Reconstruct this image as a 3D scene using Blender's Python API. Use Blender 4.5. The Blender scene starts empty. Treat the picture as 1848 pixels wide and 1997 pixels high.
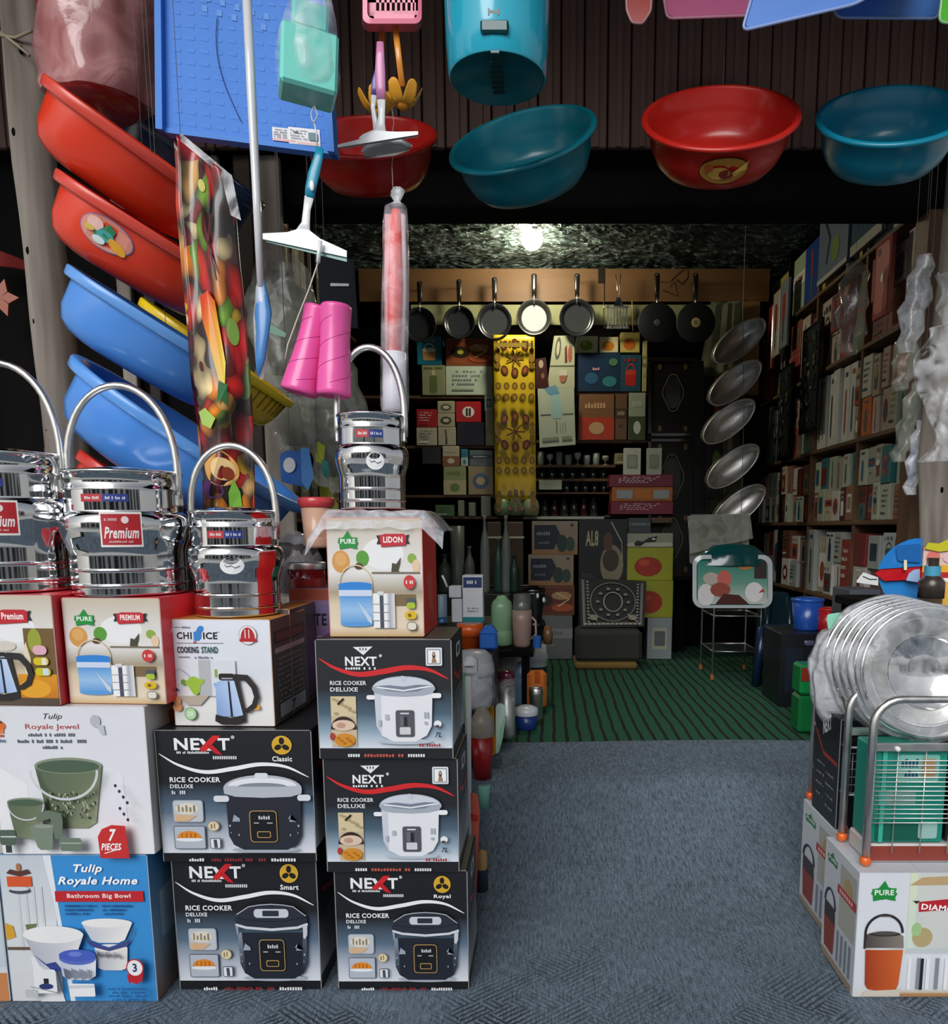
import bpy, math, random
from math import sin, cos, pi, radians, sqrt
from mathutils import Vector, Matrix, noise
random.seed(7)
SC = bpy.context.scene
COL = SC.collection
# ---------------------------------------------------------------- camera
TH = radians(8.0); FPX = 1480.0; PX, PY, CZ = 1063.0, 1238.0, 1.05
cd = bpy.data.cameras.new('camera'); cam = bpy.data.objects.new('camera', cd); COL.objects.link(cam)
cam.location = (0, 0, CZ); cam.rotation_euler = (radians(90) - TH, 0, 0)
cd.sensor_fit = 'HORIZONTAL'; cd.sensor_width = 36; cd.lens = 36 * FPX / 1848
cd.shift_x = (924 - PX) / 1848; cd.shift_y = (PY - 998.5) / 1848
cd.clip_start = 0.02; cd.clip_end = 100
SC.camera = cam
# ---------------------------------------------------------------- world and exposure
w = bpy.data.worlds.new('world'); SC.world = w; w.use_nodes = True
nt = w.node_tree; bg = nt.nodes['Background']
sky = nt.nodes.new('ShaderNodeTexSky'); sky.sky_type = 'HOSEK_WILKIE'; sky.turbidity = 8; sky.ground_albedo = .4
sky.sun_direction = Vector((-.35, -.75, .62)).normalized()
hs = nt.nodes.new('ShaderNodeHueSaturation'); hs.inputs['Saturation'].default_value = .35
nt.links.new(sky.outputs[0], hs.inputs['Color']); nt.links.new(hs.outputs[0], bg.inputs[0])
bg.inputs[1].default_value = 1.4
vs = SC.view_settings; vs.view_transform = 'Standard'; vs.look = 'None'; vs.gamma = 1; vs.use_curve_mapping = False
vs.exposure = 0.78
sd = bpy.data.lights.new('sun', 'SUN'); sd.energy = 1.2; sd.angle = radians(40); sd.color = (.98, .99, 1)
so = bpy.data.objects.new('sun', sd); COL.objects.link(so); so.location = (-1, -3, 6)
so.rotation_euler = Vector((.30, 1.0, -.62)).to_track_quat('-Z', 'Y').to_euler()

# ---------------------------------------------------------------- maths: pixels of the frame to points of the place
def ray(px, py):
    a = (px - PX) / FPX; b = (PY - py) / FPX
    return Vector((a, cos(TH) + b * sin(TH), -sin(TH) + b * cos(TH)))
def W(px, py, d):
    r = ray(px, py); return Vector((0, 0, CZ)) + r * (d / r.y)
def WX(px, py, X):
    r = ray(px, py); return Vector((0, 0, CZ)) + r * (X / r.x)
def SCL(py, d):                       # pixels per metre at depth d
    return (W(1563, py, d).x / 500) ** -1
def lin(h):
    if isinstance(h, tuple): return h if len(h) == 4 else (*h, 1)
    h = h.lstrip('#'); h = h if len(h) == 6 else ''.join(x * 2 for x in h); r = [int(h[i:i + 2], 16) / 255 for i in (0, 2, 4)]
    return tuple(c / 12.92 if c <= .04045 else ((c + .055) / 1.055) ** 2.4 for c in r) + (1,)
def mix(a, b, t):
    a, b = lin(a), lin(b); return tuple(x + (y - x) * t for x, y in zip(a, b))
def gz(y):                            # height of the grey carpet
    t = min(1, max(0, (y - 1.98) / .72)); return .14 * t ** 1.6

# ---------------------------------------------------------------- materials
MC = {}
def nm(name):
    m = bpy.data.materials.new(name); m.use_nodes = True
    return m, m.node_tree, m.node_tree.nodes['Principled BSDF']
def noise_node(t, scale, detail=3, coord='Object', stretch=None):
    tc = t.nodes.new('ShaderNodeTexCoord'); mp = t.nodes.new('ShaderNodeMapping')
    n = t.nodes.new('ShaderNodeTexNoise'); n.inputs['Scale'].default_value = scale; n.inputs['Detail'].default_value = detail
    if stretch: mp.inputs['Scale'].default_value = stretch
    t.links.new(tc.outputs[coord], mp.inputs[0]); t.links.new(mp.outputs[0], n.inputs['Vector'])
    return n
def bump(t, b, src, strength, dist=.002):
    bn = t.nodes.new('ShaderNodeBump'); bn.inputs['Strength'].default_value = strength; bn.inputs['Distance'].default_value = dist
    t.links.new(src, bn.inputs['Height']); t.links.new(bn.outputs[0], b.inputs['Normal'])
def attr_mat(name, rough, metal=0, coat=0, bmp=0, var=.12, trans=0, sss=0, spec=.5, scale=30):
    m, t, b = nm(name)
    a = t.nodes.new('ShaderNodeAttribute'); a.attribute_name = 'Col'
    n = noise_node(t, scale)
    mr = t.nodes.new('ShaderNodeMapRange'); mr.inputs['To Min'].default_value = 1 - var; mr.inputs['To Max'].default_value = 1 + var
    t.links.new(n.outputs['Fac'], mr.inputs['Value'])
    mx = t.nodes.new('ShaderNodeVectorMath'); mx.operation = 'SCALE'
    t.links.new(a.outputs['Color'], mx.inputs[0]); t.links.new(mr.outputs[0], mx.inputs['Scale'])
    t.links.new(mx.outputs[0], b.inputs['Base Color'])
    b.inputs['Roughness'].default_value = rough; b.inputs['Metallic'].default_value = metal
    b.inputs['Coat Weight'].default_value = coat; b.inputs['Coat Roughness'].default_value = .12
    b.inputs['Specular IOR Level'].default_value = spec
    if trans: b.inputs['Transmission Weight'].default_value = trans
    if bmp: bump(t, b, n.outputs['Fac'], bmp)
    MC[name] = m; return m
attr_mat('card', .42, coat=.15, var=.05, scale=14)
attr_mat('plastic', .3, coat=.25, var=.05, scale=8)
attr_mat('dull', .5, var=.05, spec=.3, scale=8)
attr_mat('gloss', .12, coat=.5, var=.04)
attr_mat('matte', .85, var=.15, scale=40)
attr_mat('fabric', .9, var=.2, bmp=.4, scale=160)
attr_mat('ironware', .5, metal=.2, var=.1, spec=.35)
attr_mat('glass', .05, trans=.85, var=.03)
attr_mat('milky', .35, trans=.35, var=.05)
def steel_mat(name, rough, col, sc=3):
    m, t, b = nm(name)
    b.inputs['Base Color'].default_value = col; b.inputs['Metallic'].default_value = 1
    n = noise_node(t, sc, 1); mr = t.nodes.new('ShaderNodeMapRange')
    mr.inputs['To Min'].default_value = rough * .6; mr.inputs['To Max'].default_value = rough * 1.5
    t.links.new(n.outputs['Fac'], mr.inputs['Value']); t.links.new(mr.outputs[0], b.inputs['Roughness'])
    bump(t, b, n.outputs['Fac'], .03, .004)
    MC[name] = m
steel_mat('steel', .07, (.80, .81, .82, 1), 9)
steel_mat('satin', .36, (.74, .73, .71, 1), 30)
def film_mat(name, alpha, col, sc, rough=.12):
    m, t, b = nm(name)
    n = noise_node(t, sc, 4); n.inputs['Distortion'].default_value = 1.2
    mr = t.nodes.new('ShaderNodeMapRange'); mr.inputs['From Min'].default_value = .35; mr.inputs['From Max'].default_value = .7
    mr.inputs['To Min'].default_value = max(0, alpha - .15); mr.inputs['To Max'].default_value = min(1, alpha + .3)
    t.links.new(n.outputs['Fac'], mr.inputs['Value']); t.links.new(mr.outputs[0], b.inputs['Alpha'])
    b.inputs['Base Color'].default_value = col; b.inputs['Roughness'].default_value = rough
    b.inputs['Coat Weight'].default_value = .6
    bump(t, b, n.outputs['Fac'], .5, .012)
    MC[name] = m
film_mat('film', .16, (.85, .87, .9, 1), 14)
film_mat('film_pink', .5, (.75, .36, .36, 1), 9)
film_mat('film_milk', .2, (.86, .84, .9, 1), 12)
film_mat('film_thick', .42, (.88, .9, .95, 1), 16)
film_mat('film_dim', .3, (.5, .52, .45, 1), 9)
def wood_mat(name, c1, c2, rough=.7, sc=6, st=(1, 1, .08)):
    m, t, b = nm(name)
    n = noise_node(t, sc, 6, 'Object', st)
    r = t.nodes.new('ShaderNodeValToRGB'); r.color_ramp.elements[0].color = lin(c1); r.color_ramp.elements[1].color = lin(c2)
    r.color_ramp.elements[0].position = .35; r.color_ramp.elements[1].position = .68
    t.links.new(n.outputs['Fac'], r.inputs[0]); t.links.new(r.outputs[0], b.inputs['Base Color'])
    b.inputs['Roughness'].default_value = rough; bump(t, b, n.outputs['Fac'], .5, .004)
    MC[name] = m
wood_mat('pole_wood', '#6e655c', '#a89f95', .85, 14)
wood_mat('siding', '#3a2823', '#5a4038', .65, 9)
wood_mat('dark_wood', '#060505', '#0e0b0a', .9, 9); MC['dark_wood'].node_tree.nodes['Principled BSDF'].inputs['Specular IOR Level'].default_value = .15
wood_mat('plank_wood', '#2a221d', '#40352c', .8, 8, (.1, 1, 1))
wood_mat('shelf_wood', '#4a3420', '#6b4c30', .65, 8, (1, .1, 1))
wood_mat('plywood', '#5c4025', '#7a5731', .6, 4, (.15, 1, 1))
wood_mat('post_wood', '#5a3f26', '#75553a', .6, 6)
def carpet_grey():
    m, t, b = nm('carpet_grey')
    n = noise_node(t, 260, 4); n2 = noise_node(t, 60, 5, 'Object', (3, .5, 1)); n3 = noise_node(t, 5, 2)
    r = t.nodes.new('ShaderNodeValToRGB'); r.color_ramp.elements[0].color = lin('#333f4a'); r.color_ramp.elements[1].color = lin('#8496a8')
    r.color_ramp.elements[0].position = .34; r.color_ramp.elements[1].position = .66
    a = t.nodes.new('ShaderNodeMath'); a.operation = 'ADD'; t.links.new(n.outputs['Fac'], a.inputs[0]); t.links.new(n2.outputs['Fac'], a.inputs[1])
    h = t.nodes.new('ShaderNodeMath'); h.operation = 'MULTIPLY'; h.inputs[1].default_value = .5; t.links.new(a.outputs[0], h.inputs[0])
    t.links.new(h.outputs[0], r.inputs[0])
    hue = t.nodes.new('ShaderNodeHueSaturation'); mr = t.nodes.new('ShaderNodeMapRange')
    mr.inputs['To Min'].default_value = .8; mr.inputs['To Max'].default_value = 1.15
    t.links.new(n3.outputs['Fac'], mr.inputs['Value']); t.links.new(mr.outputs[0], hue.inputs['Value']); t.links.new(r.outputs[0], hue.inputs['Color'])
    # ribs pressed into the pile: diagonal strokes in a herringbone of squares
    tc = t.nodes.new('ShaderNodeTexCoord')
    def wave(rot):
        mp = t.nodes.new('ShaderNodeMapping'); mp.inputs['Rotation'].default_value = (0, 0, rot)
        t.links.new(tc.outputs['Object'], mp.inputs[0])
        wv = t.nodes.new('ShaderNodeTexWave'); wv.inputs['Scale'].default_value = 24; wv.inputs['Distortion'].default_value = 1.6; wv.inputs['Detail Scale'].default_value = 3
        t.links.new(mp.outputs[0], wv.inputs['Vector']); return wv
    w1, w2 = wave(radians(52)), wave(radians(-52))
    ck = t.nodes.new('ShaderNodeTexChecker'); ck.inputs['Scale'].default_value = 6
    mp = t.nodes.new('ShaderNodeMapping'); mp.inputs['Rotation'].default_value = (0, 0, radians(45)); t.links.new(tc.outputs['Object'], mp.inputs[0]); t.links.new(mp.outputs[0], ck.inputs['Vector'])
    mw = t.nodes.new('ShaderNodeMix'); t.links.new(ck.outputs['Fac'], mw.inputs[0]); t.links.new(w1.outputs['Fac'], mw.inputs[2]); t.links.new(w2.outputs['Fac'], mw.inputs[3])
    # ribs are fresh near the street side, worn flat further in
    sx = t.nodes.new('ShaderNodeSeparateXYZ'); t.links.new(tc.outputs['Object'], sx.inputs[0])
    my = t.nodes.new('ShaderNodeMapRange'); my.inputs['From Min'].default_value = 1.9; my.inputs['From Max'].default_value = 1.5; t.links.new(sx.outputs['Y'], my.inputs['Value'])
    pw = t.nodes.new('ShaderNodeMapRange'); pw.inputs['From Min'].default_value = .1; pw.inputs['From Max'].default_value = .6
    t.links.new(mw.outputs[0], pw.inputs['Value'])
    inv = t.nodes.new('ShaderNodeMath'); inv.operation = 'SUBTRACT'; inv.inputs[0].default_value = 1; t.links.new(pw.outputs[0], inv.inputs[1])
    mm = t.nodes.new('ShaderNodeMath'); mm.operation = 'MULTIPLY'; t.links.new(inv.outputs[0], mm.inputs[0]); t.links.new(my.outputs[0], mm.inputs[1])
    n4 = noise_node(t, 4.5, 2); pm = t.nodes.new('ShaderNodeMapRange'); pm.inputs['From Min'].default_value = .42; pm.inputs['From Max'].default_value = .6; t.links.new(n4.outputs['Fac'], pm.inputs['Value'])
    m2 = t.nodes.new('ShaderNodeMath'); m2.operation = 'MULTIPLY'; t.links.new(pm.outputs[0], m2.inputs[1]); t.links.new(mm.outputs[0], m2.inputs[0])
    cm = t.nodes.new('ShaderNodeMix'); cm.data_type = 'RGBA'; t.links.new(m2.outputs[0], cm.inputs[0]); t.links.new(hue.outputs[0], cm.inputs[6]); cm.inputs[7].default_value = lin('#222a33')
    t.links.new(cm.outputs[2], b.inputs['Base Color']); b.inputs['Roughness'].default_value = .95
    bump(t, b, h.outputs[0], .8, .006); MC['carpet_grey'] = m
carpet_grey()
def carpet_green():
    m, t, b = nm('carpet_green')
    tc = t.nodes.new('ShaderNodeTexCoord'); sx = t.nodes.new('ShaderNodeSeparateXYZ'); t.links.new(tc.outputs['Object'], sx.inputs[0])
    n = noise_node(t, 200, 3); n2 = noise_node(t, 3, 2)
    ma = t.nodes.new('ShaderNodeMath'); ma.operation = 'MULTIPLY_ADD'; ma.inputs[1].default_value = .035; t.links.new(n2.outputs['Fac'], ma.inputs[0]); t.links.new(sx.outputs['X'], ma.inputs[2])
    md = t.nodes.new('ShaderNodeMath'); md.operation = 'MODULO'; md.inputs[1].default_value = .054
    ad = t.nodes.new('ShaderNodeMath'); ad.operation = 'ADD'; ad.inputs[1].default_value = 10.8; t.links.new(ma.outputs[0], ad.inputs[0]); t.links.new(ad.outputs[0], md.inputs[0])
    lt = t.nodes.new('ShaderNodeMath'); lt.operation = 'LESS_THAN'; lt.inputs[1].default_value = .015; t.links.new(md.outputs[0], lt.inputs[0])
    mx = t.nodes.new('ShaderNodeMix'); mx.data_type = 'RGBA'; t.links.new(lt.outputs[0], mx.inputs[0]); mx.inputs[6].default_value = lin('#17553a'); mx.inputs[7].default_value = lin('#0a120d')
    t.links.new(mx.outputs[2], b.inputs['Base Color']); b.inputs['Roughness'].default_value = .95; bump(t, b, n.outputs['Fac'], .8, .004); MC['carpet_green'] = m
carpet_green()
def ceil_mat():
    m, t, b = nm('ceiling_sheet')
    n = noise_node(t, 9, 6, 'Object', (1, 2.6, 1)); n.inputs['Distortion'].default_value = 1.5
    r = t.nodes.new('ShaderNodeValToRGB'); r.color_ramp.elements[0].color = lin('#1a2422'); r.color_ramp.elements[1].color = lin('#7d8f8a')
    r.color_ramp.elements[0].position = .4; r.color_ramp.elements[1].position = .75
    t.links.new(n.outputs['Fac'], r.inputs[0]); t.links.new(r.outputs[0], b.inputs['Base Color'])
    b.inputs['Roughness'].default_value = .28; bump(t, b, n.outputs['Fac'], 1, .05); MC['ceiling_sheet'] = m
ceil_mat()
def fruit_mat():
    m, t, b = nm('fruit_print')
    tc = t.nodes.new('ShaderNodeTexCoord'); mp = t.nodes.new('ShaderNodeMapping'); mp.inputs['Scale'].default_value = (1, 1, .62); t.links.new(tc.outputs['Object'], mp.inputs[0])
    n = t.nodes.new('ShaderNodeTexNoise'); n.inputs['Scale'].default_value = 9; t.links.new(mp.outputs[0], n.inputs['Vector'])
    ad = t.nodes.new('ShaderNodeVectorMath'); ad.operation = 'MULTIPLY_ADD'; ad.inputs[1].default_value = (.15,) * 3
    t.links.new(n.outputs['Color'], ad.inputs[0]); t.links.new(mp.outputs[0], ad.inputs[2])
    v = t.nodes.new('ShaderNodeTexVoronoi'); v.inputs['Scale'].default_value = 23; t.links.new(ad.outputs[0], v.inputs['Vector'])
    r = t.nodes.new('ShaderNodeValToRGB'); r.color_ramp.interpolation = 'CONSTANT'
    cs = ['#b01418', '#e8881c', '#7a0c18', '#c8201c', '#f0c030', '#4a0d12', '#d83a1c', '#6f9a2c', '#e8b060', '#2a1410', '#c01a20', '#f2d8a0']
    e = r.color_ramp.elements; e[0].color = lin(cs[0]); e[1].position = 1 / 12; e[1].color = lin(cs[1])
    for i in range(2, 12): x = e.new(i / 12); x.color = lin(cs[i])
    sp = t.nodes.new('ShaderNodeSeparateColor'); t.links.new(v.outputs['Color'], sp.inputs[0]); t.links.new(sp.outputs[0], r.inputs[0])
    mr = t.nodes.new('ShaderNodeMapRange'); mr.inputs['From Min'].default_value = .1; mr.inputs['From Max'].default_value = .75; mr.inputs['To Min'].default_value = 1.1; mr.inputs['To Max'].default_value = .06
    t.links.new(v.outputs['Distance'], mr.inputs['Value'])
    sc = t.nodes.new('ShaderNodeVectorMath'); sc.operation = 'SCALE'; t.links.new(r.outputs[0], sc.inputs[0]); t.links.new(mr.outputs[0], sc.inputs['Scale'])
    t.links.new(sc.outputs[0], b.inputs['Base Color']); b.inputs['Roughness'].default_value = .3; b.inputs['Coat Weight'].default_value = .4; MC['fruit_print'] = m
fruit_mat()
m, t, b = nm('bulb_glow'); b.inputs['Emission Color'].default_value = (1, .93, .72, 1); b.inputs['Emission Strength'].default_value = 30; b.inputs['Base Color'].default_value = (1, 1, 1, 1); MC['bulb_glow'] = m

# ---------------------------------------------------------------- mesh builder
def rot_dir(d):                       # frame whose z looks along d
    return Vector(d).normalized().to_track_quat('Z', 'Y').to_matrix()
class MB:
    def __init__(s, mat='plastic', col='#888888'):
        s.v = []; s.f = []; s.fc = []; s.fm = []; s.fs = []; s.mats = []; s.mat = mat; s.col = col or '#888888'; s.T = None
    def add(s, vs, fs, col=None, mat=None, smooth=False, vcol=None):
        b = len(s.v)
        s.v += [(s.T @ Vector(v)) if s.T is not None else Vector(v) for v in vs]
        mat = mat or s.mat
        if mat not in s.mats: s.mats.append(mat)
        k = s.mats.index(mat); c = lin(col or s.col)
        for f in fs:
            s.f.append(tuple(b + i for i in f)); s.fm.append(k); s.fs.append(smooth)
            s.fc.append([lin(vcol[i]) for i in f] if vcol else c)
        return s
    def box(s, x0, x1, y0, y1, z0, z1, col=None, mat=None, bev=.0, cols=None):
        if x0 > x1: x0, x1 = x1, x0
        if y0 > y1: y0, y1 = y1, y0
        if z0 > z1: z0, z1 = z1, z0
        B = min(bev, (x1 - x0) * .3, (y1 - y0) * .3, (z1 - z0) * .3)
        if B <= 0:
            P = [(x, y, z) for z in (z0, z1) for y in (y0, y1) for x in (x0, x1)]
            F = [(0, 1, 5, 4), (1, 3, 7, 5), (3, 2, 6, 7), (2, 0, 4, 6), (4, 5, 7, 6), (2, 3, 1, 0)]
            for i, f in enumerate(F):
                s.add([P[j] for j in f], [(0, 1, 2, 3)], (cols or {}).get(i, col), mat)
            return s
        V = {}; vs = []
        for ix, x in ((0, x0), (1, x1)):
            for iy, y in ((0, y0), (1, y1)):
                for iz, z in ((0, z0), (1, z1)):
                    sx, sy, sz = (1 - 2 * ix) * B, (1 - 2 * iy) * B, (1 - 2 * iz) * B
                    for ax, p in enumerate(((x, y + sy, z + sz), (x + sx, y, z + sz), (x + sx, y + sy, z))):
                        V[ix, iy, iz, ax] = len(vs); vs.append(p)
        v = lambda *k: V[k]
        F = [((v(0, 0, 0, 1), v(1, 0, 0, 1), v(1, 0, 1, 1), v(0, 0, 1, 1)), 0), ((v(1, 0, 0, 0), v(1, 1, 0, 0), v(1, 1, 1, 0), v(1, 0, 1, 0)), 1),
             ((v(1, 1, 0, 1), v(0, 1, 0, 1), v(0, 1, 1, 1), v(1, 1, 1, 1)), 2), ((v(0, 1, 0, 0), v(0, 0, 0, 0), v(0, 0, 1, 0), v(0, 1, 1, 0)), 3),
             ((v(0, 0, 1, 2), v(1, 0, 1, 2), v(1, 1, 1, 2), v(0, 1, 1, 2)), 4), ((v(0, 1, 0, 2), v(1, 1, 0, 2), v(1, 0, 0, 2), v(0, 0, 0, 2)), 5)]
        for a in (0, 1):
            for b_ in (0, 1):
                F.append(((v(a, b_, 0, 0), v(a, b_, 0, 1), v(a, b_, 1, 1), v(a, b_, 1, 0)), 0 if b_ == 0 else 2))
                F.append(((v(a, 0, b_, 0), v(a, 0, b_, 2), v(a, 1, b_, 2), v(a, 1, b_, 0)), 4 if b_ else 5))
                F.append(((v(0, a, b_, 1), v(0, a, b_, 2), v(1, a, b_, 2), v(1, a, b_, 1)), 4 if b_ else 5))
        for k in [(a, b_, c_) for a in (0, 1) for b_ in (0, 1) for c_ in (0, 1)]: F.append(((v(*k, 0), v(*k, 1), v(*k, 2)), 4 if k[2] else 5))
        base = len(s.v)
        for f, i in F:
            c = (cols or {}).get(i, col)
            s.f.append(None); s.f.pop()
        # one shared vertex set
        mt = mat or s.mat
        if mt not in s.mats: s.mats.append(mt)
        kk = s.mats.index(mt)
        s.v += [(s.T @ Vector(p)) if s.T is not None else Vector(p) for p in vs]
        for f, i in F:
            s.f.append(tuple(base + j for j in f)); s.fm.append(kk); s.fs.append(False); s.fc.append(lin((cols or {}).get(i, col) or s.col))
        return s
    def lathe(s, prof, n=32, col=None, mat=None, M=None, sy=1, sx=1, smooth=True, cap0=False, cap1=False, cols=None, wob=0, a0=0, a1=2 * pi):
        vs = []; fs = []; full = abs(a1 - a0 - 2 * pi) < 1e-6; nn = n if full else n + 1
        for j, (r, z) in enumerate(prof):
            for i in range(nn):
                a = a0 + (a1 - a0) * i / n; rr = r * (1 + wob * noise.noise(Vector((cos(a) * 2, sin(a) * 2, z * 14 + j * .3))))
                p = Vector((rr * cos(a) * sx, rr * sin(a) * sy, z)); vs.append(M @ p if M else p)
        fc = []
        for j in range(len(prof) - 1):
            for i in range(n):
                i2 = (i + 1) % nn; fs.append((j * nn + i, j * nn + i2, (j + 1) * nn + i2, (j + 1) * nn + i))
        if cap0: fs.append(tuple(range(nn))[::-1])
        if cap1: fs.append(tuple((len(prof) - 1) * nn + i for i in range(nn)))
        if cols:
            vc = [cols[j] or col or s.col for j in range(len(prof)) for i in range(nn)]
            return s.add(vs, fs, col, mat, smooth, vc)
        return s.add(vs, fs, col, mat, smooth)
    def cyl(s, p0, p1, r0, r1=None, n=20, col=None, mat=None, smooth=True):
        p0, p1 = Vector(p0), Vector(p1); R = rot_dir(p1 - p0).to_4x4(); M = Matrix.Translation(p0) @ R; L = (p1 - p0).length
        r1 = r0 if r1 is None else r1
        s.lathe([(r0, 0), (r1, L)], n, col, mat, M, smooth=smooth)
        s.lathe([(1e-4, 0), (r0, 0)], n, col, mat, M, smooth=False); s.lathe([(r1, L), (1e-4, L)], n, col, mat, M, smooth=False)
        return s
    def tube(s, pts, r, n=8, col=None, mat=None, closed=False, flat=None):
        pts = [Vector(p) for p in pts]; k = len(pts); vs = []; fs = []
        up = None
        for i, p in enumerate(pts):
            if closed: d = pts[(i + 1) % k] - pts[i - 1]
            else: d = pts[min(i + 1, k - 1)] - pts[max(i - 1, 0)]
            d.normalize()
            if up is None: up = d.orthogonal().normalized() if flat is None else Vector(flat).normalized()
            up = (up - d * up.dot(d)).normalized(); sd_ = d.cross(up)
            rr = r[i] if isinstance(r, (list, tuple)) else r
            for j in range(n):
                a = 2 * pi * j / n
                if flat is None: vs.append(p + up * rr * cos(a) + sd_ * rr * sin(a))
                else: vs.append(p + up * rr * 1.0 * cos(a) + sd_ * rr * .35 * sin(a))
        m_ = k if closed else k - 1
        for i in range(m_):
            for j in range(n):
                a, b_ = i * n, ((i + 1) % k) * n; fs.append((a + j, a + (j + 1) % n, b_ + (j + 1) % n, b_ + j))
        if not closed: fs += [tuple(range(n))[::-1], tuple((k - 1) * n + j for j in range(n))]
        return s.add(vs, fs, col, mat, True)
    def prism(s, poly, fn0, fn1, col=None, mat=None, smooth=False):   # two mapped copies of one outline, sides between
        n = len(poly); vs = [fn0(*p) for p in poly] + [fn1(*p) for p in poly]
        fs = [tuple(range(n)), tuple(range(2 * n - 1, n - 1, -1))] + [(i, n + i, n + (i + 1) % n, (i + 1) % n) for i in range(n)]
        return s.add(vs, fs, col, mat, smooth)
    def sphere(s, c, r, col=None, mat=None, n=20, m_=12, sx=1, sy=1, sz=1, wob=0):
        prof = [(max(1e-4, r * sin(pi * j / m_)), -r * cos(pi * j / m_) * sz) for j in range(m_ + 1)]
        return s.lathe(prof, n, col, mat, Matrix.Translation(Vector(c)), sx=sx, sy=sy, wob=wob)
    def grid(s, fn, nu, nv, col=None, mat=None, smooth=True, colfn=None, thick=None):
        vs = [fn(i / nu, j / nv) for j in range(nv + 1) for i in range(nu + 1)]
        fs = [(j * (nu + 1) + i, j * (nu + 1) + i + 1, (j + 1) * (nu + 1) + i + 1, (j + 1) * (nu + 1) + i) for j in range(nv) for i in range(nu)]
        vc = [colfn(i / nu, j / nv) for j in range(nv + 1) for i in range(nu + 1)] if colfn else None
        if thick:
            t_ = Vector(thick); n0 = len(vs); vs = vs + [v + t_ for v in vs]; fs2 = [tuple(n0 + i for i in f[::-1]) for f in fs]
            bd = [i for i in range(nu + 1)] + [j * (nu + 1) + nu for j in range(1, nv + 1)] + [nv * (nu + 1) + i for i in range(nu - 1, -1, -1)] + [j * (nu + 1) for j in range(nv - 1, 0, -1)]
            fs = fs + fs2 + [(bd[(i + 1) % len(bd)], bd[i], n0 + bd[i], n0 + bd[(i + 1) % len(bd)]) for i in range(len(bd))]
            if vc: vc = vc + vc
        return s.add(vs, fs, col, mat, smooth, vc)
    def build(s, name, parent=None, origin=None):
        me = bpy.data.meshes.new(name); o = bpy.data.objects.new(name, me)
        if parent is not None:
            off = Vector((0, 0, 0)); p = parent
            while p: off += p.location; p = p.parent
            o.parent = parent
        else:
            if origin is None:
                xs = [v.x for v in s.v]; ys = [v.y for v in s.v]; zs = [v.z for v in s.v]
                origin = Vector(((min(xs) + max(xs)) / 2, (min(ys) + max(ys)) / 2, min(zs)))
            off = Vector(origin); o.location = off
        me.from_pydata([v - off for v in s.v], [], s.f)
        for m_ in s.mats: me.materials.append(MC[m_])
        me.polygons.foreach_set('material_index', s.fm); me.polygons.foreach_set('use_smooth', s.fs)
        ca = me.color_attributes.new('Col', 'FLOAT_COLOR', 'CORNER'); buf = []
        for f, c in zip(s.f, s.fc):
            if isinstance(c, list):
                for x in c: buf += x
            else: buf += list(c) * len(f)
        ca.data.foreach_set('color', buf)
        me.validate(); COL.objects.link(o)
        return o
LABELS = {}
def tag(o, label, cat, group=None):
    wl = len(label.split())
    if not 4 <= wl <= 16: print('LABEL LENGTH', wl, label)
    if label in LABELS and LABELS[label] != group: print('DUP', label)
    if label in LABELS and not group: print('DUP', label)
    LABELS[label] = group
    o['label'] = label; o['category'] = cat
    if group: o['group'] = group
    return o
def thing(name, label, cat, loc, group=None):
    o = bpy.data.objects.new(name, None); o.empty_display_size = .02; COL.objects.link(o); o.location = loc
    return tag(o, label, cat, group)
def one(mb, name, label, cat, group=None): return tag(mb.build(name), label, cat, group)
def struct(mb, name, parent=None):
    o = mb.build(name, parent, origin=(0, 0, 0) if parent is None else None); o['kind'] = 'structure'; return o
ORD = ['first', 'second', 'third', 'fourth', 'fifth', 'sixth', 'seventh', 'eighth', 'ninth', 'tenth', 'eleventh', 'twelfth', 'thirteenth', 'fourteenth', 'fifteenth', 'sixteenth', 'seventeenth', 'eighteenth', 'nineteenth', 'twentieth', 'twenty-first', 'twenty-second', 'twenty-third', 'twenty-fourth', 'twenty-fifth', 'twenty-sixth']

# ---------------------------------------------------------------- flat print: shapes laid on a face
TXT = {}
def text_mesh(s, bold, ital):
    k = (s, bold, ital)
    if k not in TXT:
        c = bpy.data.curves.new('t', 'FONT'); c.body = s; c.resolution_u = 2; c.offset = .028 if bold else 0; c.shear = .3 if ital else 0; c.space_character = 1.08 if bold else 1
        o = bpy.data.objects.new('t', c); me = bpy.data.meshes.new_from_object(o)
        vs = [v.co.copy() for v in me.vertices]; fs = [tuple(p.vertices) for p in me.polygons]
        bpy.data.objects.remove(o); bpy.data.curves.remove(c); bpy.data.meshes.remove(me)
        xs = [v.x for v in vs] or [0, 1]; ys = [v.y for v in vs] or [0, 1]
        TXT[k] = (vs, fs, min(xs), max(xs), min(ys), max(ys))
    return TXT[k]
def rrp(x0, y0, x1, y1, r, n=5):
    pts = []; r = min(r, (x1 - x0) / 2, (y1 - y0) / 2)
    for cx, cy, a in ((x0 + r, y0 + r, pi / 2), (x0 + r, y1 - r, pi), (x1 - r, y1 - r, 1.5 * pi), (x1 - r, y0 + r, 0)):
        for i in range(n + 1): b_ = a + pi / 2 * i / n; pts.append((cx + r * cos(b_), cy - r * sin(b_)))
    return pts
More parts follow.
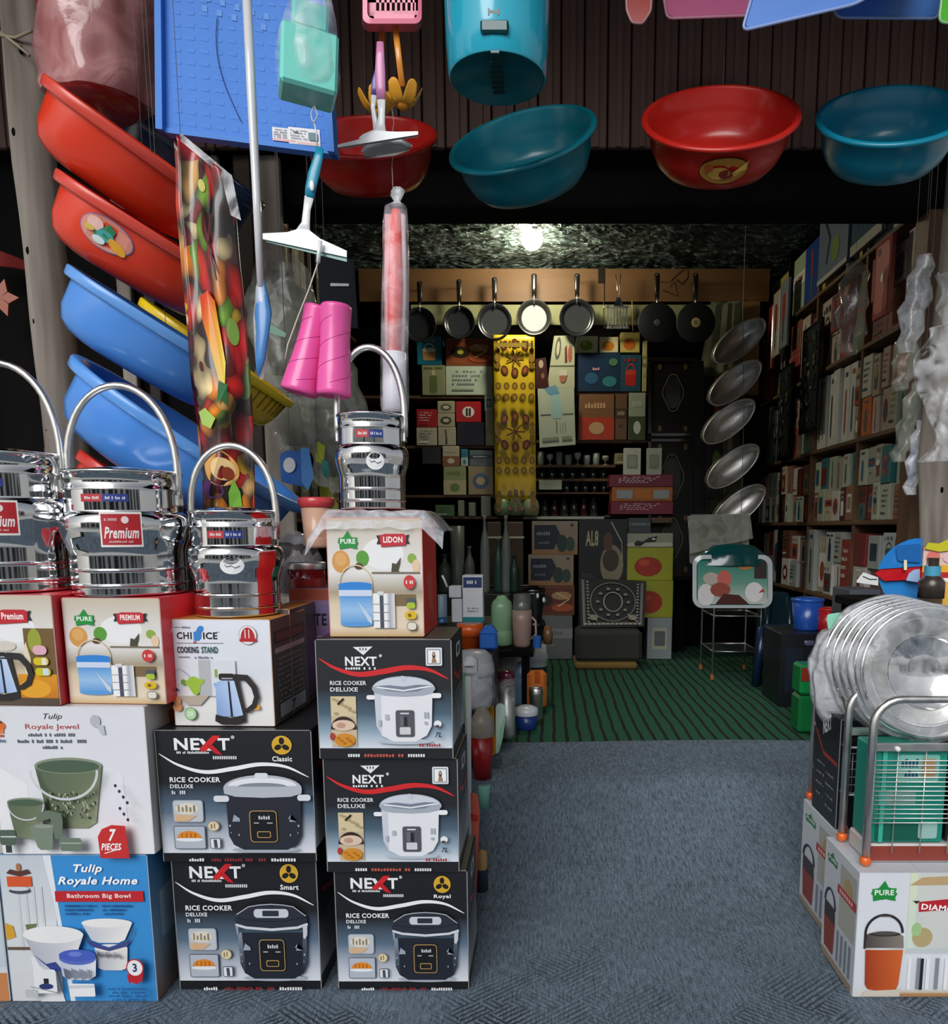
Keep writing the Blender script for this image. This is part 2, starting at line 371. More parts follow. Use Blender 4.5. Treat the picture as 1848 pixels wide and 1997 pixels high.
class Cv:
    def __init__(s, fn, mb=None, mat='card', layer=.00025):
        s.fn = fn; s.mb = mb or MB(mat); s.k = 1; s.d = layer; s.mat = mat
    def P(s, u, v): return s.fn(u, v, s.k * s.d)
    def poly(s, pts, col, cols=None, mat=None):
        s.mb.add([s.P(*p) for p in pts], [tuple(range(len(pts)))], col, mat or s.mat, False, cols); s.k += 1; return s
    def rect(s, x0, y0, x1, y1, col, nx=1):
        if nx == 1: return s.poly([(x0, y0), (x0, y1), (x1, y1), (x1, y0)], col)
        vs = [s.P(x0 + (x1 - x0) * i / nx, y) for i in range(nx + 1) for y in (y0, y1)]
        s.mb.add(vs, [(2 * i, 2 * i + 1, 2 * i + 3, 2 * i + 2) for i in range(nx)], col, s.mat); s.k += 1; return s
    def grad(s, x0, y0, x1, y1, stops, hor=False):
        for (t0, c0), (t1, c1) in zip(stops, stops[1:]):
            if hor:
                a, b_ = x0 + (x1 - x0) * t0, x0 + (x1 - x0) * t1; pts = [(a, y0), (a, y1), (b_, y1), (b_, y0)]; cc = [c0, c0, c1, c1]
            else:
                a, b_ = y0 + (y1 - y0) * t0, y0 + (y1 - y0) * t1; pts = [(x0, a), (x0, b_), (x1, b_), (x1, a)]; cc = [c0, c1, c1, c0]
            s.mb.add([s.P(*p) for p in pts], [(0, 1, 2, 3)], None, s.mat, False, cc)
        s.k += 1; return s
    def ell(s, cx, cy, rx, ry, col, n=20, a0=0, a1=2 * pi, rot=0):
        pts = []
        for i in range(n if a1 - a0 > 6.28 else n + 1):
            a = -(a0 + (a1 - a0) * i / n); x, y = rx * cos(a), ry * sin(a); pts.append((cx + x * cos(rot) - y * sin(rot), cy + x * sin(rot) + y * cos(rot)))
        return s.poly(pts, col)
    def rr(s, x0, y0, x1, y1, r, col, n=4):
        return s.poly(rrp(x0, y0, x1, y1, r, n), col)
    def rib(s, pts, w, col):
        vs = []; n = len(pts)
        for i, (x, y) in enumerate(pts):
            x0, y0 = pts[max(0, i - 1)]; x1, y1 = pts[min(n - 1, i + 1)]; dx, dy = x1 - x0, y1 - y0; L = sqrt(dx * dx + dy * dy) or 1
            h = (w[i] if isinstance(w, (list, tuple)) else w) / 2; vs += [s.P(x - dy / L * h, y + dx / L * h), s.P(x + dy / L * h, y - dx / L * h)]
        s.mb.add(vs, [(2 * i, 2 * i + 2, 2 * i + 3, 2 * i + 1) for i in range(n - 1)], col, s.mat); s.k += 1; return s
    def arc(s, cx, cy, rx, ry, a0, a1, w, col, n=16):
        return s.rib([(cx + rx * cos(a0 + (a1 - a0) * i / n), cy - ry * sin(a0 + (a1 - a0) * i / n)) for i in range(n + 1)], w, col)
    def text(s, t_, x, y, h, col, w=None, bold=False, ital=False, al='l', rot=0):   # x,y top left; h cap height
        vs, fs, a, b_, c, d = text_mesh(t_, bold, ital)
        if not fs: return s
        ky = h / (d - c); kx = (w / (b_ - a)) if w else ky; ww = (b_ - a) * kx
        if al == 'c': x -= ww / 2
        if al == 'r': x -= ww
        q = []
        for v in vs:
            uu, vv = (v.x - a) * kx, (d - v.y) * ky; q.append(s.P(x + uu * cos(rot) + vv * sin(rot), y + vv * cos(rot) - uu * sin(rot)))
        s.mb.add(q, fs, col, s.mat); s.k += 1; return s
def face(P0, U, V, N, w_, h_):
    P0, U, V, N = Vector(P0), Vector(U), Vector(V), Vector(N).normalized()
    return lambda u, v, k: P0 + U * (u / w_) + V * (v / h_) + N * (k + .0004)
def blob_line(c, x, y, w_, h, col, n):              # a line of print too small to read: letter-high strokes in word groups
    rr_ = random.Random(int(x * 7 + y * 3)); st = w_ / n; i = 0
    while i < n:
        if rr_.random() < .17: i += 1; continue
        a = x + i * st; k = rr_.choice((0, 0, 0, 1))
        c.mb.add([c.P(a + st * .1, y + h * (.25 if k else 0)), c.P(a + st * .1, y + h), c.P(a + st * .78, y + h), c.P(a + st * .78, y + h * (.25 if k else 0))], [(0, 1, 2, 3)], col, c.mat); i += 1
    c.k += 1; return c

# ================================================================ THE SETTING
INZ = .14; YB = 5.86; CEIL = 2.9
fl = MB('dark_wood'); fl.box(-4.5, 4.5, -13, 7, -.25, -.2); struct(fl, 'ground')
st_ = MB('matte', '#cfcfcb'); st_.box(-14, 14, -13, -.6, -.12, -.03); struct(st_, 'street')
g = MB('carpet_grey')
g.grid(lambda u, v: Vector((-3.4 + 6.8 * u, -.9 + (4.08 + .02 * sin(u * 23)) * v, gz(-.9 + 4.08 * v) + .0015 * noise.noise(Vector((u * 30, v * 20, 0))))), 60, 120, mat='carpet_grey')
struct(g, 'floor')
g = MB('carpet_green'); g.box(-1.75, 1.95, 3.12, YB, INZ - .06, INZ - .004); struct(g, 'floor_1')
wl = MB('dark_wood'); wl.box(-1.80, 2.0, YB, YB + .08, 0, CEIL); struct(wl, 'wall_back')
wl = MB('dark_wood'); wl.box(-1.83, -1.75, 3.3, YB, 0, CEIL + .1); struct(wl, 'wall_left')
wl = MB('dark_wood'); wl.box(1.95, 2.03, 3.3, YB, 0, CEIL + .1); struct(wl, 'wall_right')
# ceiling of crumpled plastic sheet
c = MB('ceiling_sheet')
def cf(u, v):
    x, y = -1.78 + 3.8 * u, 3.25 + (YB - 3.25) * v; p = Vector((x * 5, y * 9, 0))
    return Vector((x, y, CEIL - .03 - .035 * abs(noise.noise(p)) - .02 * abs(noise.noise(p * 2.7)) - .01 * noise.noise(p * 7)))
c.grid(cf, 150, 130, mat='ceiling_sheet', smooth=False); struct(c, 'ceiling')
# timber header over the opening, door side post, boards of the outer wall
h = MB('dark_wood'); h.box(-1.35, 2.0, 3.18, 3.36, 2.298, 2.62, bev=.01); struct(h, 'trim_1')
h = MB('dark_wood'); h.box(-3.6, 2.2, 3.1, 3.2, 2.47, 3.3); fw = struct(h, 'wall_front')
pl = None; k = 0; x = -3.3
while x < 2.35:
    if pl is None:
        m_ = MB('siding'); m_.box(0, .081, 3.06, 3.085, 2.457, 3.25, bev=.004); m_.box(.03, .05, 3.05, 3.06, 2.457, 3.25)
        m_.v = [Vector((v.x + x, v.y, v.z)) for v in m_.v]; pl = m_.build('plank', fw); src = pl; x0 = x
    else:
        o = src.copy(); COL.objects.link(o); o.parent = fw; o.location = (x - x0, random.uniform(-.003, .003), 0)
    x += .0862
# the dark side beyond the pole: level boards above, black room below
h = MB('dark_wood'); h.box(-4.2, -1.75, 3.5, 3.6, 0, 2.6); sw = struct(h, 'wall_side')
for i in range(7):
    m_ = MB('plank_wood'); m_.box(-3.6, -1.36, 3.22 + (i % 2) * .012, 3.25, 2.0 + i * .115, 2.108 + i * .115, bev=.004); m_.build('plank', sw)
for i, (px, wd) in enumerate(((232, 26), (283, 20), (395, 44), (470, 30), (505, 50))):
    a = W(px, 700, 3.1).x; m_ = MB('plank_wood' if i % 2 else 'pole_wood'); m_.box(a, a + wd / 480, 3.12, 3.15, .1, 2.46, bev=.003); m_.build('plank', sw)
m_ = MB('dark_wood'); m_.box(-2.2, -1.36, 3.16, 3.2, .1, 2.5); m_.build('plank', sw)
# doorway post of planed timber
h = MB('post_wood'); a = W(1790, 700, 3.22).x; h.box(a, a + .10, 3.2, 3.32, .14, 2.31, bev=.004); struct(h, 'trim_2')
h = MB('dark_wood'); h.box(a + .02, a + .5, 3.3, 3.36, .14, 2.6); struct(h, 'wall_front_side')
# awning roof
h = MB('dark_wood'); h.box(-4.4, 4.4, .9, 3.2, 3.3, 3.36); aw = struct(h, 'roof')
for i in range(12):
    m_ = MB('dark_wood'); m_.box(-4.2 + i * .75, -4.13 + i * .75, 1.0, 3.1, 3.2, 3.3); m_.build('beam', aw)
# unbarked poles that carry the awning
def pole(name, label, pts, r, crack=False):
    root = thing(name, label, 'pole', pts[0])
    m_ = MB('pole_wood'); n = 28; vs = []; fs = []
    N = 40
    for j in range(N + 1):
        t = j / N; i = min(len(pts) - 2, int(t * (len(pts) - 1))); f = t * (len(pts) - 1) - i; f = f * f * (3 - 2 * f) * .5 + f * .5
        c0 = Vector(pts[i]).lerp(Vector(pts[i + 1]), f)
        for q in range(n):
            a = 2 * pi * q / n; nr = noise.noise(Vector((cos(a) * 1.3, sin(a) * 1.3, c0.z * 1.6))) * .18 + noise.noise(Vector((cos(a) * 5, sin(a) * 5, c0.z * 2))) * .05
            vs.append(c0 + Vector((cos(a), sin(a), 0)) * r * (1 + nr))
    for j in range(N):
        for q in range(n): fs.append((j * n + q, j * n + (q + 1) % n, (j + 1) * n + (q + 1) % n, (j + 1) * n + q))
    m_.add(vs, fs, None, 'pole_wood', True); m_.build('trunk', root)
    m_ = MB('dark_wood')
    rg = random.Random(4)
    for k in range(7):
        z = rg.uniform(1.1, 2.5); a = rg.uniform(-2.2, -1.0); i = min(len(pts) - 2, int((z - pts[0][2]) / (pts[-1][2] - pts[0][2]) * (len(pts) - 1)))
        f = (z - pts[i][2]) / (pts[i + 1][2] - pts[i][2]); c0 = Vector(pts[i]).lerp(Vector(pts[i + 1]), f)
        p = c0 + Vector((cos(a), sin(a), 0)) * r * .99; m_.sphere(p, .006, sz=2.0, n=8, m_=6)
    o = m_.build('knot', root); o['kind'] = 'stuff'
    return root
pole('wooden_pole', 'pale unbarked tree pole carrying the awning beside the stack of washing tubs', [(-1.50, 2.4, .08), (-1.485, 2.4, .8), (-1.475, 2.4, 1.4), (-1.50, 2.4, 2.1), (-1.49, 2.4, 2.7), (-1.47, 2.4, 3.2)], .056)
p = W(1832, 900, 2.95)
pole('wooden_pole', 'grey tree pole with peeled bark at the doorway behind the toy boat', [(p.x + .03, 2.98, .14), (p.x + .03, 2.98, .9), (p.x, 2.98, 1.3), (p.x + .03, 2.98, 2.0), (p.x + .05, 2.98, 3.2)], .065)
p = W(78, 700, 2.5)
m_ = MB('post_wood'); pts = [Vector((p.x + .03 * sin(k * 1.3) + (.05 * (10 - k) / 10), 2.52, .9 + k * .10)) for k in range(10)]; m_.tube(pts, [.02 + .006 * sin(k * 2) for k in range(10)], 10)
one(m_, 'bark_strip', 'split brown bark stick standing behind the pale tree pole', 'wood')
# house fronts and sky across the street: seen only mirrored in the steel cans
h = MB('matte', '#c9c7c0'); h.box(-14, 14, -8.4, -8, -.1, 3.3, '#dcdad4'); ho = struct(h, 'wall_street')
for i in range(14):
    m_ = MB('matte', '#2b2f35'); x = -13 + i * 2; m_.box(x, x + (.9 if i % 3 else 1.5), -8.0, -7.95, .2 if i % 2 else 0, 2.1 + (i % 3) * .2); m_.build('shutter', ho)
# rope ends by the pole
m_ = MB('matte', '#a89a84'); m_.tube([W(0, 68, 2.35), W(30, 74, 2.34), W(62, 60, 2.33)], .004); m_.tube([W(0, 62, 2.36), W(28, 84, 2.33), W(58, 108, 2.32)], .004)
one(m_, 'twine', 'frayed twine tied round the top of the pale pole', 'string')
# bulb
bp = W(1037, 466, 5.0); BR = .066
root = thing('ceiling_lamp', 'glowing round bulb in a brown holder under the crumpled ceiling', 'lamp', (bp.x, bp.y, bp.z))
m_ = MB('bulb_glow'); m_.sphere(bp, BR, '#fff4d8', 'bulb_glow'); bo = m_.build('bulb', root)
m_ = MB('plastic', '#6b5a40'); m_.lathe([(.001, bp.z + .05), (.03, bp.z + .05), (.028, bp.z + .10), (.08, bp.z + .12), (.08, CEIL - .005)], 24, M=Matrix.Translation((bp.x, bp.y, 0))); m_.build('lamp_holder', root)
ld = bpy.data.lights.new('bulb_light', 'POINT'); ld.energy = 16; ld.color = (.98, .92, .68); ld.shadow_soft_size = .07
lo = bpy.data.objects.new('bulb_light', ld); lo.location = (bp.x, bp.y, bp.z - .085); COL.objects.link(lo); lo.parent = None

# ================================================================ PRINTED CARTONS
def swoosh(c, w_, y0, amp, wid, col):
    pts = [(w_ * (.02 + .96 * t), y0 + amp * (1.15 * sin(pi * (1.0 - 1.55 * t) * 1.0 + .35) * -1 + .25 - .9 * (t < 0) )) for t in [i / 40 for i in range(41)]]
    pts = [(w_ * (.02 + .96 * t), y0 + amp * yy) for t, yy in [(i / 40, None) for i in range(41)] for yy in [swy(t)]]
    return c.rib(pts, [wid * (.12 + .88 * sin(pi * i / 40) ** .7) for i in range(41)], col)
def swy(t):
    K = [(0, -1.05), (.12, -.1), (.3, .55), (.5, .25), (.68, -.12), (.85, .1), (1, 1.0)]
    for (a, p), (b_, q) in zip(K, K[1:]):
        if t <= b_:
            f = (t - a) / (b_ - a); i = K.index((a, p)); m0 = (q - K[max(0, i - 1)][1]) / (b_ - K[max(0, i - 1)][0]); j = min(len(K) - 1, i + 2); m1 = (K[j][1] - p) / (K[j][0] - a); h = b_ - a
            return (2 * f**3 - 3 * f**2 + 1) * p + (f**3 - 2 * f**2 + f) * h * m0 + (-2 * f**3 + 3 * f**2) * q + (f**3 - f**2) * h * m1
    return 1
def dome(cx, cy, rx, ry, a0=0, a1=pi, n=16): return [(cx + rx * cos(a0 + (a1 - a0) * i / n), cy - ry * sin(a0 + (a1 - a0) * i / n)) for i in range(n + 1)]
def pr_next_black(c, lid_dark=True, tag_='Smart', cooker='RICE COOKER'):      # canvas 280 x 255
    c.grad(0, 0, 280, 238, [(0, '#1b1c21'), (.42, '#1b1c21'), (.66, '#5d7288'), (.9, '#c9cfdb'), (1, '#dfe2ea')])
    c.rect(0, 238, 280, 255, '#15161a')
    c.text('NE', 33, 14, 23, '#f2f3f6', w=46, bold=True); c.text('T', 112, 14, 23, '#f2f3f6', w=22, bold=True)
    c.poly([(78, 15), (86, 15), (102, 38), (92, 38)], '#f2f3f6')
    c.poly([(118, 9), (104, 9), (80, 33), (80, 39), (90, 39)], '#d5242a'); c.poly([(96, 24), (104, 28), (120, 46), (108, 44), (92, 30)], '#c21f26')
    c.ell(140, 12, 3.5, 3.5, '#b9bcc4', 10); blob_line(c, 34, 39, 62, 4.5, '#e6e7ea', 22)
    blob_line(c, 98, 48, 48, 6, '#dcdde2', 12)
    c.ell(228, 27, 18, 18, '#e0b43a', 24); c.ell(228, 27, 15.8, 15.8, '#d9a92e', 24)
    for a in (90, 210, 330): c.ell(228 + 8 * cos(radians(a)), 27 - 8 * sin(radians(a)), 7, 5, '#1d1a12', 12, rot=-radians(a))
    c.text(tag_, 228, 48, 10, '#f1f1f1', w=36, bold=True, al='c')
    swoosh(c, 280, 66, 22, 8, '#f3f4f8')
    c.text(cooker, 22, 88, 10, '#f4f4f6', w=92, bold=True); c.text('DELUXE', 22, 102, 7.5, '#e4e6ea', w=42, bold=True); blob_line(c, 24, 114, 26, 7, '#d8dbe0', 7)
    c.rr(24, 132, 80, 176, 6, '#8b97a5'); c.rr(25.5, 133.5, 78.5, 174.5, 5, '#c3c9d0'); c.ell(50, 149, 21, 11, '#e4dccb', 18)
    for i in range(5): c.rect(34 + i * 7, 142 + (i % 2) * 4, 37 + i * 7, 155, '#8d8168')
    c.poly([(26, 160), (68, 162), (52, 173), (30, 174)], '#d9b48d')
    c.rr(24, 182, 82, 228, 4, '#59626e'); c.rr(25.5, 183.5, 80.5, 226.5, 3, '#b7bfcb'); c.ell(52, 209, 25, 4, '#eceff3', 16); c.poly(dome(52, 206, 22, 14), '#e08a2c')
    for i in range(4): c.rect(38 + i * 8, 196, 40 + i * 8, 205, '#b9641a')
    c.ell(98, 182, 11, 10, '#a6987a', 16); c.ell(98, 182, 9.5, 8.6, '#e4d6b4', 16); c.rect(93, 178, 96, 187, '#8f7d55'); c.rect(99, 176, 101, 186, '#8f7d55')
    c.rr(90, 205, 110, 226, 3, '#4d5663'); c.rr(91.5, 206.5, 108.5, 224.5, 2, '#e6e9ee'); c.poly([(97, 208), (103, 208), (104, 224), (98, 224)], '#444c58')
    # the pot
    x0, x1, xc = 122, 262, 192
    c.ell(xc, 228, 62, 6, '#aab0bd', 24)
    if lid_dark:
        c.poly([(x0 + 2, 138), (x0 + 4, 200), (x0 + 12, 218), (x0 + 30, 229), (x1 - 30, 229), (x1 - 12, 218), (x1 - 4, 200), (x1 - 2, 138)], None, ['#8d97a6', '#39414f', '#1a1d27', '#14161e', '#14161e', '#1a1d27', '#39414f', '#5a6474'])
        c.poly([(x0 + 10, 138), (x0 + 14, 216), (x0 + 30, 229), (x1 - 30, 229), (x1 - 14, 216), (x1 - 10, 138)], '#1f2430')
        c.poly([(x0 - 2, 112), (x0 + 8, 102), (x0 + 26, 88), (x0 + 46, 84), (x1 - 46, 84), (x1 - 26, 88), (x1 - 10, 100), (x1, 112), (x1 - 2, 124), (xc + 40, 132), (xc, 135), (xc - 40, 132), (x0, 124)], '#2a2f3b')
        c.rib([(x0 + 2, 103), (x0 + 26, 88), (x0 + 46, 84.5), (xc, 83), (x1 - 46, 84.5), (x1 - 26, 88), (x1 - 2, 106)], 1.6, '#c7cbd3')
        c.rib([(x0 + 4, 110), (x0 + 40, 115), (xc, 117), (x1 - 40, 115), (x1 - 4, 108)], 1, '#11141b')
        c.rr(xc - 34, 92, xc + 34, 109, 7, '#cfd4dc'); c.rr(xc - 17, 95, xc + 15, 106, 2, '#2a3240')
        c.rib([(x0 - 1, 122), (x0 + 20, 128), (xc, 132), (x1 - 20, 128), (x1 + 1, 121)], 5, '#d5d9e1')
        c.poly([(x1 - 9, 124), (x1, 122), (x1 - 1, 142), (x1 - 5, 150), (x1 - 9, 148)], '#c9ced8'); c.poly([(x0 - 1, 122), (x0 + 4, 126), (x0 + 4, 142), (x0 + 1, 140)], '#9aa2b0')
    else:
        c.poly([(x0 + 2, 122), (x0 + 4, 200), (x0 + 12, 218), (x0 + 30, 228), (x1 - 30, 228), (x1 - 12, 218), (x1 - 4, 200), (x1 - 2, 122)], '#282b36')
        c.rr(x0 - 20, 122, x0 + 8, 134, 5, '#dfe2e9'); c.rr(x1 - 8, 120, x1 + 16, 132, 5, '#dfe2e9')
        c.poly(dome(xc, 108, 71, 26) + [(x0, 118), (x0 + 20, 124), (xc, 126), (x1 - 20, 124), (x1, 118)], '#b9bec8'); c.poly(dome(xc, 103, 62, 16), '#e9ecf2'); c.poly(dome(xc, 104, 44, 7), '#868c98')
        c.rr(xc - 13, 78, xc + 11, 88, 4, '#dfe3ea')
    for sx, f in ((x0 + 18, 1), (x1 - 18, -1)):
        c.poly([(sx - 6, 172), (sx + 8, 172), (sx + 8 * f, 166), (sx - 2, 158)], '#9aa7b6'); c.rect(sx - 12 * f, 178, sx - 9 * f, 182, '#aab6c4'); c.rect(sx + 4 * f, 196, sx + 6 * f, 200, '#aab6c4'); c.rect(sx - 10 * f, 192, sx - 8 * f, 195, '#8d99a8')
    c.rr(xc - 26, 150, xc + 24, 212, 7, '#c09a5c'); c.rr(xc - 24.5, 151.5, xc + 22.5, 210.5, 6, '#14151a')
    blob_line(c, xc - 14, 160, 26, 7, '#c8ccd2', 6); c.rect(xc - 18, 173, xc - 9, 175, '#b9bdc4'); c.rect(xc + 6, 173, xc + 16, 175, '#b9bdc4'); c.rr(xc - 13, 190, xc + 12, 203, 3, '#c09a5c'); c.rr(xc - 11.5, 191.5, xc + 10.5, 201.5, 2, '#1b1a1a')
    blob_line(c, 52, 243, 28, 6, '#f2f2f2', 6); blob_line(c, 88, 243, 105, 6, '#8a2a30', 22); blob_line(c, 202, 243, 46, 6, '#e8e8e8', 9)
def pr_next_white(c, sub='RICE COOKER'):                     # canvas 280 x 240
    c.grad(0, 0, 280, 218, [(0, '#1f2026'), (.45, '#202228'), (.68, '#4c6375'), (.84, '#93a9bb'), (1, '#dde4ee')])
    c.rect(0, 218, 280, 240, '#1d1e23')
    c.poly([(77, 14), (118, 13), (112, 18), (98, 30), (88, 22)], '#eceef2')
    for i in range(3): c.ell(92 + i * 6, 18, 1.3, 3, '#2a2c33', 8)
    c.text('NEXT', 60, 33, 18, '#f3f3f6', w=66, bold=True); c.ell(134, 31, 3.2, 3.2, '#c9ccd2', 10); blob_line(c, 60, 54, 70, 4.5, '#eef0f2', 13)
    swoosh(c, 280, 57, 20, 11, '#d5292e')
    c.text(sub, 27, 81, 8.5, '#e4e6ea', w=76, bold=True); c.text('DELUXE', 27, 94, 8.5, '#dfe1e6', w=58, bold=True)
    c.rect(27, 112, 80, 218 - 4, '#cdbb9c'); c.rect(27, 112, 80, 152, '#d9c8a2')
    for i in range(9): c.ell(34 + (i * 17) % 44, 118 + (i * 11) % 30, 5, 3, '#b49f76', 8)
    c.rib([(42, 128), (55, 116)], 4, '#241c18'); c.poly(dome(53, 178, 27, 26), '#3b2620'); c.ell(53, 170, 24, 11, '#e0c6b2', 16); c.ell(48, 170, 10, 6, '#c49a84', 10)
    c.ell(55, 200, 22, 14, '#d58f2c', 16)
    for i in range(6): c.ell(42 + i * 6, 196 + (i % 3) * 5, 4, 2.5, '#b87018', 8)
    c.ell(29, 192, 5, 8, '#b8392c', 10)
    c.rr(229, 14, 263, 50, 3, '#dfe3e9'); c.rr(232, 17, 260, 47, 1.5, '#8d949e'); c.rect(234, 19, 258, 45, '#f4f4f4'); c.ell(246, 29, 3.5, 7, '#4c3a34', 10); c.poly([(241, 44), (243, 34), (249, 34), (252, 44)], '#a07a64'); c.ell(246, 27, 2, 3, '#e0b79c', 8)
    xc = 182; x0, x1 = 118, 244
    c.ell(xc, 202, 58, 6, '#b9c4d2', 20)
    c.poly([(x0 + 2, 96), (x0 + 5, 170), (x0 + 16, 190), (x0 + 40, 202), (x1 - 40, 202), (x1 - 16, 190), (x1 - 5, 170), (x1 - 2, 96)], '#e9eaf0')
    c.poly([(x0 + 2, 96), (x0 + 5, 170), (x0 + 16, 190), (x0 + 16, 100)], '#cfd3df'); c.rr(x0 - 14, 108, x0 + 4, 117, 4, '#f2f2f6'); c.rr(x1 - 4, 104, x1 + 16, 114, 4, '#f2f2f6')
    c.poly(dome(xc, 96, 66, 26) + [(x0 + 4, 104), (x0 + 24, 109), (xc, 111), (x1 - 24, 109), (x1 - 2, 104)], '#a9b0bf'); c.poly(dome(xc, 92, 62, 20), '#d2d8e4'); c.poly([(x0 + 4, 90), (xc - 30, 88), (xc, 91), (xc + 30, 87), (x1 - 4, 88), (xc + 30, 100), (xc, 102), (xc - 34, 99)], '#7d8496'); c.rib([(x0 + 8, 92), (xc, 99), (x1 - 6, 90)], 3, '#eef1f6')
    c.poly([(xc - 10, 72), (xc - 4, 76), (xc - 4, 80), (xc + 5, 80), (xc + 6, 72), (xc - 2, 69)], '#c9d0dc')
    c.rr(xc - 18, 138, xc + 21, 192, 5, '#55565f'); c.rect(xc - 8, 143, xc + 10, 146, '#d8dae0'); c.rect(xc - 9, 150, xc - 1, 170, '#6a6c75'); c.rect(xc - 1, 151, xc + 6, 170, '#26272d'); c.rr(xc - 10, 172, xc + 13, 187, 2, '#d3d4da')
    c.rect(142, 146, 150, 157, '#b9bec9'); c.rect(128, 157, 134, 170, '#b4bac6'); c.rect(224, 141, 227, 154, '#a9b0bd'); c.rect(230, 141, 233, 154, '#a9b0bd'); c.rect(224, 160, 230, 166, '#b4bac6')
    c.ell(252, 165, 8, 7, '#eceef2', 12); c.ell(251, 170, 5, 3, '#5b4640', 8); c.text('7L', 246, 182, 10, '#22303c', w=14, bold=True, ital=True)
    blob_line(c, 212, 205, 46, 6, '#a12a30', 9)
    blob_line(c, 62, 226, 26, 6, '#f2f2f2', 5); blob_line(c, 96, 226, 84, 6, '#c0584c', 13); blob_line(c, 188, 226, 42, 6, '#e8e8e8', 8)
def pr_side_next(c):                                         # canvas 100 x 100, narrow side
    c.grad(0, 0, 100, 90, [(0, '#1b1c21'), (.5, '#2b3038'), (.8, '#9aa2ac'), (1, '#d5d9df')]); c.rect(0, 90, 100, 100, '#15161a')
    c.rr(38, 8, 72, 20, 4, '#e8e8ea'); c.ell(55, 14, 10, 4, '#26272c', 10); c.poly([(10, 26), (50, 36), (92, 30), (92, 34), (50, 41), (10, 30)], '#b02a2c')
    for i in range(9): blob_line(c, 20, 46 + i * 5, 60, 2.6, '#8d9096', 14)
def pr_buckets(c):                                           # 300 x 288
    c.grad(0, 0, 300, 288, [(0, '#dfe0e6'), (.5, '#e6e7ee'), (1, '#eeeef2')])
    c.poly([(0, 110), (30, 130), (60, 150), (60, 288), (0, 288)], '#f0f0f4'); c.poly([(240, 120), (250, 130), (256, 288), (220, 288), (225, 170)], '#e9eaf2')
    c.text('Tulip', 105, 12, 14, '#2b2c34', w=36, ital=True); c.text('Royale Jewel', 68, 32, 13, '#b9403e', w=104, ital=False)
    blob_line(c, 72, 50, 92, 6, '#5d6470', 20); blob_line(c, 50, 62, 140, 6.5, '#5d6470', 30); blob_line(c, 98, 74, 40, 6, '#5d6470', 8)
    c.ell(2, 36, 28, 14, '#df6f32', 18); c.rect(0, 42, 26, 50, '#e07f45'); blob_line(c, 2, 52, 24, 5, '#c25a2c', 5); c.rib([(4, 26), (12, 20), (24, 30)], 3, '#3c3640'); blob_line(c, 4, 60, 24, 7, '#7884a6', 5)
    c.ell(206, 26, 10, 12, '#b9bcc5', 14); c.poly([(206, 32), (222, 34), (224, 52), (216, 52)], '#c2c5cd')
    def bucket(cx, y0, rx, h, rb, lat=True):
        c.poly([(cx - rx, y0), (cx - rb, y0 + h), (cx - rb * .6, y0 + h + rb * .25), (cx + rb * .6, y0 + h + rb * .25), (cx + rb, y0 + h), (cx + rx, y0)], None, ['#5d6b54', '#6a765e', '#5a664f', '#8b9377', '#9da384', '#727d62'])
        c.ell(cx, y0, rx, rx * .24, '#8a9580', 28); c.ell(cx, y0 + 1.5, rx * .93, rx * .19, '#4f6350', 28)
        if lat:
            rg = random.Random(int(cx))
            for i in range(70):
                t = .38 + .47 * rg.random(); hw = rx + (rb - rx) * t; x = cx + rg.uniform(-.9, .9) * hw; y = y0 + h * t + rx * .1; a = rg.uniform(-1, 1)
                c.poly([(x - 2, y - 3 * a), (x, y - 3), (x + 2, y + 3 * a), (x, y + 3)], '#b9bb9c' if i % 2 else '#2f3a2b')
        c.arc(cx, y0 + 4, rx * .98, rx * .86, pi, 2 * pi, max(2.2, rx * .07), '#d3d6da', 22)
    bucket(146, 112, 66, 112, 46); bucket(66, 178, 36, 66, 26, False)
    c.poly([(84, 204), (88, 198), (110, 194), (134, 200), (136, 214), (132, 250), (118, 250), (112, 210), (86, 218)], '#6c7a68'); c.poly([(70, 226), (82, 222), (116, 224), (112, 266), (106, 272), (88, 272), (82, 266)], '#7e8c7c'); c.ell(98, 225, 20, 4, '#95a090', 18)
    c.rr(10, 232, 42, 262, 5, '#56655a'); c.rect(12, 244, 42, 247, '#c9cfca'); c.rect(20, 262, 32, 277, '#3b4640'); c.rr(128, 248, 170, 274, 5, '#707f70'); c.rect(129, 257, 169, 259, '#b4beb0')
    c.poly([(205, 288), (203, 245), (212, 230), (232, 222), (258, 224), (262, 288)], '#cc3130'); c.text('7', 232, 230, 24, '#ffffff', w=16, bold=True, ital=True, al='c'); c.text('PIECES', 208, 258, 14, '#ffffff', w=40, bold=True, ital=True); c.rib([(214, 278), (248, 268)], 1.5, '#fff')
    for i in range(7): c.ell(246 + (i * 7) % 22, 145 + i * 11, 3, 3.5, '#3a3a42', 8)
def pr_side_white(c):
    c.grad(0, 0, 100, 100, [(0, '#d8d6d4'), (1, '#cfcac6')]); c.poly([(30, 10), (75, 6), (78, 22), (34, 26)], '#d9642e'); c.rib([(36, 6), (50, 2), (66, 8)], 3, '#8a3a2a')
    for i in range(6): blob_line(c, 24, 34 + i * 5, 54, 2.4, '#8b8a8c', 11)
    for i in range(7): c.ell(30 + (i * 13) % 40, 66 + (i * 7) % 26, 3.5, 3.5, '#3e3f46', 8)
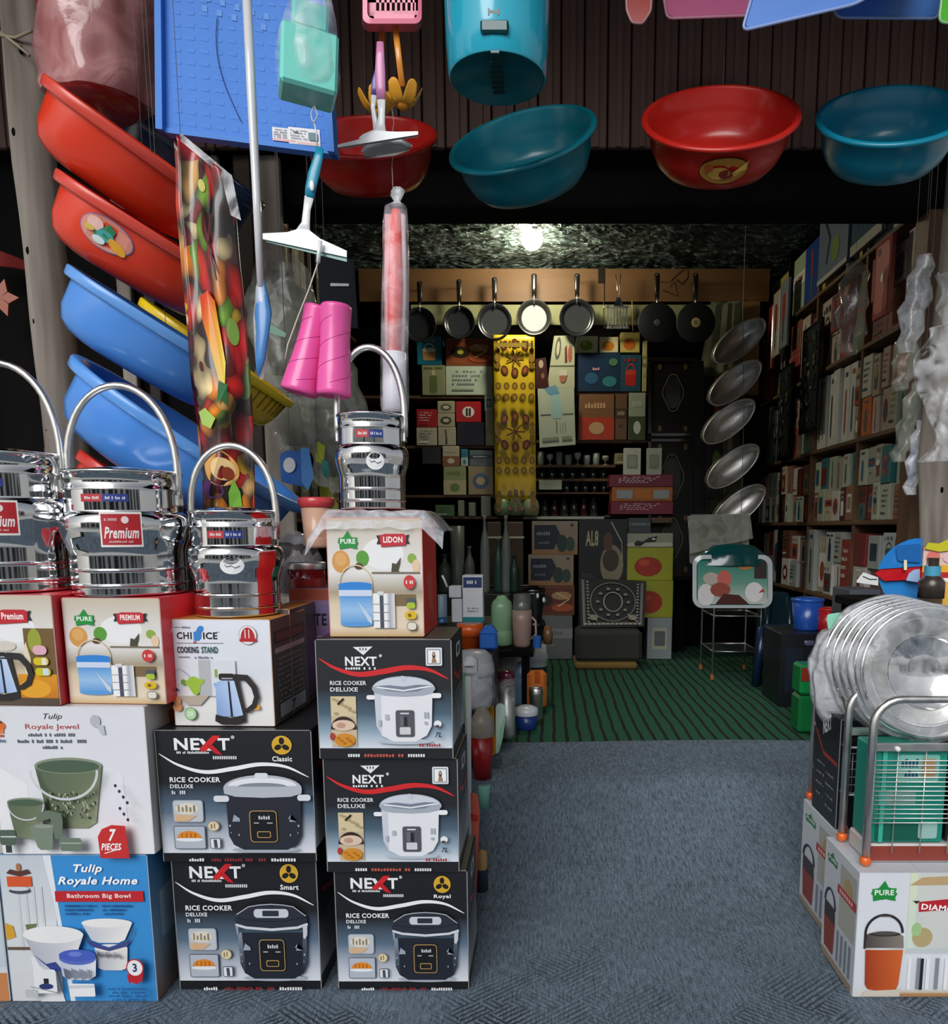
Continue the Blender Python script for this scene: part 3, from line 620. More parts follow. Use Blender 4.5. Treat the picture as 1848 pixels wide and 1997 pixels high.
def pr_tulip(c):                                             # 300 x 290
    c.rect(0, 0, 300, 290, '#3a91d6'); c.grad(0, 0, 106, 290, [(0, '#c9d2da'), (.5, '#dde1e4'), (1, '#d9dadd')])
    c.poly([(106, 0), (90, 0), (104, 90), (120, 290), (130, 290), (112, 90)], '#e6edf2')
    for x in (30, 46, 62, 78): c.rect(x, 60, x + 5, 190, '#d1d5da')
    c.rect(0, 180, 56, 186, '#6a5646'); c.poly([(0, 132), (16, 138), (20, 160), (0, 166)], '#d9a534'); c.poly([(42, 135), (66, 133), (62, 142), (44, 146)], '#6f7552')
    c.poly([(46, 200), (90, 196), (110, 290), (60, 290)], '#e9eaee')
    c.rect(14, 40, 64, 60, '#dc5a2e'); c.poly([(14, 34), (22, 26), (40, 30), (58, 26), (64, 34), (40, 40)], '#5c3a34'); c.ell(40, 22, 5, 8, '#b0784e', 10); c.ell(38, 68, 22, 6, '#4d4f5c', 14); c.ell(38, 64, 20, 4, '#d9dce0', 14)
    c.text('Tulip', 152, 16, 20, '#ffffff', w=58, bold=True, ital=True); c.text('Royale Home', 118, 40, 20, '#ffffff', w=162, bold=True, ital=True)
    c.rect(110, 68, 290, 89, '#c2262e'); c.text('Bathroom Big Bowl', 134, 73, 11, '#f4dede', w=130, bold=True)
    for i in range(3): blob_line(c, 128, 95 + i * 7.5, 64 - i * 8, 4.5, '#1f4f86', 16); blob_line(c, 204, 95 + i * 7.5, 66 - i * 12, 4.5, '#1f4f86', 16)
    def bowl(cx, y0, rx, ry, h, rb, c1, c2, rim=None):
        c.poly([(cx - rx, y0), (cx - rb, y0 + h), (cx - rb * .6, y0 + h + ry * .6), (cx + rb * .6, y0 + h + ry * .6), (cx + rb, y0 + h), (cx + rx, y0)], None, [c2, c2, c2, c1, c1, c1]); c.ell(cx, y0, rx, ry, rim or c1, 26); 
    bowl(216, 180, 34, 8, 40, 30, '#ece9e6', '#b9bcc8'); bowl(212, 130, 52, 9, 34, 34, '#f3f0ee', '#cfd2dc')
    c.poly([(166, 164), (212, 178), (258, 164), (250, 176), (212, 186), (174, 176)], '#3b4f9e'); c.arc(212, 136, 54, 46, pi * 1.02, 1.98 * pi, 1.6, '#5a4334')
    for i in range(26): c.rib([(188 + i * 2, 186 + (i * 5) % 9), (190 + i * 2.1, 194 + (i * 3) % 7)], 1, '#3f4048')
    bowl(104, 150, 62, 17, 62, 34, '#e8e7ea', '#b9bdc9', '#f2f1f1'); c.poly([(58, 188), (84, 208), (104, 204), (120, 224), (96, 222)], '#36478f')
    bowl(150, 196, 38, 14, 36, 34, '#e6e9f2', '#c3cbdf', '#5a70c8'); c.ell(150, 191, 38, 12, '#4a62c2', 22); c.ell(146, 188, 14, 5, '#6f86da', 12)
    for i in range(22): c.rib([(120 + i * 2.8, 216 + (i * 7) % 6), (122 + i * 2.7, 234 + (i * 5) % 6)], 1.3, '#5a6176')
    c.rr(60, 216, 106, 264, 6, '#eceef1'); c.ell(84, 250, 15, 6, '#2c3c74', 14); c.rect(80, 234, 90, 244, '#23262e'); c.rib([(52, 250), (112, 264)], 1.2, '#6a6a74'); c.rr(40, 256, 66, 272, 4, '#c2c5cb')
    c.rr(132, 244, 184, 270, 3, '#f2f2f4'); c.poly([(132, 248), (184, 246), (184, 252), (132, 254)], '#d3d5dc')
    c.poly([(252, 226), (286, 222), (282, 242), (278, 238), (272, 246), (260, 240), (256, 246)], '#c3262c'); c.ell(270, 212, 18, 18, '#c3262c', 24); c.ell(270, 212, 15.5, 15.5, '#f4f4f6', 24); c.text('3', 270, 203, 17, '#1d3a66', w=9, bold=True, al='c')
    for i in range(4): blob_line(c, 212 + (i % 2) * 8, 252 + i * 7, 80 - (i % 2) * 10, 4.2, '#1f5a96', 20)
def leaf(c, x, y, s_, col='#1f8f3d', t_='PURE'):
    P_ = [(0, -1), (.28, -.5), (.5, -.42), (.9, -.42), (.84, -.1), (.98, .0), (.82, .3), (.9, .55), (.5, .5), (.1, .4), (0, .45), (-.3, .48), (-.8, .58), (-.86, .1), (-1, 0), (-.9, -.2), (-.92, -.35), (-.45, -.42), (-.3, -.6)]
    c.poly([(x + a * s_, y + b_ * s_) for a, b_ in P_][::-1], col); c.text(t_, x, y - .3 * s_, .42 * s_, '#eef6ee', w=1.45 * s_, bold=True, al='c')
def ribbon(c, x, y, w_, h, t_):
    c.poly([(x - .12 * w_, y + .1 * h), (x + .06 * w_, y + .05 * h), (x + .06 * w_, y + .8 * h), (x - .12 * w_, y + .85 * h), (x - .05 * w_, y + .48 * h)], '#2a2426'); c.poly([(x + .94 * w_, y + .1 * h), (x + 1.12 * w_, y), (x + 1.05 * w_, y + .4 * h), (x + 1.12 * w_, y + .8 * h), (x + .94 * w_, y + .8 * h)], '#2a2426')
    c.poly([(x, y + .12 * h), (x + .2 * w_, 0 * h + y - .06 * h), (x + .9 * w_, y - .06 * h), (x + w_, y + .1 * h), (x + .98 * w_, y + .95 * h), (x + .05 * w_, y + 1.1 * h)][::-1], '#c22634')
    c.text(t_, x + .5 * w_, y + .18 * h, .55 * h, '#fff2f0', w=.72 * w_, bold=True, al='c')
def hotpot(c, x, y, w_, h, body='#5a9ddd', lid='#2f86d8', arc_='#d8c9a6'):
    c.arc(x + w_ / 2, y + .3 * h, w_ * .5, h * .3, 0, pi, w_ * .035, arc_); c.rib([(x + w_, y + .3 * h), (x + w_ * 1.01, y + .9 * h)], w_ * .03, arc_)
    c.grad(x, y + .5 * h, x + w_, y + .96 * h, [(0, body), (.5, '#9cc4ec'), (1, body)]); c.ell(x + w_ / 2, y + .96 * h, w_ / 2, h * .04, body, 18)
    c.rect(x - w_ * .02, y + .3 * h, x + w_ * 1.0, y + .42 * h, lid); c.ell(x + w_ / 2, y + .31 * h, w_ / 2, h * .04, lid, 18); c.rect(x - w_ * .02, y + .40 * h, x + w_ * .99, y + .5 * h, '#cfdcf2')
    c.poly([(x + w_ * .55, y + .58 * h), (x + w_ * .97, y + .86 * h), (x + w_ * .97, y + .96 * h), (x + w_ * .85, y + .9 * h)], '#c9d6e8')
def can_pic(c, x, y, w_, h):
    c.grad(x, y, x + w_, y + h, [(0, '#f1f1f4'), (.6, '#f4f4f6'), (.75, '#a9adb6'), (1, '#e2e2e6')], True); c.rect(x + .3 * w_, y + .06 * h, x + .48 * w_, y + h, '#4a4f5c')
    for i in range(3): c.rect(x, y + h * (.3 + .24 * i), x + .72 * w_, y + h * (.31 + .24 * i) + .4, '#6f747f')
    c.rr(x + .2 * w_, y - .06 * h, x + .5 * w_, y + .04 * h, 2, '#d8dade')
def pr_hotpot(c, kind='pot', rt='PREMIUM', lt='PURE'):           # 190 x 210
    c.grad(0, 0, 190, 210, [(0, '#c9bca8'), (.2, '#d8d3cb'), (.45, '#e6e4e2'), (.62, '#a99c86'), (.72, '#dccbb0'), (.92, '#e8d8c0'), (1, '#c8a672')])
    c.ell(112, 62, 42, 28, '#ededee', 26)
    if kind == 'pot':
        c.ell(26, 76, 18, 20, '#d69a52', 22); c.ell(26, 72, 12, 12, '#e0aa66', 16); c.ell(70, 70, 13, 14, '#5a9c3a', 18); c.ell(62, 84, 9, 6, '#5c3c2c', 12); c.ell(170, 70, 9, 9, '#8fae4c', 12); c.ell(178, 84, 8, 12, '#e6c9a8', 14)
        c.poly([(128, 92), (130, 78), (138, 80), (148, 68), (146, 80), (142, 92), (150, 96), (128, 97)], '#4c4638'); c.rect(88, 94, 186, 97, '#7a705e')
        c.rect(132, 134, 176, 154, '#7c6646'); leaf(c, 42, 42, 21, t_=lt); ribbon(c, 106, 28, 54, 20, rt)
        hotpot(c, 22, 82, 66, 110); can_pic(c, 90, 132, 44, 62)
    else:
        c.rect(128, 62, 190, 150, '#735a34'); c.ell(150, 86, 14, 24, '#9aa33a', 18); c.poly([(126, 100), (132, 88), (139, 120), (138, 150), (126, 150)], '#e2d9b8'); c.grad(110, 150, 190, 198, [(0, '#e0991f'), (1, '#c9761a')]); c.ell(142, 178, 34, 18, '#e8a52a', 20); c.rect(0, 196, 190, 210, '#57493c')
        c.ell(90, 96, 22, 10, '#d6cfc4', 18); ribbon(c, 80, 28, 62, 24, rt); kettle(c, 44, 108, 96, 94)
    if kind == 'pot':
        c.ell(165, 112, 12, 12.5, '#cc3a3c', 20); blob_line(c, 157, 109, 16, 6, '#f6e0dc', 4)
        c.rr(158, 140, 176, 158, 5, '#4e5a62'); c.rr(158, 148, 176, 159, 5, '#a9c23a'); c.rr(154, 164, 178, 178, 7, '#dcb81e'); c.ell(164, 171, 4, 3.5, '#7c6410', 8); c.rr(158, 183, 178, 198, 6, '#6a6a60'); c.rr(159.2, 184.2, 176.8, 196.8, 5, '#e4e0d4')
    else:
        c.rr(147, 94, 176, 112, 9, '#e2aec0'); c.rr(147, 117, 178, 132, 7, '#d9c41e'); c.rect(164, 118, 174, 131, '#e8e6da'); c.rr(149, 137, 181, 152, 7, '#cfc41e'); c.rect(165, 138, 177, 151, '#cfdfe6')
def kettle(c, x, y, w_, h):
    c.poly([(x + .18 * w_, y + .14 * h), (x, y + .2 * h), (x + .06 * w_, y + .3 * h), (x + .04 * w_, y + .84 * h), (x + .68 * w_, y + .84 * h), (x + .52 * w_, y + .14 * h)], None, ['#a9c3ea', '#8fb0e2', '#9dbbe8', '#7f9fd6', '#b7cdf0', '#c9daf4'])
    c.poly([(x + .34 * w_, y + .15 * h), (x + .38 * w_, y + .15 * h), (x + .42 * w_, y + .84 * h), (x + .37 * w_, y + .84 * h)], '#151d2e')
    c.poly([(x + .02 * w_, y + .8 * h), (x + .35 * w_, y + .87 * h), (x + .7 * w_, y + .8 * h), (x + .71 * w_, y + .94 * h), (x + .5 * w_, y + h), (x + .15 * w_, y + h), (x, y + .93 * h)], '#2a2426')
    c.rr(x + .14 * w_, y, x + .5 * w_, y + .13 * h, .05 * w_, '#241f22'); c.rr(x + .2 * w_, y + .08 * h, x + .46 * w_, y + .11 * h, 1, '#9aa0aa')
    c.poly([(x + .46 * w_, y + .04 * h), (x + .58 * w_, y + .05 * h), (x + .72 * w_, y + .82 * h), (x + .66 * w_, y + .82 * h), (x + .5 * w_, y + .16 * h)], '#2b2527')
    c.rib([(x + .5 * w_, y + .06 * h), (x + .78 * w_, y + .08 * h), (x + .94 * w_, y + .26 * h), (x + .99 * w_, y + .45 * h), (x + .92 * w_, y + .62 * h), (x + .76 * w_, y + .72 * h), (x + .66 * w_, y + .70 * h)], [.12 * w_, .14 * w_, .13 * w_, .12 * w_, .12 * w_, .1 * w_, .08 * w_], '#2d2729')
def pr_choice(c):                                            # 210 x 210
    c.grad(0, 0, 210, 210, [(0, '#e4e8f2'), (.5, '#dfe2ea'), (.8, '#eceae8'), (1, '#e8e6e4')])
    c.text('CH', 14, 24, 14, '#14161c', w=26, bold=True); c.text('I', 43, 24, 14, '#14161c', w=3, bold=True); c.text('ICE', 70, 24, 14, '#14161c', w=30, bold=True); c.poly([(50, 24), (56, 22), (60, 14), (66, 11), (72, 14), (71, 21), (67, 24), (66, 36), (60, 41), (50, 41)], '#3a86d0'); c.rect(49, 42, 55, 46, '#c4555a')
    c.rect(10, 14, 24, 15, '#555a66'); blob_line(c, 26, 12.5, 26, 4, '#8a90a0', 7); c.rect(14, 45, 112, 45.8, '#444a58'); c.rect(100, 23, 104, 24, '#555')
    c.text('COOKING', 14, 52, 13, '#23303c', w=45, bold=True); c.text('STAND', 65, 52, 13, '#1f5a56', w=35, bold=True); c.rect(16, 72, 40, 73.4, '#555a66'); blob_line(c, 46, 71, 42, 4.5, '#7b8290', 11)
    c.ell(165, 29, 19, 19, '#a9a6ac', 26); c.ell(165, 29, 17.5, 17.5, '#f0eeee', 26); c.poly(dome(165, 36, 15, 22), '#b8262c'); c.rr(147, 36, 184, 42, 3, '#b8262c'); c.rect(159, 18, 161, 35, '#f2e6e2'); c.rect(167, 18, 169, 35, '#f2e6e2')
    c.rect(58, 78, 84, 150, '#b9bbc0'); c.rect(84, 78, 136, 150, '#dde0e6'); c.rib([(6, 104), (16, 95), (28, 102), (40, 114)], .9, '#6a7080')
    c.poly([(10, 150), (78, 148), (58, 168), (30, 168)], '#bcae9e'); c.poly([(22, 122), (28, 117), (32, 122), (36, 114), (46, 110), (58, 116), (70, 116), (66, 126), (60, 128), (58, 142), (50, 148), (44, 146), (34, 130)], '#9fc23e'); c.ell(24, 122, 5, 6, '#6f9a2e', 10); c.rect(92, 96, 97, 112, '#8fb04a'); c.ell(10, 137, 3, 3, '#2a3450', 8)
    c.ell(9, 160, 8, 9, '#e8a06c', 14); c.ell(9, 172, 10, 9, '#e59a64', 14); c.ell(36, 185, 13, 13, '#6f9a68', 18); c.ell(36, 185, 11.5, 11.5, '#b4dba8', 18); c.rect(30, 180, 42, 190, '#d3ecc8')
    c.rr(168, 166, 184, 176, 3, '#dfa23a'); kettle(c, 88, 104, 92, 102)
def pr_side_info(c):
    c.rect(0, 0, 100, 100, '#6d6966'); c.rect(8, 12, 92, 24, '#4a3f3e'); c.rr(12, 14, 88, 22, 3, '#7a5a54')
    c.rect(8, 28, 92, 33, '#c9c6c2')
    for i in range(9): blob_line(c, 12, 38 + i * 5, 72, 2.2, '#b0aca8', 16)
    c.rect(12, 82, 86, 95, '#c3cad6'); c.text('7', 50, 84, 9, '#4a5264', w=14, bold=True, al='c')
def pr_orange(c):                                            # 235 x 250 (front of the container box)
    c.grad(0, 0, 235, 250, [(0, '#dfe2ea'), (.5, '#e2e6ee'), (.9, '#dcdfe6'), (1, '#d9d5cf')])
    c.rect(96, 0, 235, 160, '#d5d8d4'); c.grad(98, 0, 112, 160, [(0, '#dfe6c8'), (1, '#d3e6da')]); c.poly([(96, 24), (120, 8), (235, 2), (235, 22)], '#c3a67c'); c.ell(128, 128, 20, 20, '#b9a878', 20); c.ell(116, 112, 10, 14, '#a6c98e', 14); c.rect(98, 150, 235, 160, '#c9d2d4')
    leaf(c, 48, 40, 26, t_='PURE'); c.poly([(112, 60), (104, 54), (118, 54)], '#222'); c.poly([(116, 56), (235, 44), (235, 66), (117, 76)], '#c02230'); c.text('DIAMOND', 122, 59, 12, '#fff', w=96, bold=True, rot=radians(-5))
    c.arc(52, 118, 36, 36, 0, pi, 5, '#2f2a2c', 22); c.rib([(16, 118), (16, 150)], 5, '#2f2a2c'); c.rib([(40, 84), (64, 84)], 3, '#55504e')
    c.poly([(18, 122), (24, 118), (80, 118), (90, 124), (92, 148), (16, 148)], None, ['#3c3633', '#5a524d', '#6a625c', '#8a827a', '#8a827a', '#4a423e']); c.ell(54, 120, 30, 5, '#383230', 22); c.ell(54, 118, 24, 4, '#56504c', 22); c.rib([(18, 150), (54, 153), (92, 149)], 1.6, '#d0c8bc')
    c.poly([(17, 152), (20, 222), (26, 232), (54, 236), (82, 232), (86, 222), (91, 152)], None, ['#a83c1a', '#a23a18', '#b04418', '#c4541c', '#c8581e', '#d0602a', '#d9692e'])
    c.poly([(20, 236), (92, 232), (96, 246), (14, 246)], '#d6cbbc'); c.grad(90, 236, 235, 247, [(0, '#ddd3c4'), (.5, '#b98d5c'), (1, '#a9794a')])
    for i in range(8): c.rect(102 + i * 18, 168, 109 + i * 18, 232, '#8a9098' if i % 2 else '#f0f1f4'); 
    c.rect(126, 168, 132, 232, '#22262c')
def pr_orange_side(c):                                       # 100 x 250
    c.grad(0, 0, 100, 250, [(0, '#cdd2d8'), (1, '#c9cdd4')]); leaf(c, 24, 34, 17, '#2f7a44'); c.rect(50, 20, 96, 150, '#b0b0a4'); c.ell(74, 60, 14, 24, '#b49a6c', 14); c.rect(44, 66, 98, 84, '#b83434'); blob_line(c, 50, 71, 40, 8, '#e0c0bc', 6)
    c.arc(24, 130, 16, 34, 0, pi, 5, '#222a38', 14); c.poly([(8, 128), (40, 128), (42, 160), (8, 160)], '#3a2e30'); c.poly([(8, 160), (42, 160), (40, 226), (12, 226)], '#8c3626')
    for i in range(4): c.rect(50 + i * 12, 160, 55 + i * 12, 226, '#7c8694')
    c.rect(4, 234, 96, 246, '#a48a72')

def carton(name, label, cat, px0, px1, ptop, pbot, d, depth, col, front=None, fw=100, fh=100, side=None, sw=100, sh=100, z0=None, z1=None, yaw=0, cols=None, mat='card', flap=False, group=None, sideL=None, lean=0):
    pm = (ptop + pbot) / 2; xa, xb = W(px0, pm, d).x, W(px1, pm, d).x
    z0 = W(0, pbot, d).z if z0 is None else z0; z1 = W(0, ptop, d).z if z1 is None else z1
    xm = (xa + xb) / 2; hw = (xb - xa) / 2; T = Matrix.Translation((xm, d, z0)) @ Matrix.Rotation(yaw, 4, 'Z'); h = z1 - z0
    root = thing(name, label, cat, (xm, d + depth / 2, z0), group)
    m_ = MB(mat, col); m_.T = T; m_.box(-hw, hw, 0, depth, 0, h, col, bev=.002, cols=cols); m_.build('carton_body', root)
    R3 = T.to_3x3()
    m_ = MB('card'); m_.T = T
    for s_ in (-1, 1): m_.box(s_ * hw - .0009, s_ * hw + .0009, -.0006, .0012, .002, h - .002, mix(col, '#d8d8d8', .45))
    m_.box(-hw + .002, hw - .002, -.0006, .0012, h - .001, h + .0004, mix(col, '#d8d8d8', .4)); m_.build('board_edge', root)
    if front:
        c_ = Cv(face(T @ Vector((-hw + .001, 0, h - .001)), R3 @ Vector((2 * hw - .002, 0, 0)), Vector((0, 0, -h + .002)), R3 @ Vector((0, -1, 0)), fw, fh), layer=.00022); front(c_); c_.mb.build('front_print', root)
    if side:
        c_ = Cv(face(T @ Vector((hw, .001, h - .001)), R3 @ Vector((0, depth - .002, 0)), Vector((0, 0, -h + .002)), R3 @ Vector((1, 0, 0)), sw, sh), layer=.00022); side(c_); c_.mb.build('side_print', root)
    if sideL:
        c_ = Cv(face(T @ Vector((-hw, depth - .001, h - .001)), R3 @ Vector((0, -depth + .002, 0)), Vector((0, 0, -h + .002)), R3 @ Vector((-1, 0, 0)), sw, sh), layer=.00022); sideL(c_); c_.mb.build('side_print', root)
    m_ = MB('card', '#2a2a2a'); m_.T = T; m_.box(hw * .0 - .0008, .0008, .004, depth - .004, h - .0002, h + .0006, mix(col, '#8a8a8a', .35)); m_.build('lid_seam', root)
    return root, (xm, d, z0, z1, hw)
# column nearest the kerb, white and blue
DA = 1.569
_, A1 = carton('carton', 'blue bowl set box lettered Tulip Royale Home on the carpet', 'box', 11, 297, 1667, 1954, DA, .36, '#4a86bd', pr_tulip, 300, 290, lambda c: (c.grad(0, 0, 100, 100, [(0, '#3c80ba'), (.55, '#86a9c4'), (1, '#8a6f56')]), c.poly([(10, 30), (50, 24), (80, 40), (60, 60), (10, 62)], '#a9c3da'), c.rect(30, 66, 96, 94, '#6d5a4c')), z0=.001)
carton('carton', 'white carton with orange foot at the edge beside the blue bowl box', 'box', -150, 6, 1672, 1956, DA, .34, '#d9d6d0', lambda c: (c.rect(0, 0, 100, 100, '#d5dbe2'), c.rect(70, 80, 100, 100, '#c98450'), c.rect(84, 0, 100, 76, '#c4d2dc')), z0=.001)
_, A2 = carton('carton', 'white box picturing olive buckets with a red 7 pieces flag', 'box', -8, 291, 1378, 1667, DA, .32, '#dad8dc', pr_buckets, 300, 288, pr_side_white, z0=A1[3] + .0012)
_, A3 = carton('carton', 'red sided kettle box under the tallest steel can', 'box', -78, 113, 1160, 1376, DA + .01, .24, '#c5202c', lambda c: pr_hotpot(c, 'kettle', 'Premium'), 190, 210, z0=A2[3] + .0012, yaw=radians(-4))
_, A4 = carton('carton', 'red sided blue hotpot box under the wide steel can', 'box', 126, 320, 1166, 1372, DA + .02, .25, '#cf2230', lambda c: pr_hotpot(c, 'pot'), 190, 210, lambda c: (c.rect(0, 0, 100, 100, '#e82632'), c.rib([(14, 34), (22, 22), (28, 30), (20, 42)], 3, '#f09aa0')), z0=A2[3] + .0012, yaw=radians(-3))
# middle column, black cooker boxes
DBx = 1.613
_, B1 = carton('carton', 'black rice cooker box on the carpet beside the blue bowl set box', 'box', 343, 621, 1674, 1931, DBx, .33, '#17181c', lambda c: pr_next_black(c, True, 'Smart', 'RICE COOKER'), 280, 255, pr_side_next, z0=.001)
_, B2 = carton('carton', 'black rice cooker box picturing a silver lidded cooker under the white kettle box', 'box', 310, 611, 1424, 1668, DBx - .02, .33, '#17181c', lambda c: pr_next_black(c, False, 'Classic', 'RICE COOKER'), 280, 255, pr_side_next, z0=B1[3] + .0012)
_, B3 = carton('carton', 'white kettle box lettered CHOICE under the smallest steel can', 'box', 334, 532, 1208, 1416, DBx + .01, .22, '#c98a3c', pr_choice, 210, 210, pr_side_info, z0=B2[3] + .0012, yaw=radians(-2))
carton('carton', 'grey carton with orange lid standing behind the white kettle box', 'box', 520, 568, 1188, 1392, DBx + .12, .20, '#c98a3c', lambda c: (c.rect(0, 0, 100, 100, '#5d5a58'), c.grad(0, 0, 30, 100, [(0, '#a9b4c8'), (.75, '#c9d2e2'), (.8, '#c59a50'), (1, '#c9d2e2')])), 100, 100, lambda c: c.grad(0, 0, 100, 100, [(0, '#574f50'), (1, '#4b4242')]), z0=B2[3] + .0012)
# column beside the aisle
DC = 1.613
_, C1 = carton('carton', 'black rice cooker box on the carpet beside the grey aisle', 'box', 656, 912, 1698, 1930, DC, .20, '#17181c', lambda c: pr_next_black(c, True, 'Royal', 'RICE COOKER'), 280, 255, pr_side_next, z0=.001)
_, C2 = carton('carton', 'black box with red swoosh and white cooker, lower of the two', 'box', 634, 893, 1479, 1693, DC - .01, .20, '#1a1b20', lambda c: pr_next_white(c), 280, 240, pr_side_next, z0=C1[3] + .0012)
_, C3 = carton('carton', 'black box with red swoosh and white cooker, upper of the two', 'box', 619, 881, 1247, 1474, DC - .02, .21, '#1a1b20', lambda c: pr_next_white(c), 280, 240, pr_side_next, z0=C2[3] + .0012)
root, C4 = carton('carton', 'red sided hotpot box wrapped in film on the black cooker boxes', 'box', 640, 824, 1010, 1237, DC + .01, .20, '#f0282a', lambda c: pr_hotpot(c, 'pot', 'LIDON'), 190, 210, lambda c: (c.rect(0, 0, 100, 100, '#f02c2c'), c.poly([(20, 50), (60, 46), (70, 90), (40, 80)], '#e85a52')), z0=C3[3] + .0012)
xm, d, z0, z1, hw = C4
m_ = MB('film_thick')
def filmtop(u, v):
    x = xm - hw - .045 + (2 * hw + .09) * u; e = min(1, min(u, 1 - u) * 7); y = d - .012 + .22 * v
    sag = (1 - e) * .045 * (1 if u < .5 else .7) + (.0 if v > .12 else (.12 - v) * .32)
    return Vector((x, y, z1 + .012 * e - sag + .006 * noise.noise(Vector((u * 9, v * 9, 1))) + .004))
m_.grid(filmtop, 40, 24); m_.build('film_wrap', root)

# ---------------------------------------------------------------- steel cans
def can(name, label, cx, d, z0, R, H, handle_top, sticker=None, sc=1.0, strip=True, hr=None):
    c0 = W(cx, 0, d); X = W(cx, 1060, d).x
    root = thing(name, label, 'can', (X, d, z0)); M = Matrix.Translation((X, d, z0))
    def crisp(P):
        out = [P[0]]
        for (r0, z0_), (r1, z1_) in zip(P, P[1:]):
            L = math.hypot(r1 - r0, z1_ - z0_)
            if L > .06:
                for t in (.012 / L, 1 - .012 / L): out.append((r0 + (r1 - r0) * t, z0_ + (z1_ - z0_) * t))
            out.append((r1, z1_))
        return out
    P_ = crisp([(.001, 0), (.93, 0), (.95, .006), (.95, .075), (.953, .078), (.972, .080), (.976, .086), (.972, .092), (.953, .094), (.95, .098), (.95, .20), (.953, .202), (.964, .205), (.964, .211), (.953, .214), (.95, .217), (.952, .33), (.965, .365), (1.0, .415), (1.04, .465), (1.065, .52), (1.072, .57), (1.062, .615), (1.03, .648), (.99, .662), (.97, .666), (.962, .672), (.96, .86)])
    hb = H
    m_ = MB('steel'); m_.lathe([(r * R, z * hb) for r, z in P_], 64, '#c8c8c8', M=M); m_.build('can_body', root)
    m_ = MB('steel'); m_.lathe([(.98 * R, .84 * hb), (.985 * R, .85 * hb), (.965 * R, .86 * hb), (.955 * R, .965 * hb), (.985 * R, .97 * hb), (1.0 * R, .985 * hb), (.985 * R, hb), (.9 * R, hb), (.6 * R, hb * .995), (.56 * R, hb * 1.02), (.3 * R, hb * 1.035), (.001, hb * 1.04)], 64, '#c8c8c8', M=M); m_.build('lid', root)
    hh = hr or .93 * R; zt = handle_top - z0 - hb * .9; ya = 0
    m_ = MB('satin'); pts = [(-hh * 1.06, ya, hb * .78), (-hh * 1.07, ya, hb * .9)]
    for i in range(25):
        a = pi - pi * i / 24; pts.append((hh * 1.07 * cos(a), ya, hb * .96 + zt * .93 * (sin(a) ** .85 if sin(a) > 0 else 0) + .0))
    pts += [(hh * 1.07, ya, hb * .9), (hh * 1.06, ya, hb * .78)]
    pts = [M @ Vector(p) for p in pts]; m_.tube(pts, .0075, 10, '#b8b8b6'); ho_ = m_.build('handle', root)
    for s_ in (-1, 1):
        m_ = MB('satin'); m_.T = M; m_.box(s_ * R * .955, s_ * (R * 1.03), -.012, .012, hb * .72, hb * .82, '#8c8c8a', bev=.002); m_.build('bracket', ho_)
    # curved stickers
    def cyl(r, zc, half_h, a_c, half_a, W_, H_):
        return lambda u, v, k: M @ Vector(((r + k + .0008) * sin(a_c + half_a * (2 * u / W_ - 1)), -(r + k + .0008) * cos(a_c + half_a * (2 * u / W_ - 1)), zc + half_h * (1 - 2 * v / H_)))
    if strip:
        c_ = Cv(cyl(.962 * R, .775 * hb, .008, .16, .40, 100, 16)); c_.rect(0, 0, 48, 16, '#b9303a', 10); c_.rect(48, 0, 100, 16, '#2b3c86', 10); blob_line(c_, 6, 5, 36, 6, '#f0d8d8', 12); blob_line(c_, 54, 5, 40, 6, '#d8def0', 12); o = c_.mb.build('sticker', root); o['label'] = 'red and blue strip sticker'
    if sticker == 'red':
        c_ = Cv(cyl(1.074 * R, .53 * hb, .036, .42, .30, 100, 66), layer=.0003); c_.rect(0, 0, 100, 66, '#f1ece8', 10); c_.rect(4, 4, 96, 62, '#b5202c', 10); c_.text('Premium', 50, 28, 22, '#f8ecec', w=82, bold=True, ital=True, al='c'); c_.ell(60, 15, 9, 7, '#f3dcdc', 14); blob_line(c_, 12, 12, 30, 5, '#e8b8b8', 10); blob_line(c_, 20, 54, 60, 4, '#e8b8b8', 20); o = c_.mb.build('sticker', root); o['label'] = 'red and white brand sticker'
    if sticker == 'oval':
        c_ = Cv(cyl(1.06 * R, .49 * hb, .019, .30, .24, 100, 60), layer=.0003); c_.ell(50, 30, 50, 29, '#eceded', 26); c_.rect(44, 6, 58, 14, '#35363a'); c_.rib([(20, 26), (26, 34), (46, 30), (60, 38), (82, 32)], 3, '#777a80'); o = c_.mb.build('sticker', root); o['label'] = 'white oval sticker'
    return root
def canby(name, label, cx, pl_, pr_, pbot, ptop, phandle, d, z0, sticker, **k):
    Rr = (W(pr_, (pbot + ptop) / 2, d).x - W(pl_, (pbot + ptop) / 2, d).x) / 2 / 1.06
    can(name, label, (pl_ + pr_) / 2, d, z0 + .0012, Rr, W(0, ptop, d).z - z0, W(0, phandle, d).z, sticker, **k)
canby('steel_can', 'tallest steel can with red sticker on the kettle box', 0, -92, 141, 1150, 887, 710, DA + .13, A3[3] + .001, 'red')
canby('steel_can', 'wide steel can with red sticker on the blue hotpot box', 0, 137, 362, 1165, 922, 753, DA + .13, A4[3] + .001, 'red')
canby('steel_can', 'smallest steel can with white oval sticker on the white kettle box', 0, 371, 546, 1200, 997, 871, DBx + .11, B3[3] + .001, 'oval')
canby('steel_can', 'narrow steel can with high handle on the film wrapped box', 0, 661, 800, 1000, 812, 678, DC + .10, C4[3] + .019, 'oval')

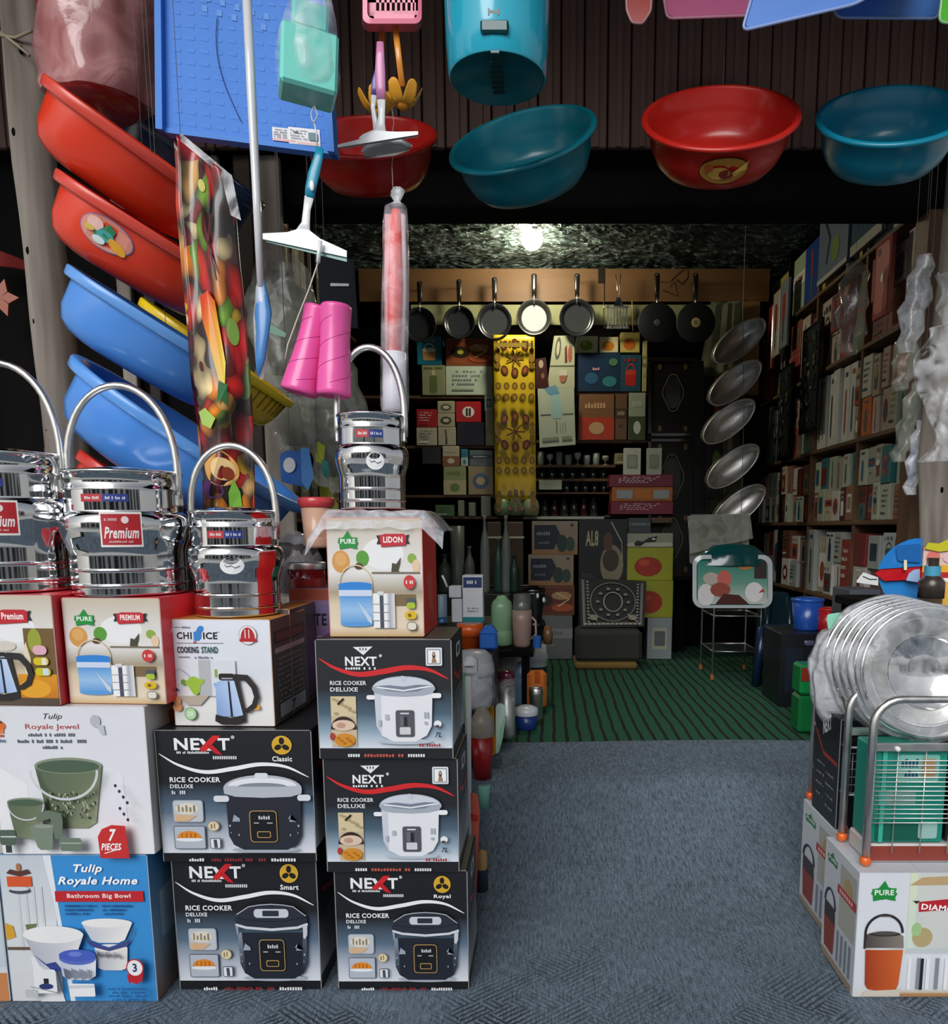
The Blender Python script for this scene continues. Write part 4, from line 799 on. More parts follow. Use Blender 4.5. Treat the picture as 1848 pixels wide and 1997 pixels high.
# ================================================================ THINGS HUNG UNDER THE AWNING
ROOFZ = 3.3
def wire(m_, p, q=None, r=.0007, col='#7c7c78'):
    q = q or Vector((p[0], p[1], ROOFZ)); m_.tube([Vector(p), (Vector(p) + Vector(q)) / 2 + Vector((.003, 0, 0)), Vector(q)], r, 5, col, 'matte')
def basin_prof(R, D):
    return [(.001, 0), (.64 * R, 0), (.70 * R, .02 * D), (.80 * R, .2 * D), (.88 * R, .5 * D), (.915 * R, .86 * D), (.93 * R, .88 * D), (.97 * R, .88 * D), (1.0 * R, .91 * D), (1.01 * R, .95 * D), (1.0 * R, .985 * D), (.97 * R, 1.0 * D), (.93 * R, .99 * D), (.905 * R, .93 * D), (.87 * R, .6 * D), (.79 * R, .22 * D), (.66 * R, .05 * D), (.001, .035 * D)]
def tub_prof(R, D):
    return [(r * R if r > .01 else r, z * D) for r, z in [(.001, 0), (.44, 0), (.61, .015), (.745, .07), (.845, .19), (.90, .40), (.92, .8), (.928, .82), (.985, .83), (1.0, .85), (1.01, .97), (1.0, 1.0), (.94, 1.0), (.905, .97), (.88, .5), (.82, .24), (.59, .06), (.001, .05)]]
def basin(name, label, cpx, rpx, D, tilt, roll, d, col, sticker=None, sy=1, rimcol=None, mat='plastic', cat='basin', group=None, wires=True, lat=None):
    q1, q2 = (W(cpx[0] + s_ * rpx * cos(roll), cpx[1] + s_ * rpx * sin(roll), d) - Vector((0, 0, CZ)) for s_ in (-1, 1)); ln = (q1.length + q2.length) / 2
    q1, q2 = q1.normalized() * ln, q2.normalized() * ln; c = (q1 + q2) / 2 + Vector((0, 0, CZ)); R = (q2 - q1).length / 2.02
    v_ = (c - Vector((0, 0, CZ))).normalized(); xa = (q2 - q1).normalized(); n0 = xa.cross(v_); n_ = n0 * cos(tilt) - v_ * sin(tilt); ya = n_.cross(xa)
    M = Matrix.Translation(c) @ Matrix(((xa.x, ya.x, n_.x, 0), (xa.y, ya.y, n_.y, 0), (xa.z, ya.z, n_.z, 0), (0, 0, 0, 1))) @ Matrix.Translation((0, 0, -.95 * D))
    root = thing(name, label, cat, c, group)
    pr = (tub_prof if cat in ('tub', 'basket') else basin_prof)(R, D)
    m_ = MB(mat, col); m_.lathe(pr[:7], 56, M=M, sy=sy); m_.lathe(pr[12:], 56, M=M, sy=sy); m_.build('bowl', root)
    m_ = MB(mat, rimcol or col); m_.lathe(pr[6:13], 56, M=M, sy=sy); m_.build('rim', root)
    if lat:
        m_ = MB(mat, lat); 
        for j in range(9):
            z = .1 * D + .75 * D * j / 8; t = min(1, z / D); rr_ = R * (.72 + .2 * t ** .6)
            m_.tube([M @ Vector((rr_ * cos(a) * 1.012, rr_ * sin(a) * 1.012 * sy, z)) for a in [2 * pi * i / 40 for i in range(40)]], .0025, 5, closed=True)
        for i in range(48):
            a = 2 * pi * i / 48; m_.tube([M @ Vector((R * r * cos(a) * 1.012, R * r * sin(a) * 1.012 * sy, z * D)) for r, z in ((.72, .06), (.83, .25), (.9, .52), (.93, .85))], .0022, 4)
        o = m_.build('lattice', root); o['kind'] = 'stuff'
    if sticker:
        a0, z0_, hw, hh, fn = sticker
        def f(u, v, k):
            a = a0 + hw * (2 * u / 100 - 1) / R; z = (z0_ + hh * (1 - 2 * v / 60)) ; t = z / D
            for (r_a, z_a), (r_b, z_b) in zip(pr[1:8], pr[2:9]):
                if z <= z_b: rr_ = r_a + (r_b - r_a) * max(0, (z - z_a) / max(1e-6, z_b - z_a)); break
            rr_ += .003 + k
            return M @ Vector((rr_ * sin(a), -rr_ * cos(a) * sy, z))
        c_ = Cv(f, layer=.0006); fn(c_); c_.mb.build('sticker', root)
    if wires:
        m_ = MB('matte'); p = M @ Vector((0, R * sy * .97, D)); wire(m_, p); m_.build('hanging_wire', root)
    return root
def st_bowl(c):
    c.ell(50, 30, 50, 29, '#3a2416', 28); c.ell(50, 30, 48, 27, '#c98a2e', 28); c.ell(40, 34, 22, 13, '#e2b04a', 18); c.ell(56, 36, 16, 10, '#8a2f22', 16); c.poly([(66, 34), (96, 14), (92, 30), (72, 44)], '#e8b850'); c.ell(20, 22, 9, 7, '#a84a1e', 12)
def st_fruit(c):
    c.ell(50, 30, 50, 30, '#6d6a9c', 30); c.ell(50, 30, 48, 28, '#d98a78', 30); c.ell(28, 22, 16, 12, '#e3b3a8', 14); c.poly([(30, 40), (52, 10), (66, 18), (60, 40), (46, 46)], '#1f7a4c'); c.ell(52, 34, 16, 10, '#3f9c9a', 16); c.ell(76, 42, 18, 9, '#e8a62a', 14, rot=.4); c.ell(44, 46, 12, 7, '#cfe0e0', 12); c.ell(22, 34, 10, 5, '#c9b43c', 10)
S4 = radians(20)
basin('plastic_basin', 'red round basin hung behind the blue tray and window wipers', (717, 266), 136, .135, radians(15), radians(-2), 2.55, '#b5201a')
basin('plastic_basin', 'teal round basin hung steeply tilted below the pedal bin', (1019, 270), 150, .135, radians(18), radians(-16), 2.4, '#0f7f92')
basin('plastic_basin', 'red round basin with food sticker hung above the shop entrance', (1407, 228), 157, .14, S4, radians(-1), 2.4, '#c8261c', (.12, .07, .08, .042, st_bowl))
basin('plastic_basin', 'teal round basin hung level beside the red basin with food sticker', (1742, 224), 153, .14, S4, radians(-1), 2.4, '#0f86a4')
def tub(label, p1, p2, D, ext, d, col, sticker=None, rim=None, sy=.62, **k):
    cx, cy = (p1[0] + p2[0]) / 2, (p1[1] + p2[1]) / 2; L = math.hypot(p2[0] - p1[0], p2[1] - p1[1]) / 2; a = math.atan2(p2[1] - p1[1], p2[0] - p1[0])
    return basin(k.pop('name', 'washing_tub'), label, (cx, cy), L, D, ext, a, d, col, sticker, sy, rim, cat=k.pop('cat', 'tub'), **k)
tub('navy washing tub half hidden behind the topmost red tub', (240, 190), (516, 405), .22, radians(3), 2.62, '#14284a', sy=.5)
tub('topmost red washing tub of the slanted hanging row', (81, 146), (440, 409), .15, radians(1), 2.02, '#de3a1e', None, '#dc4c3e')
tub('red washing tub with oval fruit sticker, second in the slanted row', (106, 332), (470, 562), .148, radians(1.5), 2.02, '#e03c20', (-.42, .082, .070, .036, st_fruit), '#dc4c3e')
tub('upper blue washing tub of the slanted hanging row', (128, 518), (486, 742), .145, radians(2), 2.02, '#4f8fe0', None, '#69a3ea')
tub('lower blue washing tub with visible dark inside in the slanted row', (138, 694), (594, 990), .165, radians(7), 2.03, '#4a8ce0', None, '#5f9de8')
tub('red washing tub lowest of the slanted row behind the steel cans', (152, 880), (430, 1060), .16, radians(2), 2.08, '#cc2418', None, '#d03228', wires=False)
tub('yellow lattice basket wedged between the blue washing tubs', (272, 582), (573, 789), .15, radians(2), 2.5, '#f0c41a', None, '#f8d422', name='lattice_basket', cat='basket', lat='#8a6a10')
m_ = MB('plastic', '#2f8f6a'); m_.prism([(522, 634), (528, 632), (558, 650), (556, 658), (520, 648)], lambda x, y: W(x, y, 2.2), lambda x, y: W(x, y, 2.22)); one(m_, 'pan_handle', 'dark green handle tip sticking out beside the plastic wrapped mop', 'handle')
# bagged red tub at the top
def bag(mb, cpx, d, prof, mat, wob=.12, sq=.8, n=48, tilt=0):
    vs = []; fs = []; N = len(prof)
    for j, (py, r, dx) in enumerate(prof):
        c = W(cpx + dx, py, d); rr_ = r / SCL(py, d)
        for i in range(n):
            a = 2 * pi * i / n; q = rr_ * (1 + wob * noise.noise(Vector((cos(a) * 2.2, sin(a) * 2.2, py * .011))) + wob * .4 * noise.noise(Vector((cos(a) * 6, sin(a) * 6, py * .03))))
            vs.append(c + Vector((q * cos(a), q * sin(a) * sq, 0)))
    for j in range(N - 1):
        for i in range(n): fs.append((j * n + i, j * n + (i + 1) % n, (j + 1) * n + (i + 1) % n, (j + 1) * n + i))
    mb.add(vs, fs, '#cccccc', mat, True)
root = thing('bagged_tub', 'dark red tub in a pink clouded plastic bag beside the pale pole', 'tub', W(190, 205, 2.28))
m_ = MB('plastic', '#a3201c'); c = W(188, 212, 2.28); m_.lathe([(.001, 0), (.102, 0), (.112, .02), (.128, .34), (.134, .35), (.126, .36), (.001, .34)], 40, M=Matrix.Translation(c)); m_.build('tub_body', root)
m_ = MB(); bag(m_, 190, 2.28, [(-120, 104, 0), (-60, 106, 1), (0, 104, 0), (40, 107, 2), (80, 104, -2), (120, 107, 2), (150, 103, 0), (175, 100, 2), (192, 100, 0), (204, 93, 0)], 'film_pink', .10, .85, 64); m_.build('plastic_bag', root)
m_ = MB(); wire(m_, W(190, -110, 2.28)); m_.build('hanging_wire', root)
# blue tray
root = thing('plastic_tray', 'large blue rectangular tray hung upright with a paper label', 'tray', W(480, 300, 1.98))
d = 1.98; TL, TR, BL, BR = W(312, -120, d), W(634, -120, d), W(315, 263, d), W(660, 308, d)
def tr(u, v, k=0): return TL.lerp(TR, u).lerp(BL.lerp(BR, u), v) + Vector((0, -k, 0))
m_ = MB('dull', '#3a7fdc')
m_.grid(lambda u, v: tr(.03 + .93 * u, v * .985, .012 + .0 * u), 2, 2, smooth=False, thick=(0, .003, 0))
for i in range(11): 
    for j in range(15):
        u, v = .08 + i * .08, .06 + j * .062; dx = .012
        m_.add([tr(u, v, .0123), tr(u, v + .018, .0123), tr(u + .05, v + .022, .0128), tr(u + .05, v + .004, .0128)], [(0, 1, 2, 3)], '#3d83e0')
tp_ = m_.build('tray_panel', root)
m_ = MB('dull', '#4084dc')
def strip(a, b_, w0, w1): m_.prism([a, (a[0] + w0, a[1]), (b_[0] + w1, b_[1]), b_], lambda u, v: tr(u, v, .03), lambda u, v: tr(u, v, -.012))
strip((0, 0), (0, 1), .038, .038); strip((.955, 0), (.955, 1), .04, .04)
m_.prism([(0, .975), (1, .975), (1, 1), (0, 1)], lambda u, v: tr(u, v, .016), lambda u, v: tr(u, v, -.012)); m_.build('rim', root)
m_ = MB('dull', '#5a94e2')
for i in range(2):
    for j in range(5):
        u, v = .26 + j * .085 + i * .02, .34 + j * .018 - i * .05; m_.add([tr(u, v, .0135), tr(u, v + .03, .0135), tr(u + .03, v + .034, .0135), tr(u + .03, v + .004, .0135)], [(0, 1, 2, 3)])
m_.build('embossed_mark', tp_)
def lf(u, v, k): return tr(.64 + .27 * u / 100, .895 + .085 * v / 60 - .02 * u / 100 * .2, .014 + k)
c_ = Cv(lf); c_.rect(0, 6, 48, 50, '#d9dade'); c_.rect(34, 0, 100, 56, '#e3e4e8'); c_.rect(0, 44, 48, 52, '#d99a9a'); c_.rect(50, 46, 98, 54, '#e0b4a8')
for i in range(4): blob_line(c_, 3, 12 + i * 8, 28, 4, '#5a5f6c', 9); blob_line(c_, 38, 8 + i * 9, 36, 4, '#6a6f7c', 11)
c_.rr(76, 14, 96, 40, 3, '#3a6a78'); c_.rect(44, 14, 56, 18, '#34363c'); o = c_.mb.build('label', tp_); o['label'] = 'white printed paper label'
m_ = MB('matte', '#1a2a52'); m_.tube([tr(.35 + .12 * (1 - cos(t * 1.6)) - .03 * sin(t * 3), .40 + .5 * t, .016) for t in [i / 14 for i in range(15)]], .0009, 4); m_.build('scratch', tp_)
m_ = MB(); wire(m_, tr(.2, 0)); wire(m_, tr(.8, 0)); m_.build('hanging_wire', root)
# fruit printed oilcloth
root = thing('oilcloth', 'folded oilcloth printed with red and yellow fruit hung beside the white mop pole', 'tablecloth', W(440, 995, 1.82))
Lp = [(348, 268), (352, 400), (364, 560), (378, 740), (392, 880), (402, 992)]; Rp = [(447, 345), (462, 430), (475, 600), (488, 760), (494, 900), (497, 998)]
def ip(P_, t):
    t *= len(P_) - 1; i = min(len(P_) - 2, int(t)); f = t - i; return P_[i][0] + (P_[i + 1][0] - P_[i][0]) * f, P_[i][1] + (P_[i + 1][1] - P_[i][1]) * f
def cl(u, v):
    a, b_ = ip(Lp, v), ip(Rp, v); p = W(a[0] + (b_[0] - a[0]) * u, a[1] + (b_[1] - a[1]) * u, 1.82)
    return p + Vector((0, .016 * sin(u * 6 + v * 3) + .010 * noise.noise(Vector((u * 3, v * 6, 3))) - .02 * abs(u - .5), 0))
m_ = MB('fruit_print'); m_.grid(cl, 26, 70, mat='fruit_print', thick=(0, .004, 0)); m_.build('printed_sheet', root)
m_ = MB('fruit_print'); m_.grid(lambda u, v: cl(u, v) + Vector((-.012 - .004 * sin(v * 5), .012, -.004)), 10, 40, mat='fruit_print', thick=(0, .004, 0)); m_.build('folded_layer', root)
m_ = MB('fruit_print')
# big printed fruits laid along the sheet
def clf(u, v, k): p = cl(u / 100, v / 500); return p + Vector((0, -.0016 - k, 0))
c_ = Cv(clf, layer=.0005)
for f in [(40, 55, 8, 11, '#c9c46a'), (80, 235, 9, 16, '#7fa646'), (40, 425, 32, 32, '#e6a85a'), (45, 425, 22, 21, '#f0cf90'), (54, 432, 10, 12, '#9c3c1c'), (24, 465, 22, 16, '#5b2a68')]: c_.ell(*f, 24)
c_.poly([(62, 440), (72, 465), (74, 500), (50, 500), (52, 468)], '#7ec040'); c_.poly([(4, 345), (20, 338), (40, 350), (28, 366), (10, 362)], '#a6c860'); c_.poly([(22, 205), (40, 196), (56, 206), (60, 240), (66, 275), (62, 300), (52, 296), (40, 262), (26, 232)], None, ['#d8381c', '#e0481c', '#e8621c', '#e8b81e', '#eed22a', '#e0c020', '#e8c820', '#e8a01c', '#d8501c']); c_.rib([(44, 110), (56, 150), (60, 180)], 4, '#3c0f14'); c_.rib([(60, 105), (52, 140), (66, 170)], 3, '#5a1a1c')
c_.poly([(52, 298), (66, 300), (62, 330), (54, 322), (46, 330)], '#1f6a34'); c_.mb.build('fruit_motif', root)
m_ = MB('film'); m_.prism([(350, 262), (356, 262), (452, 342), (470, 430), (450, 420), (430, 340), (352, 275)], lambda x, y: W(x, y, 1.80), lambda x, y: W(x, y, 1.802)); m_.build('film_sleeve', root)
m_ = MB(); wire(m_, W(352, 268, 1.82)); m_.build('hanging_wire', root)
# mop
root = thing('mop', 'white metal mop pole with its blue head wrapped in plastic', 'mop', W(513, 740, 1.72))
m_ = MB('gloss', '#d9dade'); m_.tube([W(477, -90, 1.72), W(490, 180, 1.72), W(500, 380, 1.72), W(508, 560, 1.72)], [.0095, .0095, .0085, .007], 12); m_.build('pole', root)
m_ = MB('plastic', '#5fa4d8'); m_.tube([W(508, 545, 1.72), W(511, 575, 1.72), W(513, 610, 1.715), W(512, 650, 1.71), W(507, 700, 1.71), W(503, 735, 1.71)], [.007, .013, .019, .014, .011, .002], 10, '#3f7fc0', flat=(1, 0, 0)); m_.build('mop_head', root)
m_ = MB(); bag(m_, 509, 1.72, [(545, 4, -2), (560, 9, -1), (590, 13, 1), (620, 17, 2), (650, 15, 1), (690, 12, 0), (720, 8, 0), (740, 3, 1)], 'film_thick', .15, .5, 24); m_.build('plastic_wrap', root)
# bagged teal box
root = thing('bagged_box', 'mint green box in a tied plastic bag hung before the blue tray', 'bag', W(600, 205, 1.72))
m_ = MB('plastic', '#58b8b0'); c = W(601, 120, 1.72); m_.T = Matrix.Translation(c) @ Matrix.Rotation(radians(22), 4, 'Z') @ Matrix.Rotation(radians(4), 4, 'Y'); m_.box(-.056, .056, -.042, .042, -.070, .045, '#7fe0d2', bev=.006); m_.box(-.036, .036, -.03, .03, .046, .10, '#6fd0cc', bev=.006); m_.build('mint_box', root)
m_ = MB(); bag(m_, 601, 1.72, [(-60, 22, 5), (0, 40, 4), (40, 50, 0), (80, 58, -1), (120, 61, -1), (150, 62, 0), (174, 58, -2), (188, 38, 6), (200, 14, 9), (208, 3, 11)], 'film', .12, .8, 40); m_.build('plastic_bag', root)
m_ = MB('matte', '#d8dce4'); m_.tube([W(612, 207, 1.72), W(606, 222, 1.72), W(609, 236, 1.72), W(613, 238, 1.715), W(619, 224, 1.72), W(613, 207, 1.72)], .0015, 5); m_.tube([W(612, 236, 1.72), W(617, 262, 1.72), W(618, 286, 1.72)], .0016, 5); m_.build('string_loop', root)
# squeegees
def squeegee(label, hp, stem, blade, d, hc, bc, strip_c, hr=9, pad=None):
    root = thing('squeegee', label, 'squeegee', W(*stem[-1], d))
    sc = 1 / SCL(hp[0][1], d)
    m_ = MB('plastic', hc); m_.tube([W(*p, d) for p in hp], [hr * sc * f for f in (.75, .95, 1.15, 1.1, .95)][:len(hp)], 12, flat=(1, 0, 0)); gp = m_.build('grip', root)
    if pad: m_ = MB('plastic', '#e8ecee'); c = W(*pad, d - .008); m_.sphere(c, 5 * sc, sz=2, sy=.5, n=12, m_=8); m_.build('grip_button', gp)
    m_ = MB('plastic', bc); m_.tube([W(*p, d) for p in stem], [hr * sc * f for f in (.95, .75, .85, 1.6)], 12, flat=(1, 0, 0))
    (x0, y0), (x1, y1), th = blade; xm, ym = stem[-1]
    P_ = [(x0, y0), (xm - 30, ym + (y0 - ym) * .45 - 3), (xm - 8, ym - 10), (xm + 12, ym - 8), (xm + 34, ym + (y1 - ym) * .4 - 4), (x1, y1), (x1, y1 + th * .8), (x0, y0 + th * .7)]
    m_.prism(P_, lambda x, y: W(x, y, d - .008), lambda x, y: W(x, y, d + .008)); bh = m_.build('blade_holder', root)
    m_ = MB('plastic', strip_c); m_.prism([(x0 + 2, y0 + th * .7), (x1, y1 + th * .8), (x1, y1 + th * 1.35), (x0 + 8, y0 + th * 1.05)], lambda x, y: W(x, y, d - .003), lambda x, y: W(x, y, d + .003)); m_.build('rubber_blade', bh)
    return root
r_ = squeegee('teal handled white squeegee hanging from the tied bag', [(624, 288), (620, 310), (612, 338), (606, 365), (603, 386)], [(603, 384), (598, 410), (596, 435), (590, 456)], ((512, 455), (676, 489), 16), 1.70, '#1d90b0', '#e4e6e8', '#5f9a90', 10, (608, 362))
m_ = MB('plastic', '#e6ecee'); m_.tube([W(624, 470, 1.68), W(622, 492, 1.68), W(620, 512, 1.68)], .0045, 8); m_.build('clip', r_)
m_ = MB('matte', '#cfcabc'); m_.tube([W(620, 512, 1.69), W(602, 565, 1.69), W(582, 615, 1.69), W(561, 672, 1.69), W(556, 700, 1.69)], .0016, 5); m_.build('cord', r_)
squeegee('pink handled white squeegee hanging before the red basin', [(741, 82), (741, 110), (741, 140), (742, 170), (743, 195)], [(743, 193), (744, 220), (743, 240), (740, 264)], ((658, 282), (815, 256), 8), 1.86, '#d88ab8', '#eef0f2', '#8a8a8a', 9)
r_ = squeegee('white squeegee with violet grip just behind the pink handled one', [(737, 130), (734, 145), (731, 160), (730, 172), (729, 186)], [(729, 186), (727, 210), (731, 235), (738, 262)], ((700, 268), (760, 268), 4), 1.90, '#6a5aa8', '#e6e8ea', '#b8b8b8', 6)
m_ = MB('plastic', '#9fa3a3'); m_.prism([(706, 297), (714, 280), (742, 270), (778, 270), (799, 280), (802, 286), (796, 294), (750, 302), (712, 307)], lambda x, y: W(x, y, 1.89), lambda x, y: W(x, y, 1.93)); m_.prism([(709, 306), (750, 301), (796, 293), (798, 286), (800, 293), (770, 303), (712, 310)], lambda x, y: W(x, y, 1.885), lambda x, y: W(x, y, 1.89), '#35302c'); m_.tube([W(705, 296, 1.88), W(716, 279, 1.88), W(745, 269, 1.88), W(780, 269, 1.88), W(803, 284, 1.88)], .0022, 6, '#e8e8e8')
m_.build('scraper_plate', r_)
m_ = MB('matte', '#c9c2b8'); m_.tube([W(764, 212, 1.92), W(768, 240, 1.92), W(764, 262, 1.92), W(766, 300, 1.92), W(764, 322, 1.92), W(766, 368, 1.9)], .0009, 4); one(m_, 'wire_hook', 'thin wire hanging from the orange petals to the tied film roll', 'wire')
# orange flower ladles
def ladle(label, p0, p1, fc, d, k):
    root = thing('flower_ladle', label, 'ladle', W(*fc, d)); m_ = MB('plastic', '#e8963c'); m_.tube([W(*p0, d), W(*p1, d)], .0075, 10, flat=(1, 0, 0)); m_.build('stick', root)
    c = W(*fc, d); sc = 1 / SCL(fc[1], d)
    for i in range(6):
        m_ = MB('plastic', '#eda42c'); a = 2 * pi * i / 6 + k; w0 = .42
        def pet(u, v): 
            b_ = a + (u - .5) * 1.15 * (1 - v * v * .55); r = sc * (9 + 30 * v ** .8); return c + Vector((r * cos(b_), r * sin(b_) * .8, sc * (-20 + 34 * v * v - 6 * (abs(u - .5) * 2) ** 2 * v)))
        m_.grid(pet, 6, 6, thick=(0, 0, .002)); m_.build('petal', root)
    m_ = MB('plastic', '#d98a1c'); m_.sphere(c - Vector((0, 0, 18 * sc)), 11 * sc, n=14, m_=8); m_.build('flower_cup', root)
    return root
ladle('orange flower ended ladle hung further out behind the squeegees', (769, 40), (784, 168), (784, 184), 1.98, .2)
ladle('orange flower ended ladle mostly hidden by the pink squeegee handle', (745, 40), (742, 180), (737, 196), 2.04, .5)
# pink slotted basket
root = thing('plastic_basket', 'pink slotted basket hung at the top over the ladles', 'basket', W(764, 60, 1.95))
d = 1.95
def ringw(mb, outer, inner, f0, f1):      # walls between two outlines
    n = len(outer); vs = [f0(*p) for p in outer] + [f1(*p) for p in inner]; mb.add(vs, [(i, (i + 1) % n, n + (i + 1) % n, n + i) for i in range(n)], None, None, True)
A_ = rrp(707, -90, 822, 46, 14); B_ = rrp(716, -84, 815, 36, 12); C_ = rrp(706, -92, 823, 62, 16)
m_ = MB('plastic', '#e87090'); ringw(m_, A_, C_, lambda x, y: W(x, y, d), lambda x, y: W(x, y, d + .09)); ringw(m_, A_, B_, lambda x, y: W(x, y, d), lambda x, y: W(x, y, d - .002)); ringw(m_, B_, B_, lambda x, y: W(x, y, d - .002), lambda x, y: W(x, y, d + .012)); m_.build('basket_wall', root)
m_ = MB('plastic', '#e0688a')
def bw(a, b_, c, e): m_.prism([(a, b_), (c, b_), (c, e), (a, e)], lambda x, y: W(x, y, d + .010), lambda x, y: W(x, y, d + .014))
for r in range(4):
    y1 = 24 - r * 22; bw(716, y1 - 3, 815, y1 + 3)
    for i in range(9): 
        x = 724 + i * 10.2; bw(x + 5, y1 - 22, x + 10.2 - 1, y1)
bw(716, 21, 815, 38); bw(716, -80, 729, 38); bw(808, -80, 815, 38); m_.build('slotted_base', root)
m_ = MB(); wire(m_, W(764, -88, d)); m_.build('hanging_wire', root)
# pedal bin
root = thing('pedal_bin', 'tall teal pedal bin hung over the entrance showing its underside', 'bin', W(970, 158, 1.95))
d = 1.95; c = W(970, 156, d); M = Matrix.Translation(c); sc = 1 / SCL(150, d)
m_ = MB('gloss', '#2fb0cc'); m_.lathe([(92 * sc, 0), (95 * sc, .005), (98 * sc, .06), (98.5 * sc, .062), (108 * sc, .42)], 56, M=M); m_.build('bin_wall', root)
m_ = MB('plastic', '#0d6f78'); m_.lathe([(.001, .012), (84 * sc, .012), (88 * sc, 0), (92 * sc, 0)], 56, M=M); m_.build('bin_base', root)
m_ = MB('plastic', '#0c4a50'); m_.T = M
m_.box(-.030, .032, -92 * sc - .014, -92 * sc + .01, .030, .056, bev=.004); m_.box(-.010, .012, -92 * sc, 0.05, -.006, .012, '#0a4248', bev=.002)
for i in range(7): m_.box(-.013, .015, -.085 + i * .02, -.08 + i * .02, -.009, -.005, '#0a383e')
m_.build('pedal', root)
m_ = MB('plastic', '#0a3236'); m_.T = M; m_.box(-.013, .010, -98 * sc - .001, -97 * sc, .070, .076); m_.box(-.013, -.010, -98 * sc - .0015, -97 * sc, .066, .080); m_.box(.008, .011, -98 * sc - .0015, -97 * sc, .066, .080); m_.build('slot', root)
m_ = MB(); wire(m_, c + Vector((.02, 0, .42))); m_.build('hanging_wire', root)
# film bag with red roll
root = thing('bagged_roll', 'red striped roll in a long knotted plastic sleeve', 'roll', W(770, 805, 1.78))
d = 1.78
m_ = MB('fabric', '#d8645c'); m_.tube([W(772, 410, d), W(771, 560, d), W(769, 690, d)], [.010, .017, .015], 14, '#f04038'); m_.tube([W(782, 420, d + .01), W(784, 560, d + .01), W(780, 690, d + .01)], .010, 10, '#f0d8dc'); m_.tube([W(758, 420, d + .01), W(757, 560, d + .01), W(758, 690, d + .01)], .009, 10, '#e9a4a6'); m_.build('roll_cloth', root)
m_ = MB('card', '#e9e6f0'); m_.tube([W(769, 688, d), W(769, 750, d), W(770, 800, d)], [.026, .027, .027], 18, '#e6e4ee'); m_.build('paper_end', root)
m_ = MB(); bag(m_, 771, d, [(398, 14, 3), (404, 22, 1), (440, 25, 0), (520, 26, 0), (600, 27, -1), (690, 27, -2), (740, 28, -2), (790, 28, -2), (806, 26, -1)], 'film_milk', .05, .8, 28); m_.build('plastic_sleeve', root)
m_ = MB(); bag(m_, 775, d, [(366, 8, 0), (372, 13, 2), (382, 11, 0), (392, 6, 0), (399, 12, 0)], 'film_thick', .5, .7, 20); m_.build('knot', root)
# pink tubes
def ptube(label, t0, t1, w0, w1, d, grp=None):
    a, b_ = W(*t0, d), W(*t1, d); sc = 1 / SCL(t0[1], d); root = thing('pink_tube', label, 'tube', b_); L = (b_ - a).length; M = Matrix.Translation(a) @ rot_dir(b_ - a).to_4x4()
    r0, r1 = w0 / 2 * sc, w1 / 2 * sc; N = 30
    m_ = MB('plastic', '#ee5aa8'); pr = [(.001, -.001), (r0 * .9, -.001), (r0, .004)]
    for i in range(N + 1): t = i / N; pr.append((r0 + (r1 - r0) * (t ** 1.8) - .0022 * sin(pi * min(1, t * 1.3)), .006 + (L - .012) * t))
    pr += [(r1 * .93, L - .003), (r1 * .82, L), (r1 * .8, L - .006), (.001, L - .006)]
    m_.lathe(pr, 40, '#ee5aa8', M=M); m_.build('tube_wall', root)
    m_ = MB('plastic', '#c83c88')
    for a1 in (0, pi):
        pts = []
        for i in range(60):
            t = .12 + .78 * i / 59; a_ = a1 + 2 * pi * 1.5 * i / 59; rr_ = r0 + (r1 - r0) * (t ** 1.8) - .0022 * sin(pi * min(1, t * 1.3)); pts.append(M @ Vector((rr_ * cos(a_) * .995, rr_ * sin(a_) * .995, .006 + (L - .012) * t)))
        m_.tube(pts, .0009, 5)
    m_.build('spiral_groove', root)
    return root
ptube('pink plastic tube leaning outward, hanging nearer the mop', (622, 600), (583, 768), 54, 74, 1.72)
ptube('pink plastic tube hanging straight, nearer the film sleeve', (655, 596), (651, 774), 60, 68, 1.70)
# tubs whose undersides show at the top edge
def hung_tub(label, poly, d, dd, col, shr=.86, mat='plastic', ridge=None):
    cx = sum(p[0] for p in poly) / len(poly); cy = min(p[1] for p in poly)
    root = thing('plastic_tub', label, 'tub', W(cx, max(p[1] for p in poly), d))
    f = lambda dd_, s_: (lambda x, y: W(cx + (x - cx) * s_, cy + (y - cy) * s_, d + dd_))
    m_ = MB(mat, col); n = len(poly); rings = [(0, .97), (.006, 1.0), (dd * .5, .95), (dd, shr), (dd + .006, shr * .95)]
    vs = []; 
    for a, s_ in rings: vs += [f(a, s_)(*p) for p in poly]
    fs = [(j * n + i, j * n + (i + 1) % n, (j + 1) * n + (i + 1) % n, (j + 1) * n + i) for j in range(4) for i in range(n)] + [tuple(range(n)), tuple(range(5 * n - 1, 4 * n - 1, -1))]
    m_.add(vs, fs[:-2], None, None, True); m_.add(vs, fs[-2:], None, None, False); m_.build('tub_body', root)
    m_ = MB(mat, mix(col, '#ffffff', .25)); m_.tube([f(-.002, 1.0)(*p) for p in poly], .004, 6, closed=True); m_.build('rim', root)
    m_ = MB(); wire(m_, f(.05, .9)(cx, cy)); m_.build('hanging_wire', root)
    return root
def rcorner(pts, r=14, n=4):
    out = []
    for i, p in enumerate(pts):
        a, b_, c = Vector(pts[i - 1]), Vector(p), Vector(pts[(i + 1) % len(pts)]); u, v = (a - b_).normalized(), (c - b_).normalized(); q0, q1 = b_ + u * r, b_ + v * r
        for k in range(n + 1): t = k / n; out.append(tuple((1 - t) ** 2 * q0 + 2 * t * (1 - t) * b_ + t * t * q1))
    return out
hung_tub('dark red oval tub end showing at the top edge beside the pink tub', rcorner([(1218, -80), (1275, -80), (1268, 22), (1252, 46), (1232, 44), (1222, 20)], 6), 2.3, .12, '#b02a22')
